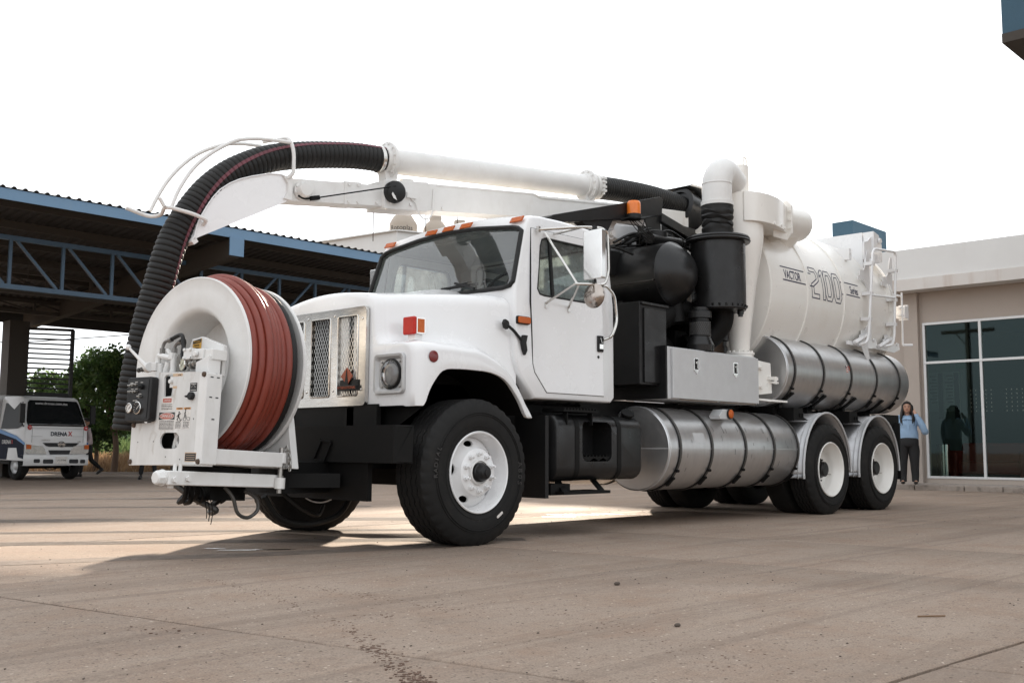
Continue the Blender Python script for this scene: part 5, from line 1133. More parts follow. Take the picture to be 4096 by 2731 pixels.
b = B(TM); b.cyl((-.35,-.38,-.74),(-.35,-.38,-.69),.012,n=8); b.cyl((-.31,-.38,-.74),(-.31,-.38,-.69),.012,n=8); ob('arm_studs', b, WDULL, rfm)
b = B(); b.prism([(-1.1,.8,.42),(-.8,.6,.42),(-.8,1.6,.42),(-1.1,1.1,.42)],(0,0,.1)); b.box(-1.15,-.75,.8,1.1,.38,.60); ob('reel_mount', b, CHASSIS, truck)
b = B(TM); b.tube(spline([(-.05,.02,-.82),(.05,-.1,-.92),(.12,-.22,-.98),(.16,-.12,-1.0),(.3,.0,-.92)],6), .022, 8)
b.tube(spline([(.12,-.30,-.83),(.17,-.33,-.90),(.21,-.34,-1.0),(.30,-.34,-1.03),(.38,-.34,-.98),(.37,-.33,-.90),(.28,-.31,-.85)],6), .013, 8); ob('dangling_hose_loop', b, MATS['worn_strap'], rfm)
b = B(TM); r2 = random.Random(5)
for k in range(9):
    x = -.15+.05*k; b.tube(spline([(x,-.25+.03*k,-.80),(x+.03,-.2,-.87-r2.uniform(0,.05)),(x+.10,-.05,-.90-r2.uniform(0,.05)),(x+.3,.1,-.85)],6), .008+r2.uniform(0,.012), 6)
for k in range(3): b.tube(spline([(.02+.02*k,-.2,-.86),(.03+.025*k,-.24,-.98),(.05+.02*k,-.22,-1.04-.02*(k%3))],5), .003, 4)
b.box(.05,.35,-.24,-.05,-.92,-.80); ob('underside_hoses', b, CHASSIS, rfm)
b = B(); b.tube(spline([(-1.2,.95,.36),(-1.05,.98,.20),(-.81,1.0,.14),(-.535,1.0,.185),(-.40,1.02,.30),(-.32,1.05,.45)],7), .024, 8); b.tube(spline([(-1.1,.95,.42),(-.9,.95,.27),(-.7,1.0,.20),(-.5,1.2,.26)],6),.015,6); ob('hanging_brake_hose', b, HOSEB, truck)
# guard plate and motor inside the reel's dish
b = B(TM); b.prism([(-.02,y,z) for y,z in ((.0,-.10),(-.0,.03),(-.060,.165),(-.168,.178),(-.395,.105),(-.395,-.10))], (-.03,0,0)); b.box(-.17,.0,-.36,-.02,-.10,-.085); ob('chain_guard', b, WDULL, reel, bevel=.004)
b = B(TM); b.prism([(-.052,-.075,.085),(-.052,-.165,.085),(-.052,-.165,.165),(-.052,-.075,.150)], (-.002,0,0)); ob('yellow_warning_sticker', b, YEL, reel)
def onP(x, y, z, s_=1): return TM @ frame((x,y,z), (0,-1,0), (0,0,1))
text('warning_text', 'PARTES', .016, onP(-.055,-.12,.118), INK, reel); text('warning_text', 'MOVILES', .016, onP(-.055,-.12,.098), INK, reel)
b = B(TM); b.prism([(-.0545,-.076,.130),(-.0545,-.164,.138),(-.0545,-.164,.164),(-.0545,-.076,.149)],(-.0006,0,0)); ob('sticker_heading', b, INK, reel)
text('warning_text', 'PRECAUCION', .0135, onP(-.056,-.12,.144), YEL, reel, sx=.85)
b = B(TM); b.box(-.20,-.08,-.265,-.175,-.0,.075); b.box(-.185,-.04,-.36,-.26,.0,.07); b.box(-.17,-.05,-.44,-.36,-.005,.065); b.cyl((-.21,-.30,.035),(-.19,-.30,.035),.02,n=12)
for y,z in ((-.19,.065),(-.25,.065),(-.19,.01),(-.25,.01)): b.cyl((-.212,y,z),(-.19,y,z),.012,n=8)
b.prism([(-.19,-.30,-.10),(-.19,-.30,-.02),(-.19,-.43,.02),(-.19,-.43,-.10)],(.10,0,0)); ob('reel_motor', b, WDULL, reel, bevel=.008)
# control panel plate with cut-outs
pl_ = [(.350,-.704),(-.402,-.690),(-.402,-.098),(.120,-.084),(.135,-.1),(.140,-.42),(.353,-.425)]
b = B(TM); b.prism([(-.17,y,z) for y,z in pl_], (.012,0,0)); pn = ob('panel_plate', b, WPANEL, pan)
c = B(TM)
c.prism([(-.3,y,z) for y,z in rrect(-.170,.030,-.592,-.487,.05,5)], (.3,0,0)); c.prism([(-.3,y,z) for y,z in ((.036,-.12),(.02,-.105),(-.05,-.102),(-.06,-.12),(-.066,-.247),(.025,-.25))], (.3,0,0)); cut(pn, c)
b = B(TM); b.box(-.158,-.07,-.395,.34,-.70,-.69); b.box(-.158,-.07,.33,.34,-.70,-.43); ob('panel_box', b, WDULL, pan); b = B(TM); b.box(-.075,-.07,-.38,.32,-.68,-.10); ob('panel_shade_sheet', b, CHASSIS, pan)  # black sheet behind the cut-outs stands in for the shade inside
b = B(TM); b.tube(spline([(-.09,-.02,-.62),(-.10,-.05,-.54),(-.10,-.08,-.47)],5),.02,8); b.tube(spline([(-.09,-.10,-.62),(-.1,-.07,-.56),(-.1,-.03,-.47)],5),.013,8); b.tube(spline([(-.10,.01,-.255),(-.10,-.0,-.18),(-.09,.01,-.10)],5),.022,8); ob('panel_inner_pipes', b, WDULL, pan)
b = B(TM); b.box(-.165,-.15,-.062,-.02,-.19,-.115); b.cyl((-.185,-.04,-.15),(-.16,-.04,-.15),.014,n=8); ob('inner_switch', b, WDULL, pan)
for y,z in ((.325,-.435),(.335,-.68),(-.378,-.115),(-.378,-.672)):
    b = B(TM); b.lathe([(.018,0),(.016,-.010),(.008,-.013),(0,-.014)], (-.171,y,z), (1,0,0), 14); ob('panel_bolt', b, RUST, pan)
b = B(TM)
for y,z in ((.27,-.55),(.10,-.545),(-.04,-.645),(-.19,-.66),(-.30,-.40)): b.lathe([(.005,0),(0,-.0005)], (-.1706,y,z), (1,0,0), 8)
ob('rivet_holes', b, INK, pan)
# black gauge box
b = B(TM); b.prism([(-.175,y,z) for y,z in rrect(.085,.350,-.415,-.118,.022,4)], (-.055,0,0)); gb = ob('gauge_box', b, PLASTIC, pan, bevel=.006)
b = B(TM); b.prism([(-.2305,y,z) for y,z in rrect(.112,.338,-.395,-.135,.012,3)], (-.002,0,0)); ob('gauge_board', b, BLACKP, pan)
def gauge(y, z, r, face):
    b = B(TM); b.lathe([(r*1.12,0),(r*1.12,-.014),(r,-.016),(r*.98,-.006)], (-.232,y,z), (1,0,0), 28); ob('gauge_rim', b, face[1], pan)
    b = B(TM); b.disc((-.240,y,z), (1,0,0), r*.98, 24); ob('gauge_dial', b, face[0], pan)
    b = B(TM); b.bar((-.2415,y+r*.25,z-r*.25),(-.2415,y-r*.6,z+r*.55),.004,.001,up=(1,0,0))
    for k in range(11): a = R(225-27*k); b.bar((-.2415,y-r*.78*math.cos(a),z+r*.78*math.sin(a)),(-.2415,y-r*.92*math.cos(a),z+r*.92*math.sin(a)),.0025,.001,up=(1,0,0))
    ob('gauge_needle', b, face[2], pan)
gauge(.295,-.325,.030,(PAPER,CHROME,INK)); gauge(.205,-.325,.038,(BLACKP,CHROME,PAPER))
for y,z,r in ((.30,-.175,.008),(.272,-.17,.010),(.235,-.168,.009),(.185,-.185,.018),(.295,-.215,.008),(.262,-.215,.010),(.235,-.215,.008),(.19,-.25,.010)):
    b = B(TM); b.cyl((-.232,y,z),(-.25,y,z),r,n=10); b.cyl((-.25,y,z),(-.262,y+.006,z),r*.5,n=8); ob('switch', b, PLASTIC if r > .012 else BOLT, pan)
b = B(TM)
for y,z,w_ in ((.30,-.155,.03),(.25,-.15,.03),(.19,-.155,.03),(.29,-.197,.03),(.245,-.197,.03),(.2,-.232,.03),(.25,-.275,.05)): b.box(-.2331,-.2326,y-w_/2,y+w_/2,z-.0015,z+.0015)
ob('board_print', b, MATS['worn_white_sticker'], pan)
b = B(TM)
for z in (-.20,-.26,-.32,-.38): b.cyl((-.20,.35,z),(-.20,.372,z),.010,n=8)
ob('box_side_knob', b, PLASTIC, pan)
# stickers on the panel
def sticker(y0, y1, z0, z1, m, name, lift=0.): b = B(TM); b.box(-.1712-lift,-.1702-lift,y1,y0,z0,z1); return ob(name, b, m, pan)
def lines(y0, y1, z0, z1, n, name='small_print'):
    b = B(TM); r3 = random.Random(int(y0*1000)+n)
    for k in range(n):
        z = z1-(z1-z0)*(k+.5)/n; y = y0
        while y > y1+.004: w_ = r3.uniform(.006,.016); b.box(-.1720,-.1716,max(y1,y-w_),y,z-.0022,z+.0022); y -= w_+.004
    ob(name, b, INK, pan, weld=False)
sticker(.046,-.080,-.342,-.258,PAPER,'wire_warning_sticker'); lines(.040,-.074,-.338,-.296,4)
b = B(TM); b.box(-.1720,-.1716,-.06,.03,-.288,-.262); ob('worn_heading', b, PAPERR, pan)
text('small_lettering', 'DANGER', .016, onP(-.1722,-.018,-.275), PAPER, pan)
sticker(.064,-.110,-.474,-.352,PAPER,'danger_sticker'); sticker(.060,-.106,-.402,-.354,INK,'danger_backing',.0006)
b = B(TM); b.prism([(-.1722,-.024+.078*math.cos(2*PI*k/28),-.379+.023*math.sin(2*PI*k/28)) for k in range(28)], (-.0004,0,0)); ob('danger_oval_edge', b, PAPER, pan)
b = B(TM); b.prism([(-.1727,-.024+.074*math.cos(2*PI*k/28),-.379+.020*math.sin(2*PI*k/28)) for k in range(28)], (-.0004,0,0)); ob('danger_oval', b, PAPERR, pan)
text('danger_lettering', 'DANGER', .030, onP(-.1736,-.024,-.379), PAPER, pan, sx=1.05)
lines(.052,-.10,-.470,-.408,7)
for y0,y1 in ((-.115,-.186),(-.193,-.268)):
    sticker(y0,y1,-.466,-.322,PAPER,'warning_sticker'); b = B(TM); b.box(-.1722,-.1714,y1+.003,y0-.003,-.338,-.325); ob('warning_heading', b, PAPERO, pan)
    text('small_lettering', 'WARNING', .010, onP(-.1725,(y0+y1)/2-.004,-.3315), INK, pan); lines(y0-.006,y1+.01,-.460,-.416,5)
def fig(oy, oz, b, leg):                              # pictogram man
    b.prism([(-.172,oy+.006*math.cos(2*PI*k/10),oz+.03+.006*math.sin(2*PI*k/10)) for k in range(10)],(-.0006,0,0))
    for (y0,z0),(y1,z1),w_ in leg: b.bar((-.1724,oy+y0,oz+z0),(-.1724,oy+y1,oz+z1),w_,.0008,up=(1,0,0))
b = B(TM); fig(-.150,-.385,b,(((0,.022),(.004,-.002),.012),((.002,.018),(.022,.0),.005),((0,.018),(-.02,.022),.005),((.004,0),(.016,-.024),.006),((.004,0),(-.012,-.012),.006),((-.012,-.012),(-.018,-.026),.006)))
b.tube([(-.1722,-.150-.008+.03*math.cos(R(t)),-.385+.03*math.sin(R(t))) for t in range(-160,-20,15)], .0012, 4); ob('entanglement_pictogram', b, INK, pan)
b = B(TM); fig(-.215,-.37,b,(((0,.022),(.004,-.0),.008),((.004,0),(.01,-.02),.004),((.004,0),(-.004,-.02),.004),((0,.015),(.012,.004),.003)))
for y0,z0,y1,z1 in ((-.20,-.392,-.225,-.392),(-.20,-.41,-.225,-.41),(-.20,-.392,-.20,-.41),(-.225,-.392,-.225,-.41),(-.218,-.37,-.24,-.408),(-.24,-.408,-.262,-.408),(-.24,-.39,-.262,-.39),(-.262,-.39,-.262,-.408)): b.bar((-.1724,y0,z0),(-.1724,y1,z1),.0025,.0008,up=(1,0,0))
ob('pipe_pictogram', b, INK, pan)
sticker(-.240,-.355,-.674,-.614,TAN,'data_plate'); sticker(-.244,-.351,-.670,-.620,INK,'data_plate_print',.0006); b = B(TM)
for z in (-.632,-.646,-.658): b.box(-.1726,-.1722,-.342,-.255,z-.0012,z+.0012)
ob('data_plate_lines', b, TAN, pan)
sticker(-.241,-.312,-.223,-.167,INK,'dial_plate'); b = B(TM)
b.tube([(-.1722,-.277+.018*math.cos(R(t)),-.20+.018*math.sin(R(t))) for t in range(0,181,20)], .0009, 4); b.box(-.1724,-.1718,-.305,-.25,-.176,-.173); b.box(-.1724,-.1718,-.305,-.25,-.216,-.213); ob('dial_print', b, PAPER, pan)
b = B(TM); b.lathe([(.026,0),(.026,-.02),(.022,-.025),(0,-.026)], (-.172,-.272,-.253), (1,0,.0), 16); b.sph((-.19,-.240,-.255),.012,8,(1,1.8,.7)); ob('selector_knob', b, PLASTIC, pan)
sticker(-.055,-.155,-.118,-.100,TAN,'tan_label_plate'); text('label_text', 'ALARM', .010, onP(-.1716,-.125,-.110), INK, pan); sticker(-.062,-.105,-.198,-.182,TAN,'small_tan_plate')
# pipework on top of the panel
vv = empty('valve_manifold', truck, X_*-.05+Y_*-.06)
b = B(TM); b.tube(fillet([(-.09,.235,.0),(-.09,.235,.055),(-.10,.10,.03),(-.10,.055,.03),(-.10,.045,-.09)],.03,5), .020, 10); b.cyl((-.09,.145,-.10),(-.09,.115,.0),.024,n=12); b.tube(fillet([(-.07,.12,.0),(-.07,.13,.06),(-.07,.17,.09)],.03,4),.016,8); b.cyl((-.10,.065,.015),(-.10,.065,.06),.028,n=8); b.cyl((-.10,.045,-.10),(-.10,.045,-.06),.026,n=12); b.cyl((-.08,-.03,-.10),(-.08,-.03,-.075),.045,n=14); b.cyl((-.1,-.11,-.10),(-.1,-.11,-.07),.015,n=10); ob('white_pipe', b, WDULL, vv)
b = B(TM); b.box(-.13,-.06,.20,.26,-.06,.0); b.cyl((-.13,.26,-.03),(-.10,.34,-.03),.035,n=12); b.box(-.12,-.07,.16,.22,-.08,-.01); ob('valve_body', b, WPANEL, vv, bevel=.005)
b = B(TM); b.tube([(-.14,.285,-.03),(-.15,.40,.05),(-.16,.475,.105)],[.017,.011,.009],8); ob('valve_lever', b, WDULL, vv)
b = B(TM); b.sph((-.163,.485,.115),.020,12); ob('lever_ball', b, WHITE, vv)
b = B(TM); r2 = random.Random(11)
for k in range(6): b.sph((-.12+r2.uniform(-.01,.01),.30+.018*k,-.045+r2.uniform(-.006,.006)),.018,8)
ob('dirty_joint', b, MATS['worn_strap'], vv)
b = B(TM); b.cyl((-.09,-.03,-.09),(-.09,-.03,.02),.036,n=16); b.sph((-.09,-.03,.02),.037,14); b.cyl((-.09,-.03,.01),(-.09,-.10,.01),.032,n=14); b.box(-.12,-.06,-.075,-.055,-.03,.05); b.tube([(-.09,-.085,.03),(-.09,-.085,.065),(-.09,-.075,.07)],.006,6); ob('iron_valve', b, MATS['cast_iron'], vv) if 'cast_iron' in MATS else ob('iron_valve', b, mat('cast_iron', (.20,.195,.18), .6, .6, col2=(.11,.10,.09), sc=30), vv)
b = B(TM); b.lathe([(.045,.03),(.045,-.012),(.041,-.016),(.039,-.008)], (-.13,-.105,-.03), (1,-.25,0), 28); ob('pressure_gauge', b, CHROME, vv)
b = B(TM); M2 = frame((-.141,-.102,-.03),(1,-.25,0),(0,0,1)); b.disc((-.141,-.102,-.03),(1,-.25,0),.039,24); ob('pressure_dial', b, mat('old_dial', (.48,.47,.36), .4), vv)
b = B(TM); b.bar((-.143,-.088,-.045),(-.143,-.118,-.008),.003,.001,up=(1,0,0)); ob('pressure_needle', b, INK, vv)
b = B(TM); b.cyl((-.11,-.155,-.03),(-.11,-.23,-.015),.026,n=10); b.cyl((-.11,-.165,-.03),(-.11,-.18,-.03),.034,n=8); b.cyl((-.11,-.205,-.02),(-.11,-.215,-.02),.034,n=8); ob('pipe_union', b, BOLT, vv)
b = B(TM); b.tube(spline([(-.09,.115,.155),(-.09,.05,.175),(-.10,-.01,.18),(-.11,-.045,.155),(-.12,-.07,.10),(-.13,-.11,.055),(-.13,-.17,.045)],7), .014, 10); b.tube(spline([(-.08,.03,.135),(-.09,-.02,.145),(-.10,-.05,.13),(-.11,-.055,.07),(-.12,-.075,.02),(-.12,-.12,.005),(-.12,-.16,.0)],7), .014, 10); ob('hydraulic_hose', b, HOSEB, vv)
b = B(TM); b.tube(fillet([(-.09,.195,.06),(-.09,.195,.115),(-.09,.175,.145),(-.09,.115,.155)],.03,4), .011, 8); b.cyl((-.09,.195,.06),(-.09,.195,.10),.020,n=6); b.cyl((-.09,.135,.15),(-.09,.10,.158),.018,n=8); b.tube(fillet([(-.08,.075,.05),(-.08,.075,.115),(-.08,.03,.135)],.03,4), .011, 8); b.cyl((-.08,.075,.06),(-.08,.075,.095),.020,n=6); b.cyl((-.08,.04,.13),(-.08,.0,.14),.017,n=8); b.cyl((-.13,-.155,.045),(-.13,-.185,.045),.017,n=8); b.cyl((-.12,-.145,.0),(-.12,-.18,.0),.017,n=8); ob('hose_fitting', b, mat('grey_fitting', (.22,.21,.20), .45, .7, col2=(.15,.14,.13), sc=30), vv)
# ------------------------------------------------------------------ people
def skin(name, V_, E_, Rr, m, parent, lv=2, root=0):
    me = bpy.data.meshes.new(name); me.from_pydata([tuple(v) for v in V_], E_, [])
    o = bpy.data.objects.new(name, me); COL.objects.link(o)
    md = o.modifiers.new('skin', 'SKIN'); md.use_smooth_shade = True
    for i, r in enumerate(Rr):
        s_ = me.skin_vertices[0].data[i]; s_.radius = (r, r) if not isinstance(r, tuple) else r; s_.use_root = (i == root)
    sb = o.modifiers.new('sub', 'SUBSURF'); sb.levels = lv; sb.render_levels = lv
    bpy.context.view_layer.update()
    m2 = bpy.data.meshes.new_from_object(o.evaluated_get(bpy.context.evaluated_depsgraph_get()))
    bpy.data.objects.remove(o); bpy.data.meshes.remove(me); m2.name = name; m2.materials.clear(); m2.materials.append(m)
    m2.polygons.foreach_set('use_smooth', [True]*len(m2.polygons))
    o = bpy.data.objects.new(name, m2); COL.objects.link(o); o.parent = parent; return o
def chain(parts):
    """parts: lists of (point, radius); a list may start with an int index of an earlier vertex to join on."""
    V_, E_, R_ = [], [], []
    for pl in parts:
        last = None
        for q in pl:
            if isinstance(q, int): last = q; continue
            V_.append(V(q[0])); R_.append(q[1])
            if last is not None: E_.append((last, len(V_)-1))
            last = len(V_)-1
    return V_, E_, R_
def hand(b, w_, d, up, s=1., curl=.5):
    """Palm with four fingers and a thumb, as tapering tubes that run into each other."""
    d = V(d).normalized(); up = (V(up)-d*V(up).dot(d)).normalized(); sd = d.cross(up); w_ = V(w_)
    b.tube([w_-d*.01, w_+d*.035*s, w_+d*.08*s], [.024*s,.030*s,.026*s], 8)
    for k, (o_, L) in enumerate(((-.024,.062),(-.008,.070),(.008,.066),(.023,.052))):
        p = w_+d*.078*s+sd*o_*s; q = p+(d-up*curl*.5)*L*.5*s; r_ = q+(d*.4-up*curl)*L*.5*s; b.tube([p-d*.02*s,p,q,r_], [.009*s,.0092*s,.0082*s,.006*s], 6)
    p = w_+d*.02*s-sd*.026*s; b.tube([p, p+(d*.5-sd*.8)*.03*s, p+(d*.9-sd*.7-up*.3)*.06*s], [.012*s,.0105*s,.007*s], 6)
def face(parent, c, s=1.):
    """Eyes, brows and mouth on a head centred at c that looks along -y."""
    c = V(c); b = B()
    for x in (-.031,.031): b.sph(c+V((x,-.082,.004))*s, .0085*s, 8, (1.4,.5,.7))
    ob('eye', b, INK, parent); b = B()
    for x in (-1,1): b.tube([c+V((x*.014,-.090,.024))*s, c+V((x*.032,-.089,.030))*s, c+V((x*.05,-.078,.022))*s], .004*s, 5)
    ob('eyebrow', b, HAIR, parent); b = B(); b.sph(c+V((0,-.086,-.052))*s, .012*s, 10, (1.7,.5,.55)); ob('lips', b, mat('lips', (.30,.08,.07), .4) if 'lips' not in MATS else MATS['lips'], parent)
def head(b, c, s=1., neck=.15):
    """Skull, jaw and neck as one skin with a rounded chin."""
    c = V(c); rows = []
    for z, rx, ry, oy in ((.112,.018,.02,.012),(.104,.045,.05,.012),(.085,.066,.076,.011),(.055,.076,.091,.010),(.02,.079,.096,.008),(-.015,.077,.094,.004),(-.045,.072,.087,.0),(-.075,.062,.076,-.006),(-.098,.048,.060,-.012),(-.112,.044,.050,.006),(-.125,.047,.050,.018),(-.16,.050,.050,.024),(-.20,.062,.052,.030)):
        rows.append([tuple(c+V((rx*math.cos(2*PI*k/24), oy+ry*math.sin(2*PI*k/24), z))*s) for k in range(24)])
    b.grid(rows, True); b.add(rows[0],[tuple(range(24))])
def loft(b, secs, n=20, bump=0., seed=1):
    """Elliptical sections (centre, rx, ry) joined into one closed skin; bump adds cloth folds."""
    r2 = random.Random(seed); ph = [r2.uniform(0,6) for _ in range(4)]; rows = []
    C_ = spline([s[0] for s in secs], 5); X_s = [v.x for v in spline([(s[1],s[2],0) for s in secs], 5)]; Y_s = [v.y for v in spline([(s[1],s[2],0) for s in secs], 5)]
    for i, c in enumerate(C_):
        rows.append([tuple(c+V((max(.002,X_s[i])*math.cos(2*PI*k/n), max(.002,Y_s[i])*math.sin(2*PI*k/n), 0))*(1+bump*(math.sin(3*2*PI*k/n+i*.9+ph[0])*.6+math.sin(5*2*PI*k/n-i*.55+ph[1])*.4))) for k in range(n)])
    b.grid(rows, True); b.add(rows[0],[tuple(range(n))]); b.add(rows[-1],[tuple(range(n))])
def nose_ears(b, c, s=1.):
    c = V(c); b.sph(c+V((0,-.098,-.018))*s, .014*s, 8, (.9,1.2,1.5))
    for x in (-1,1): b.sph(c+V((x*.082,.005,-.01))*s, .02*s, 8, (.4,.8,1.4))

wm = empty('person', None, (14.38,2.86,.075), R(-67)); tag(wm, 'woman in a light blue blouse and black trousers talking on a phone by the window', 'person')
WS = .985
hc = V((0,-.01,1.465))
b = B(); head(b, hc); nose_ears(b, hc); ob('body', b, SKIN, wm); face(wm, hc)
b = B(); loft(b, [((0,.03,.86),.188,.130),((0,.025,.95),.190,.138),((0,.015,1.05),.172,.132),((0,.005,1.15),.182,.135),((0,.015,1.23),.180,.115),((0,.03,1.285),.135,.085),((0,.03,1.315),.062,.060)], 24, .012, 3)
def arm(b, pts, seed): 
    P = spline([p for p,_ in pts],6); rr = [v.x for v in spline([(r_,0,0) for _,r_ in pts],6)]; r2 = random.Random(seed); b.tube(P, [q*(1+.05*math.sin(i*1.9+seed)) for i,q in enumerate(rr)], 12)
arm(b, [((.10,.025,1.255),.062),((.175,.02,1.235),.073),((.25,.0,1.13),.066),((.305,-.05,1.00),.060),((.295,-.11,1.02),.056),((.235,-.155,1.15),.047),((.165,-.165,1.30),.038),((.155,-.165,1.33),.033)], 1)
arm(b, [((-.10,.025,1.255),.062),((-.175,.03,1.235),.072),((-.225,.04,1.12),.062),((-.25,.03,.98),.054),((-.265,.0,.84),.044),((-.268,-.01,.80),.036)], 2)
ob('blouse', b, SHIRTB, wm, ang=80)
b = B(); b.prism([(-.014,-.128,1.22),(.014,-.128,1.22),(.030,-.140,1.03),(-.006,-.140,1.03)],(0,-.006,0)); b.sph((-.045,-.118,1.238),.028,10,(1.5,.45,.8)); b.sph((.045,-.118,1.238),.028,10,(1.5,.45,.8)); b.sph((0,-.122,1.238),.016,8)
for z in (.93,.98): b.sph((0,-.136,z),.006,6)
ob('neck_bow', b, SHIRTB, wm)
b = B(); loft(b, [((0,.03,.70),.17,.12),((0,.032,.74),.188,.150),((0,.03,.82),.192,.148),((0,.03,.90),.178,.128)], 24, .01, 5)
for s_ in (-1,1): loft(b, [((s_*.108,-.005,.045),.062,.075),((s_*.110,.02,.12),.066,.074),((s_*.108,.03,.25),.074,.080),((s_*.105,.02,.42),.084,.088),((s_*.100,.03,.60),.103,.112),((s_*.092,.03,.74),.105,.135)], 18, .02, 7+s_)
ob('trousers', b, BLACKC, wm, ang=80)
for x in (-.115,.115):
    b = B(); b.sph((x,-.045,.028),.058,14,(.72,2.1,.5)); ob('shoe', b, SHOE, wm); b = B(); b.sph((x,-.03,.052),.040,10,(.9,1.6,.7)); ob('foot', b, SKIN, wm)
b = B(); hand(b, (.152,-.163,1.325), (-.40,.55,.80), (-.8,-.4,-.1), .95, .55); ob('hand', b, SKIN, wm)
b = B(); hand(b, (-.27,.0,.79), (.05,-.1,-1), (0,-1,0), 1., .4); ob('hand', b, SKIN, wm)
b = B(); r2 = random.Random(4)                        # hair: parted cap, then long locks over shoulders and back
rows = []
for i in range(12):
    t = PI*.60*i/11; row = []
    for k in range(28):
        a = 2*PI*k/28; front = max(0., -math.sin(a)); lift = .055*front*smooth(i,3,9)
        row.append(tuple(hc+V(((.086+.006*math.sin(5*a))*math.sin(t)*math.cos(a), .016+.106*math.sin(t)*math.sin(a)*(1-.10*front*smooth(i,6,11)), .028+.094*math.cos(t)+lift))))
    rows.append(row)
b.grid(rows, True)
for sgn in (-1,1):
    for k in range(16):
        u = k/15; a = -.5+2.0*u; x0 = sgn*.080*math.cos(a*.55); y0 = .012+.092*math.sin(a); j = lambda q: r2.uniform(-q,q)
        fx = -.075 if u < .45 else .02
        b.tube(spline([hc+V((x0*.93,y0,.055)),hc+V((x0*1.06,y0,-.03)),hc+V((x0*1.22+j(.01),y0+fx*.3,-.12)),hc+V((x0*1.38+j(.015),y0+fx*.9,-.21)),hc+V((x0*1.35+j(.02),y0+fx*1.15,-.30-.06*r2.random()))],5),[.020]*6+[.023]*6+[.022,.021,.019,.017,.014,.011,.008,.005,.003],7)
ob('long_hair', b, HAIR, wm, ang=80)
ph = empty('mobile_phone'); tag(ph, 'dark phone held to the ear of the woman in the blue blouse', 'phone'); ph.parent = None
Mw = Matrix.Translation((14.38,2.86,.075)) @ Matrix.Rotation(R(-67),4,'Z')
b = B(Mw @ frame((.104,-.045,1.43),(.25,.95,.1),(-.1,-.15,1))); b.box(-.036,.036,-.07,.07,-.004,.004); ob('phone_body', b, PLASTIC, ph, bevel=.003)

def man(loc, rz, shirt, label, legs, lean=0., hair=True):
    p = empty('person', None, loc, rz); tag(p, label, 'person')
    hc = V((0,-.02-lean,1.56)); b = B(); head(b, hc); nose_ears(b, hc); ob('body', b, SKIN, p); face(p, hc)
    Vv, Ee, Rr = chain([[((0,.02,.90),(.165,.115)),((0,.01-lean*.3,1.10),(.165,.12)),((0,.01-lean*.7,1.30),(.17,.105)),((0,.02-lean*.8,1.40),(.085,.07))],
        [2,((.2,.02-lean*.7,1.34),.07),((.25,.06-lean*.3,1.08),.055),((.26,-.08-lean*.2,.88),.042)],[2,((-.2,.02-lean*.7,1.34),.07),((-.25,-.02-lean*.3,1.08),.055),((-.26,.10-lean*.2,.90),.042)]])
    skin('shirt', Vv, Ee, Rr, shirt, p, 1, 1)
    b = B(); hand(b, (.26,-.08-lean*.2,.87),(0,-.2,-1),(0,-1,0)); hand(b, (-.26,.10-lean*.2,.89),(0,.2,-1),(0,-1,0)); ob('hands', b, SKIN, p)
    a, c = legs
    Vv, Ee, Rr = chain([[((0,.02,.93),(.16,.11)),((0,.02,.84),(.165,.125)),(V((.09,.0,.72))+V(a[0])*.3,.10),(V((.09,0,.47))+V(a[0]),.072),(V((.09,.02,.10))+V(a[1]),.056)],[1,(V((-.09,.0,.72))+V(c[0])*.3,.10),(V((-.09,0,.47))+V(c[0]),.072),(V((-.09,.02,.10))+V(c[1]),.056)]])
    skin('trousers', Vv, Ee, Rr, BLACKC, p, 1, 0)
    for x, q, tl_ in ((.09,a,a[2]),(-.09,c,c[2])):
        f = V((x,.02,.10))+V(q[1]); T = Matrix.Translation(f) @ Matrix.Rotation(tl_,4,'X'); b = B(T); b.sph((0,-.07,-.06),.055,12,(.8,2.3,.7)); b.sph((0,.0,-.03),.055,10,(.9,1.0,1.1)); b.box(-.04,.04,-.17,.06,-.10,-.085); ob('shoe', b, SHOE, p)
    b = B(); rows = []
    for i in range(7):
        t = PI*.55*i/6; rows.append([tuple(hc+V((.090*math.sin(t)*math.cos(q), .014+.10*math.sin(t)*math.sin(q), .030+.09*math.cos(t)+(.0 if math.sin(q) > -.2 else .04*math.sin(t)**2)))) for q in [2*PI*k/18 for k in range(18)]])
    b.grid(rows, True); ob('hair', b, HAIR, p); return p
man((8.02,24.16,-.14), R(-112), SHIRTP, 'man in a pale pink shirt and black trousers walking behind the small white truck', (((0,-.14,.02),(0,-.20,.0),0.),((0,.10,.0),(0,.34,.14),R(38))), .06)
man((8.05,20.62,-.14), R(-40), SHIRTP, 'person standing behind the reel panel, only dark trouser legs and shoes in view', (((.07,0,0),(.10,0,0),0),((-.05,0,0),(-.09,0,0),0)))

# ------------------------------------------------------------------ the small white truck at the left
ht = empty('small_truck', None, (5.98,21.66,-.14), R(-46.4+180+17)+PI)
tag(ht, 'small white and blue cab-over truck parked at the left edge under the roof', 'truck')
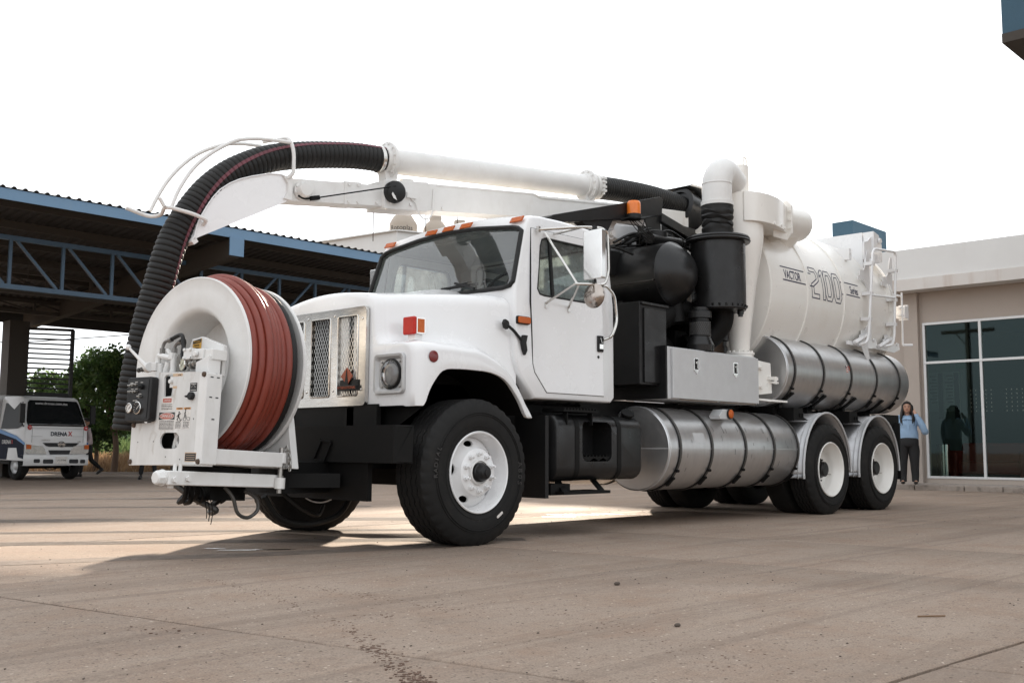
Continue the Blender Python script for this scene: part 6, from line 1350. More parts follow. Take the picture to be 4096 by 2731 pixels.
# local axes: x to the viewer's right, y back along the truck, z up
ht.rotation_euler = (0,0,R(5)); ht.scale = (.965,)*3; ht.location = (6.05,21.59,-.14)
b = B()
hp = [(.0,.50),(-.02,.95),(.0,1.40),(.10,1.55),(.32,2.10),(.42,2.19),(.60,2.22),(1.5,2.22),(1.62,2.15),(1.64,.52)]
rows = []
for x, ins in ((-.87,.05),(-.855,.015),(-.82,0),(-.4,0),(0,0)):
    rows.append([(x*(1-.13*smooth(z,1.35,2.2)), y+(.8-y)*ins+.05*(abs(x)/.87)**4*(1 if y < .5 else 0), z+(1.3-z)*ins*.4) for y,z in hp])
rows += [[(-x,y,z) for x,y,z in r] for r in reversed(rows[:-1])]
b.grid(rows, True); b.add(rows[0],[tuple(range(len(hp)))]); b.add(rows[-1],[tuple(range(len(hp)))])
hcab = ob('cab', b, HWHITE, ht, ang=45)
def hy(z): return .10+.22*(z-1.55)/.55 if z > 1.55 else 0+.10*(z-1.40)/.15
def wshield(off, k, thick, name, m):
    b = B(); zs = [1.43+.685*i/10 for i in range(11)]; rows = []
    for z in zs:
        zz = 1.77+(z-1.77)*k; hw = (.80 if z < 1.5 else .815-.125*(z-1.5)/.6)*k
        if z > 2.07: hw -= .03
        rows.append([(hw*(q/8), hy(zz)-off+.05*(abs(hw*q/8)/.87)**4, zz) for q in range(-8,9)])
    b.grid(rows); o = ob(name, b, m, hcab, ang=60); o.modifiers.new('s','SOLIDIFY').thickness = thick; return o
wshield(.016, 1., .012, 'windscreen_surround', RUBBER); mat('dark_windscreen', (.012,.014,.015), .08, coat=.6); wshield(.023, .965, .004, 'windscreen', MATS['dark_windscreen'])
for x0 in (-.35,.25): b = B(); b.bar((x0,-.03+hy(1.46),1.45),(x0+.45,hy(1.52)-.035,1.53),.014,.012); ob('windscreen_wiper', b, PLASTIC, hcab)
def onH(x, y, z, tilt_=0.): return frame((x,y,z), (1,0,0), (0,math.sin(tilt_),math.cos(tilt_)))
text('web_address', 'www.drenax.com.mx', .112, onH(-.08,hy(2.03)-.030,2.03,.38), HWHITE, ht, sx=.93)
text('name_lettering', 'DRENA', .155, onH(.02,-.02,1.215), HNAVY, ht, ext=.002, sx=.9, off=.003); text('name_lettering', 'X', .17, onH(.335,-.022,1.222), HRED, ht, ext=.002, sx=.9, off=.003)
text('maker_lettering', 'HINO', .06, onH(-.33,-.02,1.05), BOLT, ht, ext=.002, sx=1.5); text('model_number', '300', .05, onH(.60,-.012,1.02), BOLT, ht, ext=.002, sx=1.4)
b = B(); b.bar((-.80,-.004,1.36),(.80,-.004,1.36),.008,.004); b.bar((-.70,-.004,.99),(-.70,-.004,1.36),.006,.004); b.bar((.72,-.004,.99),(.72,-.004,1.36),.006,.004); b.bar((-.72,-.004,1.15),(.72,-.004,1.16),.006,.004); ob('panel_seam', b, CHASSIS, hcab)
for x, y in ((-.76,.015),(.80,.03)):
    b = B(); b.lathe([(.062,0),(.060,-.006),(0,-.007)], (x,y,1.38), (0,1,0), 20); ob('number_disc', b, HRED, ht); text('disc_number', '19', .075, onH(x,y-.0085,1.38), HWHITE, ht)
b = B(); b.prism([(x,-.026,z) for x,z in ((-.42,.985),(.60,.985),(.50,.90),(.42,.88),(-.24,.88),(-.32,.90))], (0,.01,0)); ob('upper_grille', b, INK, ht)
b = B(); b.tube([(.10+.095*math.cos(2*PI*k/24),-.034,.945+.072*math.sin(2*PI*k/24)) for k in range(24)],.011,6,closed=True); b.bar((.02,-.034,.945),(.18,-.034,.945),.02,.03); b.bar((.06,-.034,.90),(.04,-.034,.99),.012,.014); b.bar((.14,-.034,.90),(.16,-.034,.99),.012,.014); ob('oval_emblem', b, CHROME, ht)
for z in (.925,.955): 
    b = B(); b.bar((-.34,-.03,z),(.52,-.03,z),.008,.006); ob('grille_bar', b, PLASTIC, ht)
b = B(); b.prism([(x,-.024,z) for x,z in ((-.25,.79),(.47,.79),(.42,.68),(-.20,.68))], (0,.01,0)); ob('lower_grille', b, INK, ht)
for s_ in (-1,1):
    b = B(); b.prism([(.08*0+s_*p+.05*(s_>0)-.02*(s_<0),-.012+.02*(p>.7),z) for p,z in ((.84,.95),(.40,.90),(.33,.82),(.28,.68),(.80,.70),(.84,.74))], (0,-.02,0)); hl = ob('headlamp', b, LAMPG, ht, bevel=.008)
    b = B(); b.prism([(s_*p+.05*(s_>0)-.02*(s_<0),-.034,z) for p,z in ((.83,.94),(.70,.925),(.70,.82),(.83,.82))], (0,-.002,0)); ob('indicator_lens', b, ORANGE, hl)
b = B(); rows = []
for x in [-.90,-.895,-.86,-.7,-.35,0,.35,.7,.86,.895,.90]:
    k = abs(x)/.9; y0 = -.09+.10*k**5; rows.append([(x,y0+.16,.66),(x,y0+.01,.665),(x,y0-.005,.64),(x,y0-.005,.42),(x,y0+.02,.385),(x,y0+.16,.39)])
b.grid(rows); bmpr = ob('bumper', b, HWHITE, ht, ang=40)
for x0,x1,z0,z1 in ((-.42,-.14,.44,.55),(.30,.56,.44,.55),(-.66,-.50,.46,.56),(.62,.78,.44,.54)):
    b = B(); b.prism([(x,-.098+.09*(abs(x)/.9)**5,z) for x,z in rrect(x0,x1,z0,z1,.03,3)], (0,.006,0)); ob('bumper_opening', b, INK, bmpr)
b = B(); b.box(-.08,.24,-.112,-.100,.43,.62); pl2 = ob('number_plate', b, PAPER, ht, bevel=.004); text('plate_number', 'UG-79-846', .062, onH(.08,-.1135,.525), INK, ht, sx=.9)
for s_ in (-1,1):
    b = B(); b.box(s_*.98-.07,s_*.98+.07,-.02,.06,1.50,2.0); b.bar((s_*.86,.25,2.05),(s_*.98,.02,1.98),.03,.03); b.bar((s_*.86,.15,1.40),(s_*.98,.02,1.52),.03,.03); ob('wing_mirror', b, PLASTIC, ht, bevel=.03)
    xs2 = s_*.872
    b = B(); b.prism([(s_*(.876-.115*smooth(z,1.35,2.2)),y,z) for y,z in ((.22,1.42),(.45,1.36),(1.35,1.36),(1.35,2.05),(.50,2.05))], (s_*.006,0,0)); ob('side_window', b, MATS['dark_side_glass'] if 'dark_side_glass' in MATS else mat('dark_side_glass', (.006,.007,.008), .4, spec=.12), ht)
    b = B(); b.prism([(xs2,y,z) for y,z in ((.05,.94),(.5,1.12),(1.62,1.30),(1.62,.54),(.98,.54),(.92,.85),(.45,.85),(.35,.60),(.05,.56))], (s_*.005,0,0)); ob('blue_side_panel', b, HNAVY, ht)
    b = B(); b.prism([(xs2+s_*.002,y,z) for y,z in ((.02,.98),(.5,1.17),(1.62,1.38),(1.62,1.28),(.5,1.08),(.02,.92))], (s_*.006,0,0)); ob('blue_wave_stripe', b, HBLUE, ht)
Ml = frame((-.882,.95,1.0),(0,-1,0),(0,0,1)); text('door_lettering', 'DRENA', .15, Ml @ Matrix.Translation((-.05,0,0)), HWHITE, ht, ext=.003); text('door_lettering', 'X', .15, Ml @ Matrix.Translation((.26,0,0)), HRED, ht, ext=.003)
for x in (-.72,.72):
    for y in (.62,3.4):
        b = B(); s = tyre_bm(.375,.22,.21,False,40); b.T = Matrix.Translation((x-.11 if x < 0 else x+.11, y, .375)) @ Matrix.Rotation(-PI/2 if x < 0 else PI/2,4,'Z'); b.add(s.v,s.f); wh_ = ob('wheel', b, TYRE, ht)
        b = B(); b.lathe([(.21,.03),(.205,.01),(.195,.05),(.13,.08),(.09,.03),(.06,.02),(0,.02)],(x-.11 if x < 0 else x+.11,y,.375),(1 if x < 0 else -1,0,0),24); ob('wheel_rim', b, MATS['dull_aluminium'], wh_)
b = B(); b.box(-.75,.75,.3,5.2,.42,.58); b.box(-.55,.55,.5,.75,.30,.44); b.tube(spline([(-.4,.1,.38),(-.1,.15,.27),(.2,.1,.36)],4),.015,6); ob('truck_frame', b, CHASSIS, ht)
b = B(); b.box(-.92,.92,1.78,5.4,.75,2.28); ob('cargo_body', b, HWHITE, ht, bevel=.03)
b = B(); b.prism([(-.925,y,z) for y,z in ((1.8,1.0),(5.4,1.35),(5.4,.76),(1.8,.76))],(-.004,0,0)); ob('cargo_blue_band', b, HNAVY, ht)

# ------------------------------------------------------------------ open warehouse with blue steelwork
wh = empty('open_warehouse', None, (7,20,-.14)); tag(wh, 'dark open-sided warehouse roof with blue fascia and blue lattice trusses at the left', 'warehouse')
wh.location = (0,0,0)
def rz_(y): return 5.56-.073*(y-15)
b = B(); xs2 = []; x = -16.
while x < 40: xs2 += [(x,0),(x+.055,.0),(x+.085,.036),(x+.125,.036),(x+.155,0)]; x += .21
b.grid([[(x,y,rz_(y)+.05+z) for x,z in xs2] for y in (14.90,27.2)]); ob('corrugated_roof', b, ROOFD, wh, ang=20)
b = B(); b.box(-16,40,14.93,14.96,5.385,5.60); ob('blue_fascia', b, BLUEF, wh)
for x in (-5,7.02,19,31):
    b = B(); b.box(x-.18,x+.18,14.90,14.928,4.98,5.40); ob('fascia_bracket', b, BLUEF, wh)
    b = B(); P_ = [(x-.1,y,z) for y,z in ((14.97,5.38),(14.97,4.95),(26.5,4.20),(26.5,rz_(26.5)-.02))]; b.prism(P_, (.2,0,0)); ob('girder', b, MATS['tree_bark'] if False else mat('brown_girder','x') if False else MATS['girder_brown_truss_shade'] if 'girder_brown_truss_shade' in MATS else mat('girder_brown_truss_shade', (.045,.036,.028), .7), wh)
    b = B(); b.box(x-.95,x-.40,25.2,25.75,-.2,4.3); ob('column', b, MATS['girder_brown_truss_shade'], wh)
for k in range(8):
    y = 15.6+1.5*k; b = B(); b.box(-16,40,y,y+.07,rz_(y)-.12,rz_(y)+.04); ob('purlin', b, MATS['girder_brown_truss_shade'], wh)
b = B(); b.box(-16,40,26.9,27.0,4.42,rz_(27)+.04); ob('rear_eave_beam', b, ROOFD, wh)
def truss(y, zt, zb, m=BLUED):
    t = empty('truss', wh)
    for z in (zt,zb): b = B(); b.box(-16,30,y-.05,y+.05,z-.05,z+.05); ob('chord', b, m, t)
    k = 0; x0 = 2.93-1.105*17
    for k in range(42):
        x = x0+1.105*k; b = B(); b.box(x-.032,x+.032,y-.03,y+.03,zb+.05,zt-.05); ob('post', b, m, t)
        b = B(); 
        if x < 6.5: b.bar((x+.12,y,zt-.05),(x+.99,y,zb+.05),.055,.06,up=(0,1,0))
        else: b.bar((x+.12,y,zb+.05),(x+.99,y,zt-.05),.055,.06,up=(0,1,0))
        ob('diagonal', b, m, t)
truss(17,5.06,4.03); truss(20.5,4.95,4.45,MATS['girder_brown_truss_shade']); truss(24,4.72,4.42,MATS['girder_brown_truss_shade'])  # rear trusses are blue too; dark brown puts the roof's shade into colour
for x,y in ((3.9,18.5),(9.5,22)): 
    b = B(); b.lathe([(.0,.12),(.04,.1),(.16,.0),(.15,.0),(0,.06)],(x,y,4.3),(0,0,1),18); b.tube([(x,y,4.4),(x,y,rz_(y))],.008,5); ob('hanging_lamp', b, MATS['girder_brown_truss_shade'], wh)
# gate
gt = empty('barred_gate', None, (6.9,24.9,-.14)); tag(gt, 'tall black gate leaf with horizontal bars standing open before the tree', 'gate'); gt.location = (0,0,0)
g0, g1 = V((6.36,25.45,0)), V((7.50,24.28,0)); gd = (g1-g0)
for k in range(14):
    z = 4.05-.142*k; b = B(); b.bar(g0+V((0,0,z+.06)), g1+V((0,0,z-.0)), .04, .048 if k else .08); ob('bar', b, DARKM, gt)
for f, w_ in ((.0,.05),(.10,.08),(.985,.09)): b = B(); p = g0+gd*f; b.bar(p+V((0,0,-.14)),p+V((0,0,4.12-.07*f)),w_,w_,up=(0,1,0)); ob('upright', b, DARKM, gt)
b = B(); b.bar(g0+V((0,0,1.15)),g1+V((0,0,1.15)),.03,2.1); ob('sheet_panel', b, DARKM, gt)
for z in (2.16,1.2): b = B(); b.bar(g0+V((0,0,z)),g1+V((0,0,z)),.06,.10); ob('rail', b, DARKM, gt)

# ------------------------------------------------------------------ vegetation
def tree(name, label, loc, trunk_h, blobs, nleaf, size, leaf, group, seed, tr=.09):
    r2 = random.Random(seed); t = empty(name, None, loc); tag(t, label, 'tree', group)
    b = B(); top = V((r2.uniform(-.1,.1),r2.uniform(-.1,.1),trunk_h)); b.tube(spline([V((0,0,-.1)),V((.04,-.03,trunk_h*.5)),top],5), [tr*(1.25-.05*i) for i in range(11)], 9)
    for c, rr in blobs:
        c = V(c)
        for q in range(3): e = c+V((r2.uniform(-.5,.5),r2.uniform(-.5,.5),r2.uniform(-.3,.5)))*rr; b.tube(spline([top*r2.uniform(.75,1),(top+e)/2+V((0,0,.12)),e],4),[tr*.5,tr*.45,tr*.4,tr*.36,tr*.3,tr*.25,tr*.2,tr*.14,tr*.08],6)
    ob('trunk', b, BARK, t)
    b = B(); tot = sum(rr**2 for c,rr in blobs)
    for c, rr in blobs:
        c = V(c); ncl = max(4,int(nleaf/26*rr**2/tot))
        for _ in range(ncl):
            d = V((r2.gauss(0,1),r2.gauss(0,1),r2.gauss(0,.8))).normalized()*rr*(r2.random()**.45); cc = c+d; droop = V((d.x,d.y,0)).normalized()*.10+V((0,0,-.10)) if d.length else V((0,0,-.1))
            for q in range(26):
                p = cc+droop*r2.uniform(-.6,1.2)+V((r2.gauss(0,.09),r2.gauss(0,.09),r2.gauss(0,.07))); u = V((r2.gauss(0,1),r2.gauss(0,1),r2.gauss(-.3,.7))).normalized()*size*r2.uniform(.6,1.2); v_ = u.orthogonal().normalized().cross(u.normalized())*size*.38
                if r2.random() < .5: v_ = u.cross(v_).normalized()*size*.38
                b.add([tuple(p),tuple(p+u*.5+v_),tuple(p+u),tuple(p+u*.5-v_)],[(0,1,2,3)])
    o = ob('crown', b, leaf, t, weld=False, ang=180)
    o.data.polygons.foreach_set('use_smooth',[False]*len(o.data.polygons)); return t
GRT = 'trees beyond the gate'
tree('tree', 'leafy green tree with a bare thin trunk, right beside the hanging hose', (10.0,26.65,-.14), 1.7, [((0,.1,2.6),.95),((-.45,.45,3.1),.8),((.35,-.45,3.3),.8),((.65,-.7,2.5),.75),((-.2,.2,3.65),.55),((.0,.0,1.85),.65)], 9000, .13, LEAF, GRT, 21)
tree('tree', 'lower spreading tree behind the bars of the black gate', (9.4,28.1,-.14), 1.4, [((-.3,.4,2.6),.75),((.2,-.2,2.9),.75),((-.8,.8,2.9),.5),((.5,-.5,3.5),.65),((-1.15,1.1,2.6),.35),((.1,0,2.0),.7)], 7000, .13, LEAF, GRT, 22)
tree('tree', 'dark bush-like tree low between the gate and the leafy tree', (9.95,27.9,-.14), .9, [((0,0,1.2),.7),((.3,-.3,1.7),.6),((-.4,.4,1.6),.6)], 4000, .12, LEAFD, GRT, 23, .07)
ve = B(); P0 = V((10.2,26.9,0)); Rv = V((.689,-.7245,0)); Fv = V((.7243,.6894,0)); rows = []
for t in (0,.25,.6,1.2,2.5,5,12,30,80): rows.append([tuple(P0+Rv*s_*1.5+Fv*t+V((0,0,-.135+.30*smooth(t,.1,2.5)+.04*math.sin(s_*2.3+t)*min(1,t)))) for s_ in range(-20,13)])
tag(ob('verge', ve.grid(rows), EARTH, ang=180), kind='structure')
def blades(name, m, n, tr_, sr, h, seed, wd=.02):
    r2 = random.Random(seed); b = B()
    for _ in range(n):
        t = r2.uniform(*tr_); s_ = r2.uniform(*sr); p = P0+Rv*s_+Fv*t+V((0,0,-.14+.30*smooth(t,.1,2.5))); hh = h*r2.uniform(.4,1.2); ln = V((r2.gauss(0,.35),r2.gauss(0,.35),1))*hh; sd_ = Rv*wd
        b.add([tuple(p-sd_),tuple(p+sd_),tuple(p+ln*.6+sd_*.6),tuple(p+ln)],[(0,1,2,3)])
    return tag(ob(name, b, m, weld=False, ang=180), kind='stuff')
blades('dry_grass', DRYG, 5200, (.1,4.5), (-5,4), .40, 31); blades('green_grass', GREENG, 5000, (3.5,14), (-7,6), .9, 32, .03)
hd = B(); r2 = random.Random(9)
for _ in range(2600):
    s_ = r2.uniform(-45,40); p = P0+Fv*(48+r2.uniform(0,5))+Rv*s_+V((0,0,r2.uniform(-.3,2.3+.5*math.sin(s_*.5)))); u = V((r2.gauss(0,1),r2.gauss(0,1),r2.gauss(0,1))).normalized()*.6; v_ = u.orthogonal()*.6; hd.add([tuple(p-u),tuple(p+v_),tuple(p+u),tuple(p-v_)],[(0,1,2,3)])
tag(ob('far_hedge', hd, LEAFD, weld=False, ang=180), kind='stuff')
lk = B(); lk.prism([tuple(P0+Rv*-14-Fv*.5+V((0,0,-.16))),tuple(P0+Rv*-14-Fv*.5+V((0,0,-.07))),tuple(P0+Rv*-14-Fv*.3+V((0,0,-.07))),tuple(P0+Rv*-14-Fv*.3+V((0,0,-.16)))], Rv*17); tag(ob('edge_kerb', lk, PAVE), kind='structure')

# ------------------------------------------------------------------ office at the right
of = empty('office_building'); tag(of, 'low white and beige office with a big aluminium shop window at the right', 'building')
WX = 15.53
def wall(name, m, *a, bev=0): b = B(); b.box(*a); return ob(name, b, m, of, bevel=bev)
wall('beige_wall', WALLB, WX,WX+.22,2.97,14,.0,3.90); wall('lintel_wall', WALLB, WX,WX+.22,-7,2.968,3.285,3.90); wall('window_plinth', WALLB, WX-.02,WX+.2,-7,2.968,.0,.165)
wall('wall_pilaster', WALLB, WX-.12,WX-.002,3.02,3.32,.05,3.895)
wall('stained_eave_band', WALLS, 15.0,15.4,-8,14,3.895,4.13,bev=.008); wall('white_parapet', WALLW, 15.04,15.24,-8,14,4.132,4.74,bev=.01); wall('eave_soffit', WALLB, 15.4,WX+.3,-8,14,3.90,4.0); wall('roof_slab', WALLW, 15.24,21.5,-8,14,4.0,4.15)
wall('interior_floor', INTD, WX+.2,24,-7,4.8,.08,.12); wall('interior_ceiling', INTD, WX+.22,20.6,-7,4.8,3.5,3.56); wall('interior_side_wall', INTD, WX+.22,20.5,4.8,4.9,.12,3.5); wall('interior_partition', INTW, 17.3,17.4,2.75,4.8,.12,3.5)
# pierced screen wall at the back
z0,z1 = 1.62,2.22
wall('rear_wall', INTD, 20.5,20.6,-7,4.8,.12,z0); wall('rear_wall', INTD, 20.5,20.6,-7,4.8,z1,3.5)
scr = B(); y = -3.0
for k in range(7): z = z0+.1*k; scr.box(20.5,20.6,-7,4.8,z-.032,z+.032)
yy = 4.8
while yy > -7:
    w_ = .30 if 3.35 < yy < 3.45 else .074; scr.box(20.51,20.59,yy-w_,yy,z0,z1); yy -= w_+.045
wall('added_backdrop_wall', WALLB, 24.5,24.7,-7,6,-.1,4.6)  # wall added behind the screen so its openings show dimmer than sky
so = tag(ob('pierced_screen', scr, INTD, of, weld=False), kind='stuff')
# window frames and panes
ys = [2.965,1.87,.60,-.7,-2.0,-3.3,-4.6,-5.9,-7]
for z,h in ((.19,.045),(2.47,.05),(3.255,.05)): b = B(); b.box(WX-.035,WX+.045,-7,2.965,z-h/2,z+h/2); ob('window_rail', b, ALUF, of, bevel=.004)
for y in ys:
    b = B(); b.box(WX-.03,WX+.04,y-.05,y,.17,3.28); ob('window_mullion', b, ALUF, of, bevel=.004)
for ya, yb in zip(ys, ys[1:]):
    for za, zb in ((.21,2.445),(2.495,3.23)):
        b = B(); b.add([(WX+.01,ya-.05,za),(WX+.01,yb,za),(WX+.01,yb,zb),(WX+.01,ya-.05,zb)],[(0,1,2,3)]); ob('pane', b, GLASSD, of)
for y0 in (3.60,3.26):
    b = B(); b.box(17.27,17.29,y0-.34,y0,1.55,2.40); ob('notice_board', b, MATS['dull_aluminium'] if False else mat('pale_board', (.30,.32,.31), .6) if 'pale_board' not in MATS else MATS['pale_board'], of)
    b = B(); b.box(17.255,17.268,y0-.33,y0-.23,1.4,2.38); ob('dark_board_strip', b, INK, of)
    b = B(); r2 = random.Random(8)
    for k in range(9): b.box(17.262,17.268,y0-.20,y0-.04-r2.uniform(0,.06),2.3-.07*k,2.325-.07*k)
    ob('board_print', b, INK, of)
ex = B(); ex.box(17.25,17.28,2.80,2.98,2.46,2.62); ob('green_exit_sign', ex, mat('green_sign', (.03,.16,.07), .5), of)
sf = empty('sofa'); tag(sf, 'red leather sofa just inside the office window', 'sofa')
def sb_(name, *a): b = B(); b.box(*a); return ob(name, b, SOFA, sf, bevel=.05, seg=3)
sb_('seat', 16.6,17.2,1.5,2.85,.24,.50); sb_('backrest', 17.05,17.25,1.5,2.85,.46,.88); sb_('armrest', 16.5,17.25,2.75,3.0,.18,.72); sb_('armrest', 16.5,17.25,1.3,1.55,.18,.72)
for x,y in ((16.6,2.9),(17.15,2.9),(16.6,1.4),(17.15,1.4)): b = B(); b.box(x-.03,x+.03,y-.03,y+.03,.12,.20); ob('foot', b, CHROME, sf)
b = B(); b.lathe([(.0,.0),(.13,.0),(.13,.72),(.12,.73),(.115,.70),(0,.68)],(16.12,2.88,.12),(0,0,1),28); bn = ob('waste_bin', b, CHROME); tag(bn, 'shiny cylindrical steel bin inside the office window beside the red sofa', 'bin')
bb = B(); bb.box(18.99,20.93,6.01,6.56,4.15,6.44); blk = ob('roof_block', bb, BLUEW); tag(blk, 'plain blue rendered block standing on the office roof behind the tank', 'roof structure')
pv = B(); pv.box(14.86,WX+.3,-9,14,-.12,.072); tag(ob('pavement', pv, PAVE, bevel=.012), kind='structure')
r2 = random.Random(12); y = 14.
pavo = bpy.data.objects['pavement']
while y > -9:
    L = r2.uniform(.55,.95); b = B(); b.box(14.72+r2.uniform(-.006,.006),14.857,y-L+.012,y,-.16,.058+r2.uniform(-.012,.006)); ob('kerb_stone', b, KERBB if -1.9 < y-L/2 < .35 else KERB, pavo, bevel=.015); y -= L
# blue canopy overhead at the right
cn = empty('blue_canopy'); tag(cn, 'corner of a blue canopy with beige soffit overhead at top right', 'canopy')
b = B(); b.box(5.90,5.98,-10,-1.87,5.10,6.2); ob('fascia_panel', b, BLUEW, cn); b = B(); b.box(5.98,16,-1.95,-1.87,5.10,6.2); ob('fascia_panel', b, BLUEW, cn)
b = B(); b.box(5.895,6.12,-10,-1.865,5.0,5.10); ob('bottom_trim', b, MATS['girder_brown_truss_shade'], cn); b = B(); b.box(6.12,16,-2.08,-1.865,5.0,5.10); ob('bottom_trim', b, MATS['girder_brown_truss_shade'], cn)
b = B(); b.box(6.12,16,-10,-2.08,5.02,5.09); ob('soffit', b, WALLB, cn); b = B(); b.box(5.9,16,-10,-1.87,6.2,6.3); ob('canopy_roof', b, WALLB, cn)
for x,y in ((9,-7.5),(14,-7.5)): b = B(); b.box(x-.2,x+.2,y-.2,y+.2,-.05,5.02); ob('post', b, BLUEW, cn)

# ------------------------------------------------------------------ white building with water tanks beyond
wb = empty('white_building'); tag(wb, 'white flat-roofed building rising behind the warehouse roof', 'building')
cb = V((26.41,32.49,0)); Lw = V((-.75,.66,0)).normalized(); Rw = V((.62,-.78,0)).normalized()
L2 = V((-.16,1,0)).normalized(); R2_ = V((1,-.35,0)).normalized()
ft_ = [cb, cb+L2*9, cb+L2*9+R2_*20, cb+R2_*20]
b = B(); b.prism([tuple(p+V((0,0,-.2))) for p in ft_], (0,0,11.3)); ob('wall_block', b, WALLW, wb)
for p, q in zip(ft_, ft_[1:]+ft_[:1]): b = B(); b.bar(p+V((0,0,11.13)),q+V((0,0,11.13)),.3,.06); ob('parapet_coping', b, WALLW, wb)
def wtank(p, r, h, label):
    t = empty('water_tank', None, (0,0,0)); tag(t, label, 'water tank', 'beige water tanks on the white building')
    b = B(); b.lathe([(r,0),(r,.15),(r*1.015,.18),(r,.21),(r,h*.55),(r*.985,h*.60),(r*.72,h*.78),(r*.52,h*.84),(r*.50,h*.86),(r*.50,h*.97),(r*.46,h),(0,h*1.01)], (p.x,p.y,p.z), (0,0,1), 36, close=False); ob('tank_body', b, TANKB, t, ang=40); b = B(); q = p+V((-.3,-.9,h*.92)).normalized()*0; 
    return t
t1 = wtank(V((27.4,33.2,10.55)), .69, 1.93, 'largest beige water tank with dark lettering, leftmost on the white building'); t2 = wtank(V((28.9,32.5,10.55)), .62, 1.70, 'middle beige water tank on the white building roof'); t3 = wtank(V((30.0,31.9,10.55)), .60, 1.56, 'rightmost beige water tank, barely showing over the cab roof')
tw = V((27.4,33.2,0)); vd = (V((CAM.x,CAM.y,0))-tw).normalized()
text('tank_name', 'Rotoplas', .34, lambda p: (lambda a: V((tw.x+.70*math.cos(a), tw.y+.70*math.sin(a), 11.40+p.y)))(math.atan2(vd.y,vd.x)+p.x/.70-.15), INK, t1, ext=0)
def rod(p, h, label): b = B(); b.tube([p, p+V((0,0,h))],.022,5); o = ob('roof_rod', b, RUST); tag(o, label, 'rod', 'thin rods on the white building roof')
rod(V((25.6,33.3,10.6)),2.2,'thin rusty rod standing left of the largest water tank'); rod(V((27.45,31.6,10.6)),2.25,'thin rusty rod between the largest and the middle water tank'); rod(V((28.6,30.6,10.6)),1.75,'thin rusty rod right of the middle water tank')
# overhead cable seen past the tree, pole behind the viewer that the office glass mirrors
b = B(); b.tube(spline([V((-2,34,7.2)),V((6,33,4.6)),V((12,31,4.75)),V((30,27,8.0))],8),.02,5); cbl = ob('overhead_cable', b, INK); tag(cbl, 'thin black overhead cable sagging above the tree', 'cable')
up = empty('utility_pole', None, (-9.5,11.1,-.1)); tag(up, 'utility pole with a crossarm mirrored in the office window', 'pole')
b = B(); b.cyl((0,0,-.3),(0,0,6.6),.14,.10,12); ob('pole_shaft', b, MATS['girder_brown_truss_shade'], up); b = B(); b.box(-.06,.06,-1.1,1.1,5.9,6.05); b.bar((0,.5,5.9),(0,0,5.3),.04,.04); ob('crossarm', b, MATS['girder_brown_truss_shade'], up)

# ------------------------------------------------------------------ loose things on the yard
def blobflat(name, pts, m, z=.003): b = B(); b.add([(x,y,z) for x,y in pts],[tuple(range(len(pts)))]); return tag(ob(name, b, m), kind='structure')
def irregular(cx, cy, rx, ry, seed, rot=0., n=40):
    r2 = random.Random(seed); ph = [r2.uniform(0,6.28) for _ in range(4)]; out = []
    for k in range(n):
        a = 2*PI*k/n; q = 1+.22*math.sin(2*a+ph[0])+.16*math.sin(3*a+ph[1])+.10*math.sin(5*a+ph[2])+.06*math.sin(9*a+ph[3]); x,y = rx*q*math.cos(a), ry*q*math.sin(a); out.append((cx+x*math.cos(rot)-y*math.sin(rot), cy+x*math.sin(rot)+y*math.cos(rot)))
    return out
blobflat('puddle', irregular(-1.42,.90,.11,.020,1,-.75), WET); blobflat('puddle', irregular(-1.48,1.12,.07,.014,2,-.75), WET); blobflat('puddle', irregular(-1.22,.77,.16,.022,6,-.75), WET); blobflat('puddle', irregular(3.5,1.75,.40,.10,3,-.75), WET); blobflat('puddle', irregular(2.9,1.75,.16,.05,4,-.75), WET); blobflat('puddle', irregular(4.3,1.5,.22,.05,5,-.75), WET)
TRK = mat('dark_tyre_print', (.16,.13,.11), .85, col2=(.26,.215,.18), sc=9, amt=.9, lo=.4, hi=.6)
def track(path, w_, n, name='tyre_track'):
    P = spline([(x,y,0) for x,y in path],8); b = B(); r2 = random.Random(int(path[0][0]*10))
    for k in range(n):
        o = -w_/2+w_*(k+.5)/n; hw = w_/n*.27; rows = []
        for i, p in enumerate(P):
            t = (P[min(i+1,len(P)-1)]-P[max(0,i-1)]).normalized(); nr_ = V((-t.y,t.x,0)); rows.append([tuple(p+nr_*(o+e*hw*r2.uniform(.7,1.1))+V((0,0,gz(p.x,p.y)+.0025))) for e in (-1,1)])
        b.grid(rows)
    return tag(ob(name, b, TRK, weld=False), kind='structure')
track([(-6,2.4),(-4.2,1.72),(-2.89,1.168),(-2.263,.93),(-1.425,.55),(-.1,.20)], .26, 7)
for px_, py_, w_, n_ in ((1.0,8.64,.5,5),(.1,6.6,.28,4),(-.87,4.46,.5,6),(-1.49,3.09,.22,3),(-1.94,2.15,.30,5),(2.3,11.5,.5,4)):
    track([(px_-3.4,py_+2.0),(px_-1.6,py_+1.05),(px_,py_),(px_+1.5,py_-1.10),(px_+2.6,py_-2.0)], w_, n_)
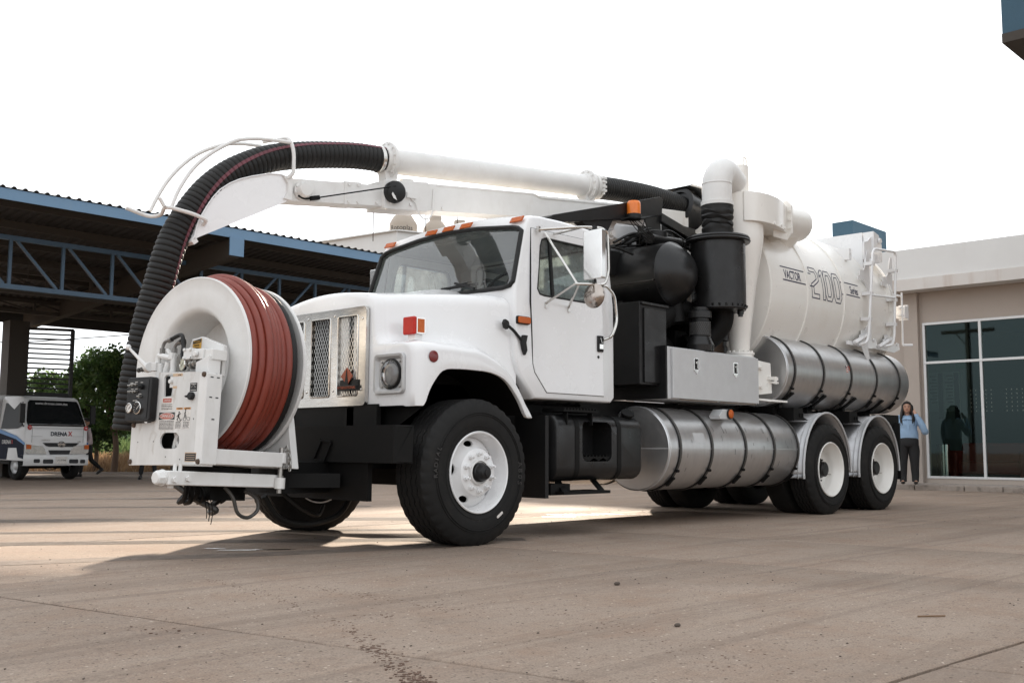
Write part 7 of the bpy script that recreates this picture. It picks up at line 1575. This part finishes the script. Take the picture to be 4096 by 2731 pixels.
r2 = random.Random(77); gv = B()
def clod(b, x, y, s, fl=.6): b.sph((x,y,gz(x,y)+s*fl*.4), s, 6, (r2.uniform(.7,1.4),r2.uniform(.7,1.3),fl))
for _ in range(520):
    d = r2.uniform(2.2,13); a = r2.uniform(-28,28); az = R(46.4+a); clod(gv, CAM.x+d*math.sin(az), CAM.y+d*math.cos(az), r2.choice((.0018,.002,.0025,.003,.0045))*(1+d*.03))
tag(ob('loose_grit', gv, GRAVEL, weld=False), kind='stuff')
mv = B()
def trail(pts, n, sp, s):
    P = spline([(x,y,0) for x,y in pts],10)
    for _ in range(n): p = r2.choice(P); clod(mv, p.x+r2.gauss(0,sp), p.y+r2.gauss(0,sp*2), s*.62*r2.uniform(.2,1.1)**1.5, .20)
trail([(-2.41,-.40),(-2.52,-1.16),(-2.80,-2.08),(-2.98,-2.48),(-3.19,-2.94),(-3.24,-3.05)], 520, .022, .010); trail([(-2.98,-2.48),(-3.19,-2.94),(-3.26,-3.1)], 240, .022, .013)
trail([(-2.185,-1.046),(-2.18,-1.59),(-2.234,-2.094)], 160, .04, .009); trail([(-2.1,-1.9),(-1.95,-2.6),(-2.2,-3.3),(-2.4,-3.6)], 220, .06, .008)
trail([(-3.4,-1.55),(-3.3,-1.75)], 30, .03, .012); trail([(-2.6,-1.95),(-2.5,-2.0)], 30, .02, .012); trail([(-1.0,-1.3),(-.7,-1.9)], 26, .03, .008)
tag(ob('mud_crumbs', mv, MUD, weld=False), kind='stuff')
def pebble(x, y, s, label): b = B(); b.sph((x,y,s*.5), s, 10, (1.3,.9,.62)); tag(ob('pebble', b, GRAVEL, ang=60), label, 'pebble')
pebble(-1.016,-2.055,.016,'dark pebble on the concrete right of the front wheel, farther one'); pebble(-1.86,-3.012,.013,'small round dark pebble nearest the bottom middle of the yard')
b = B(); b.tube([(-.95,-3.60,.006),(-.86,-3.68,.007)],.0035,5); tg = ob('dry_twig', b, DRYG); tag(tg, 'pale dry twig lying on the concrete at the lower right', 'twig')
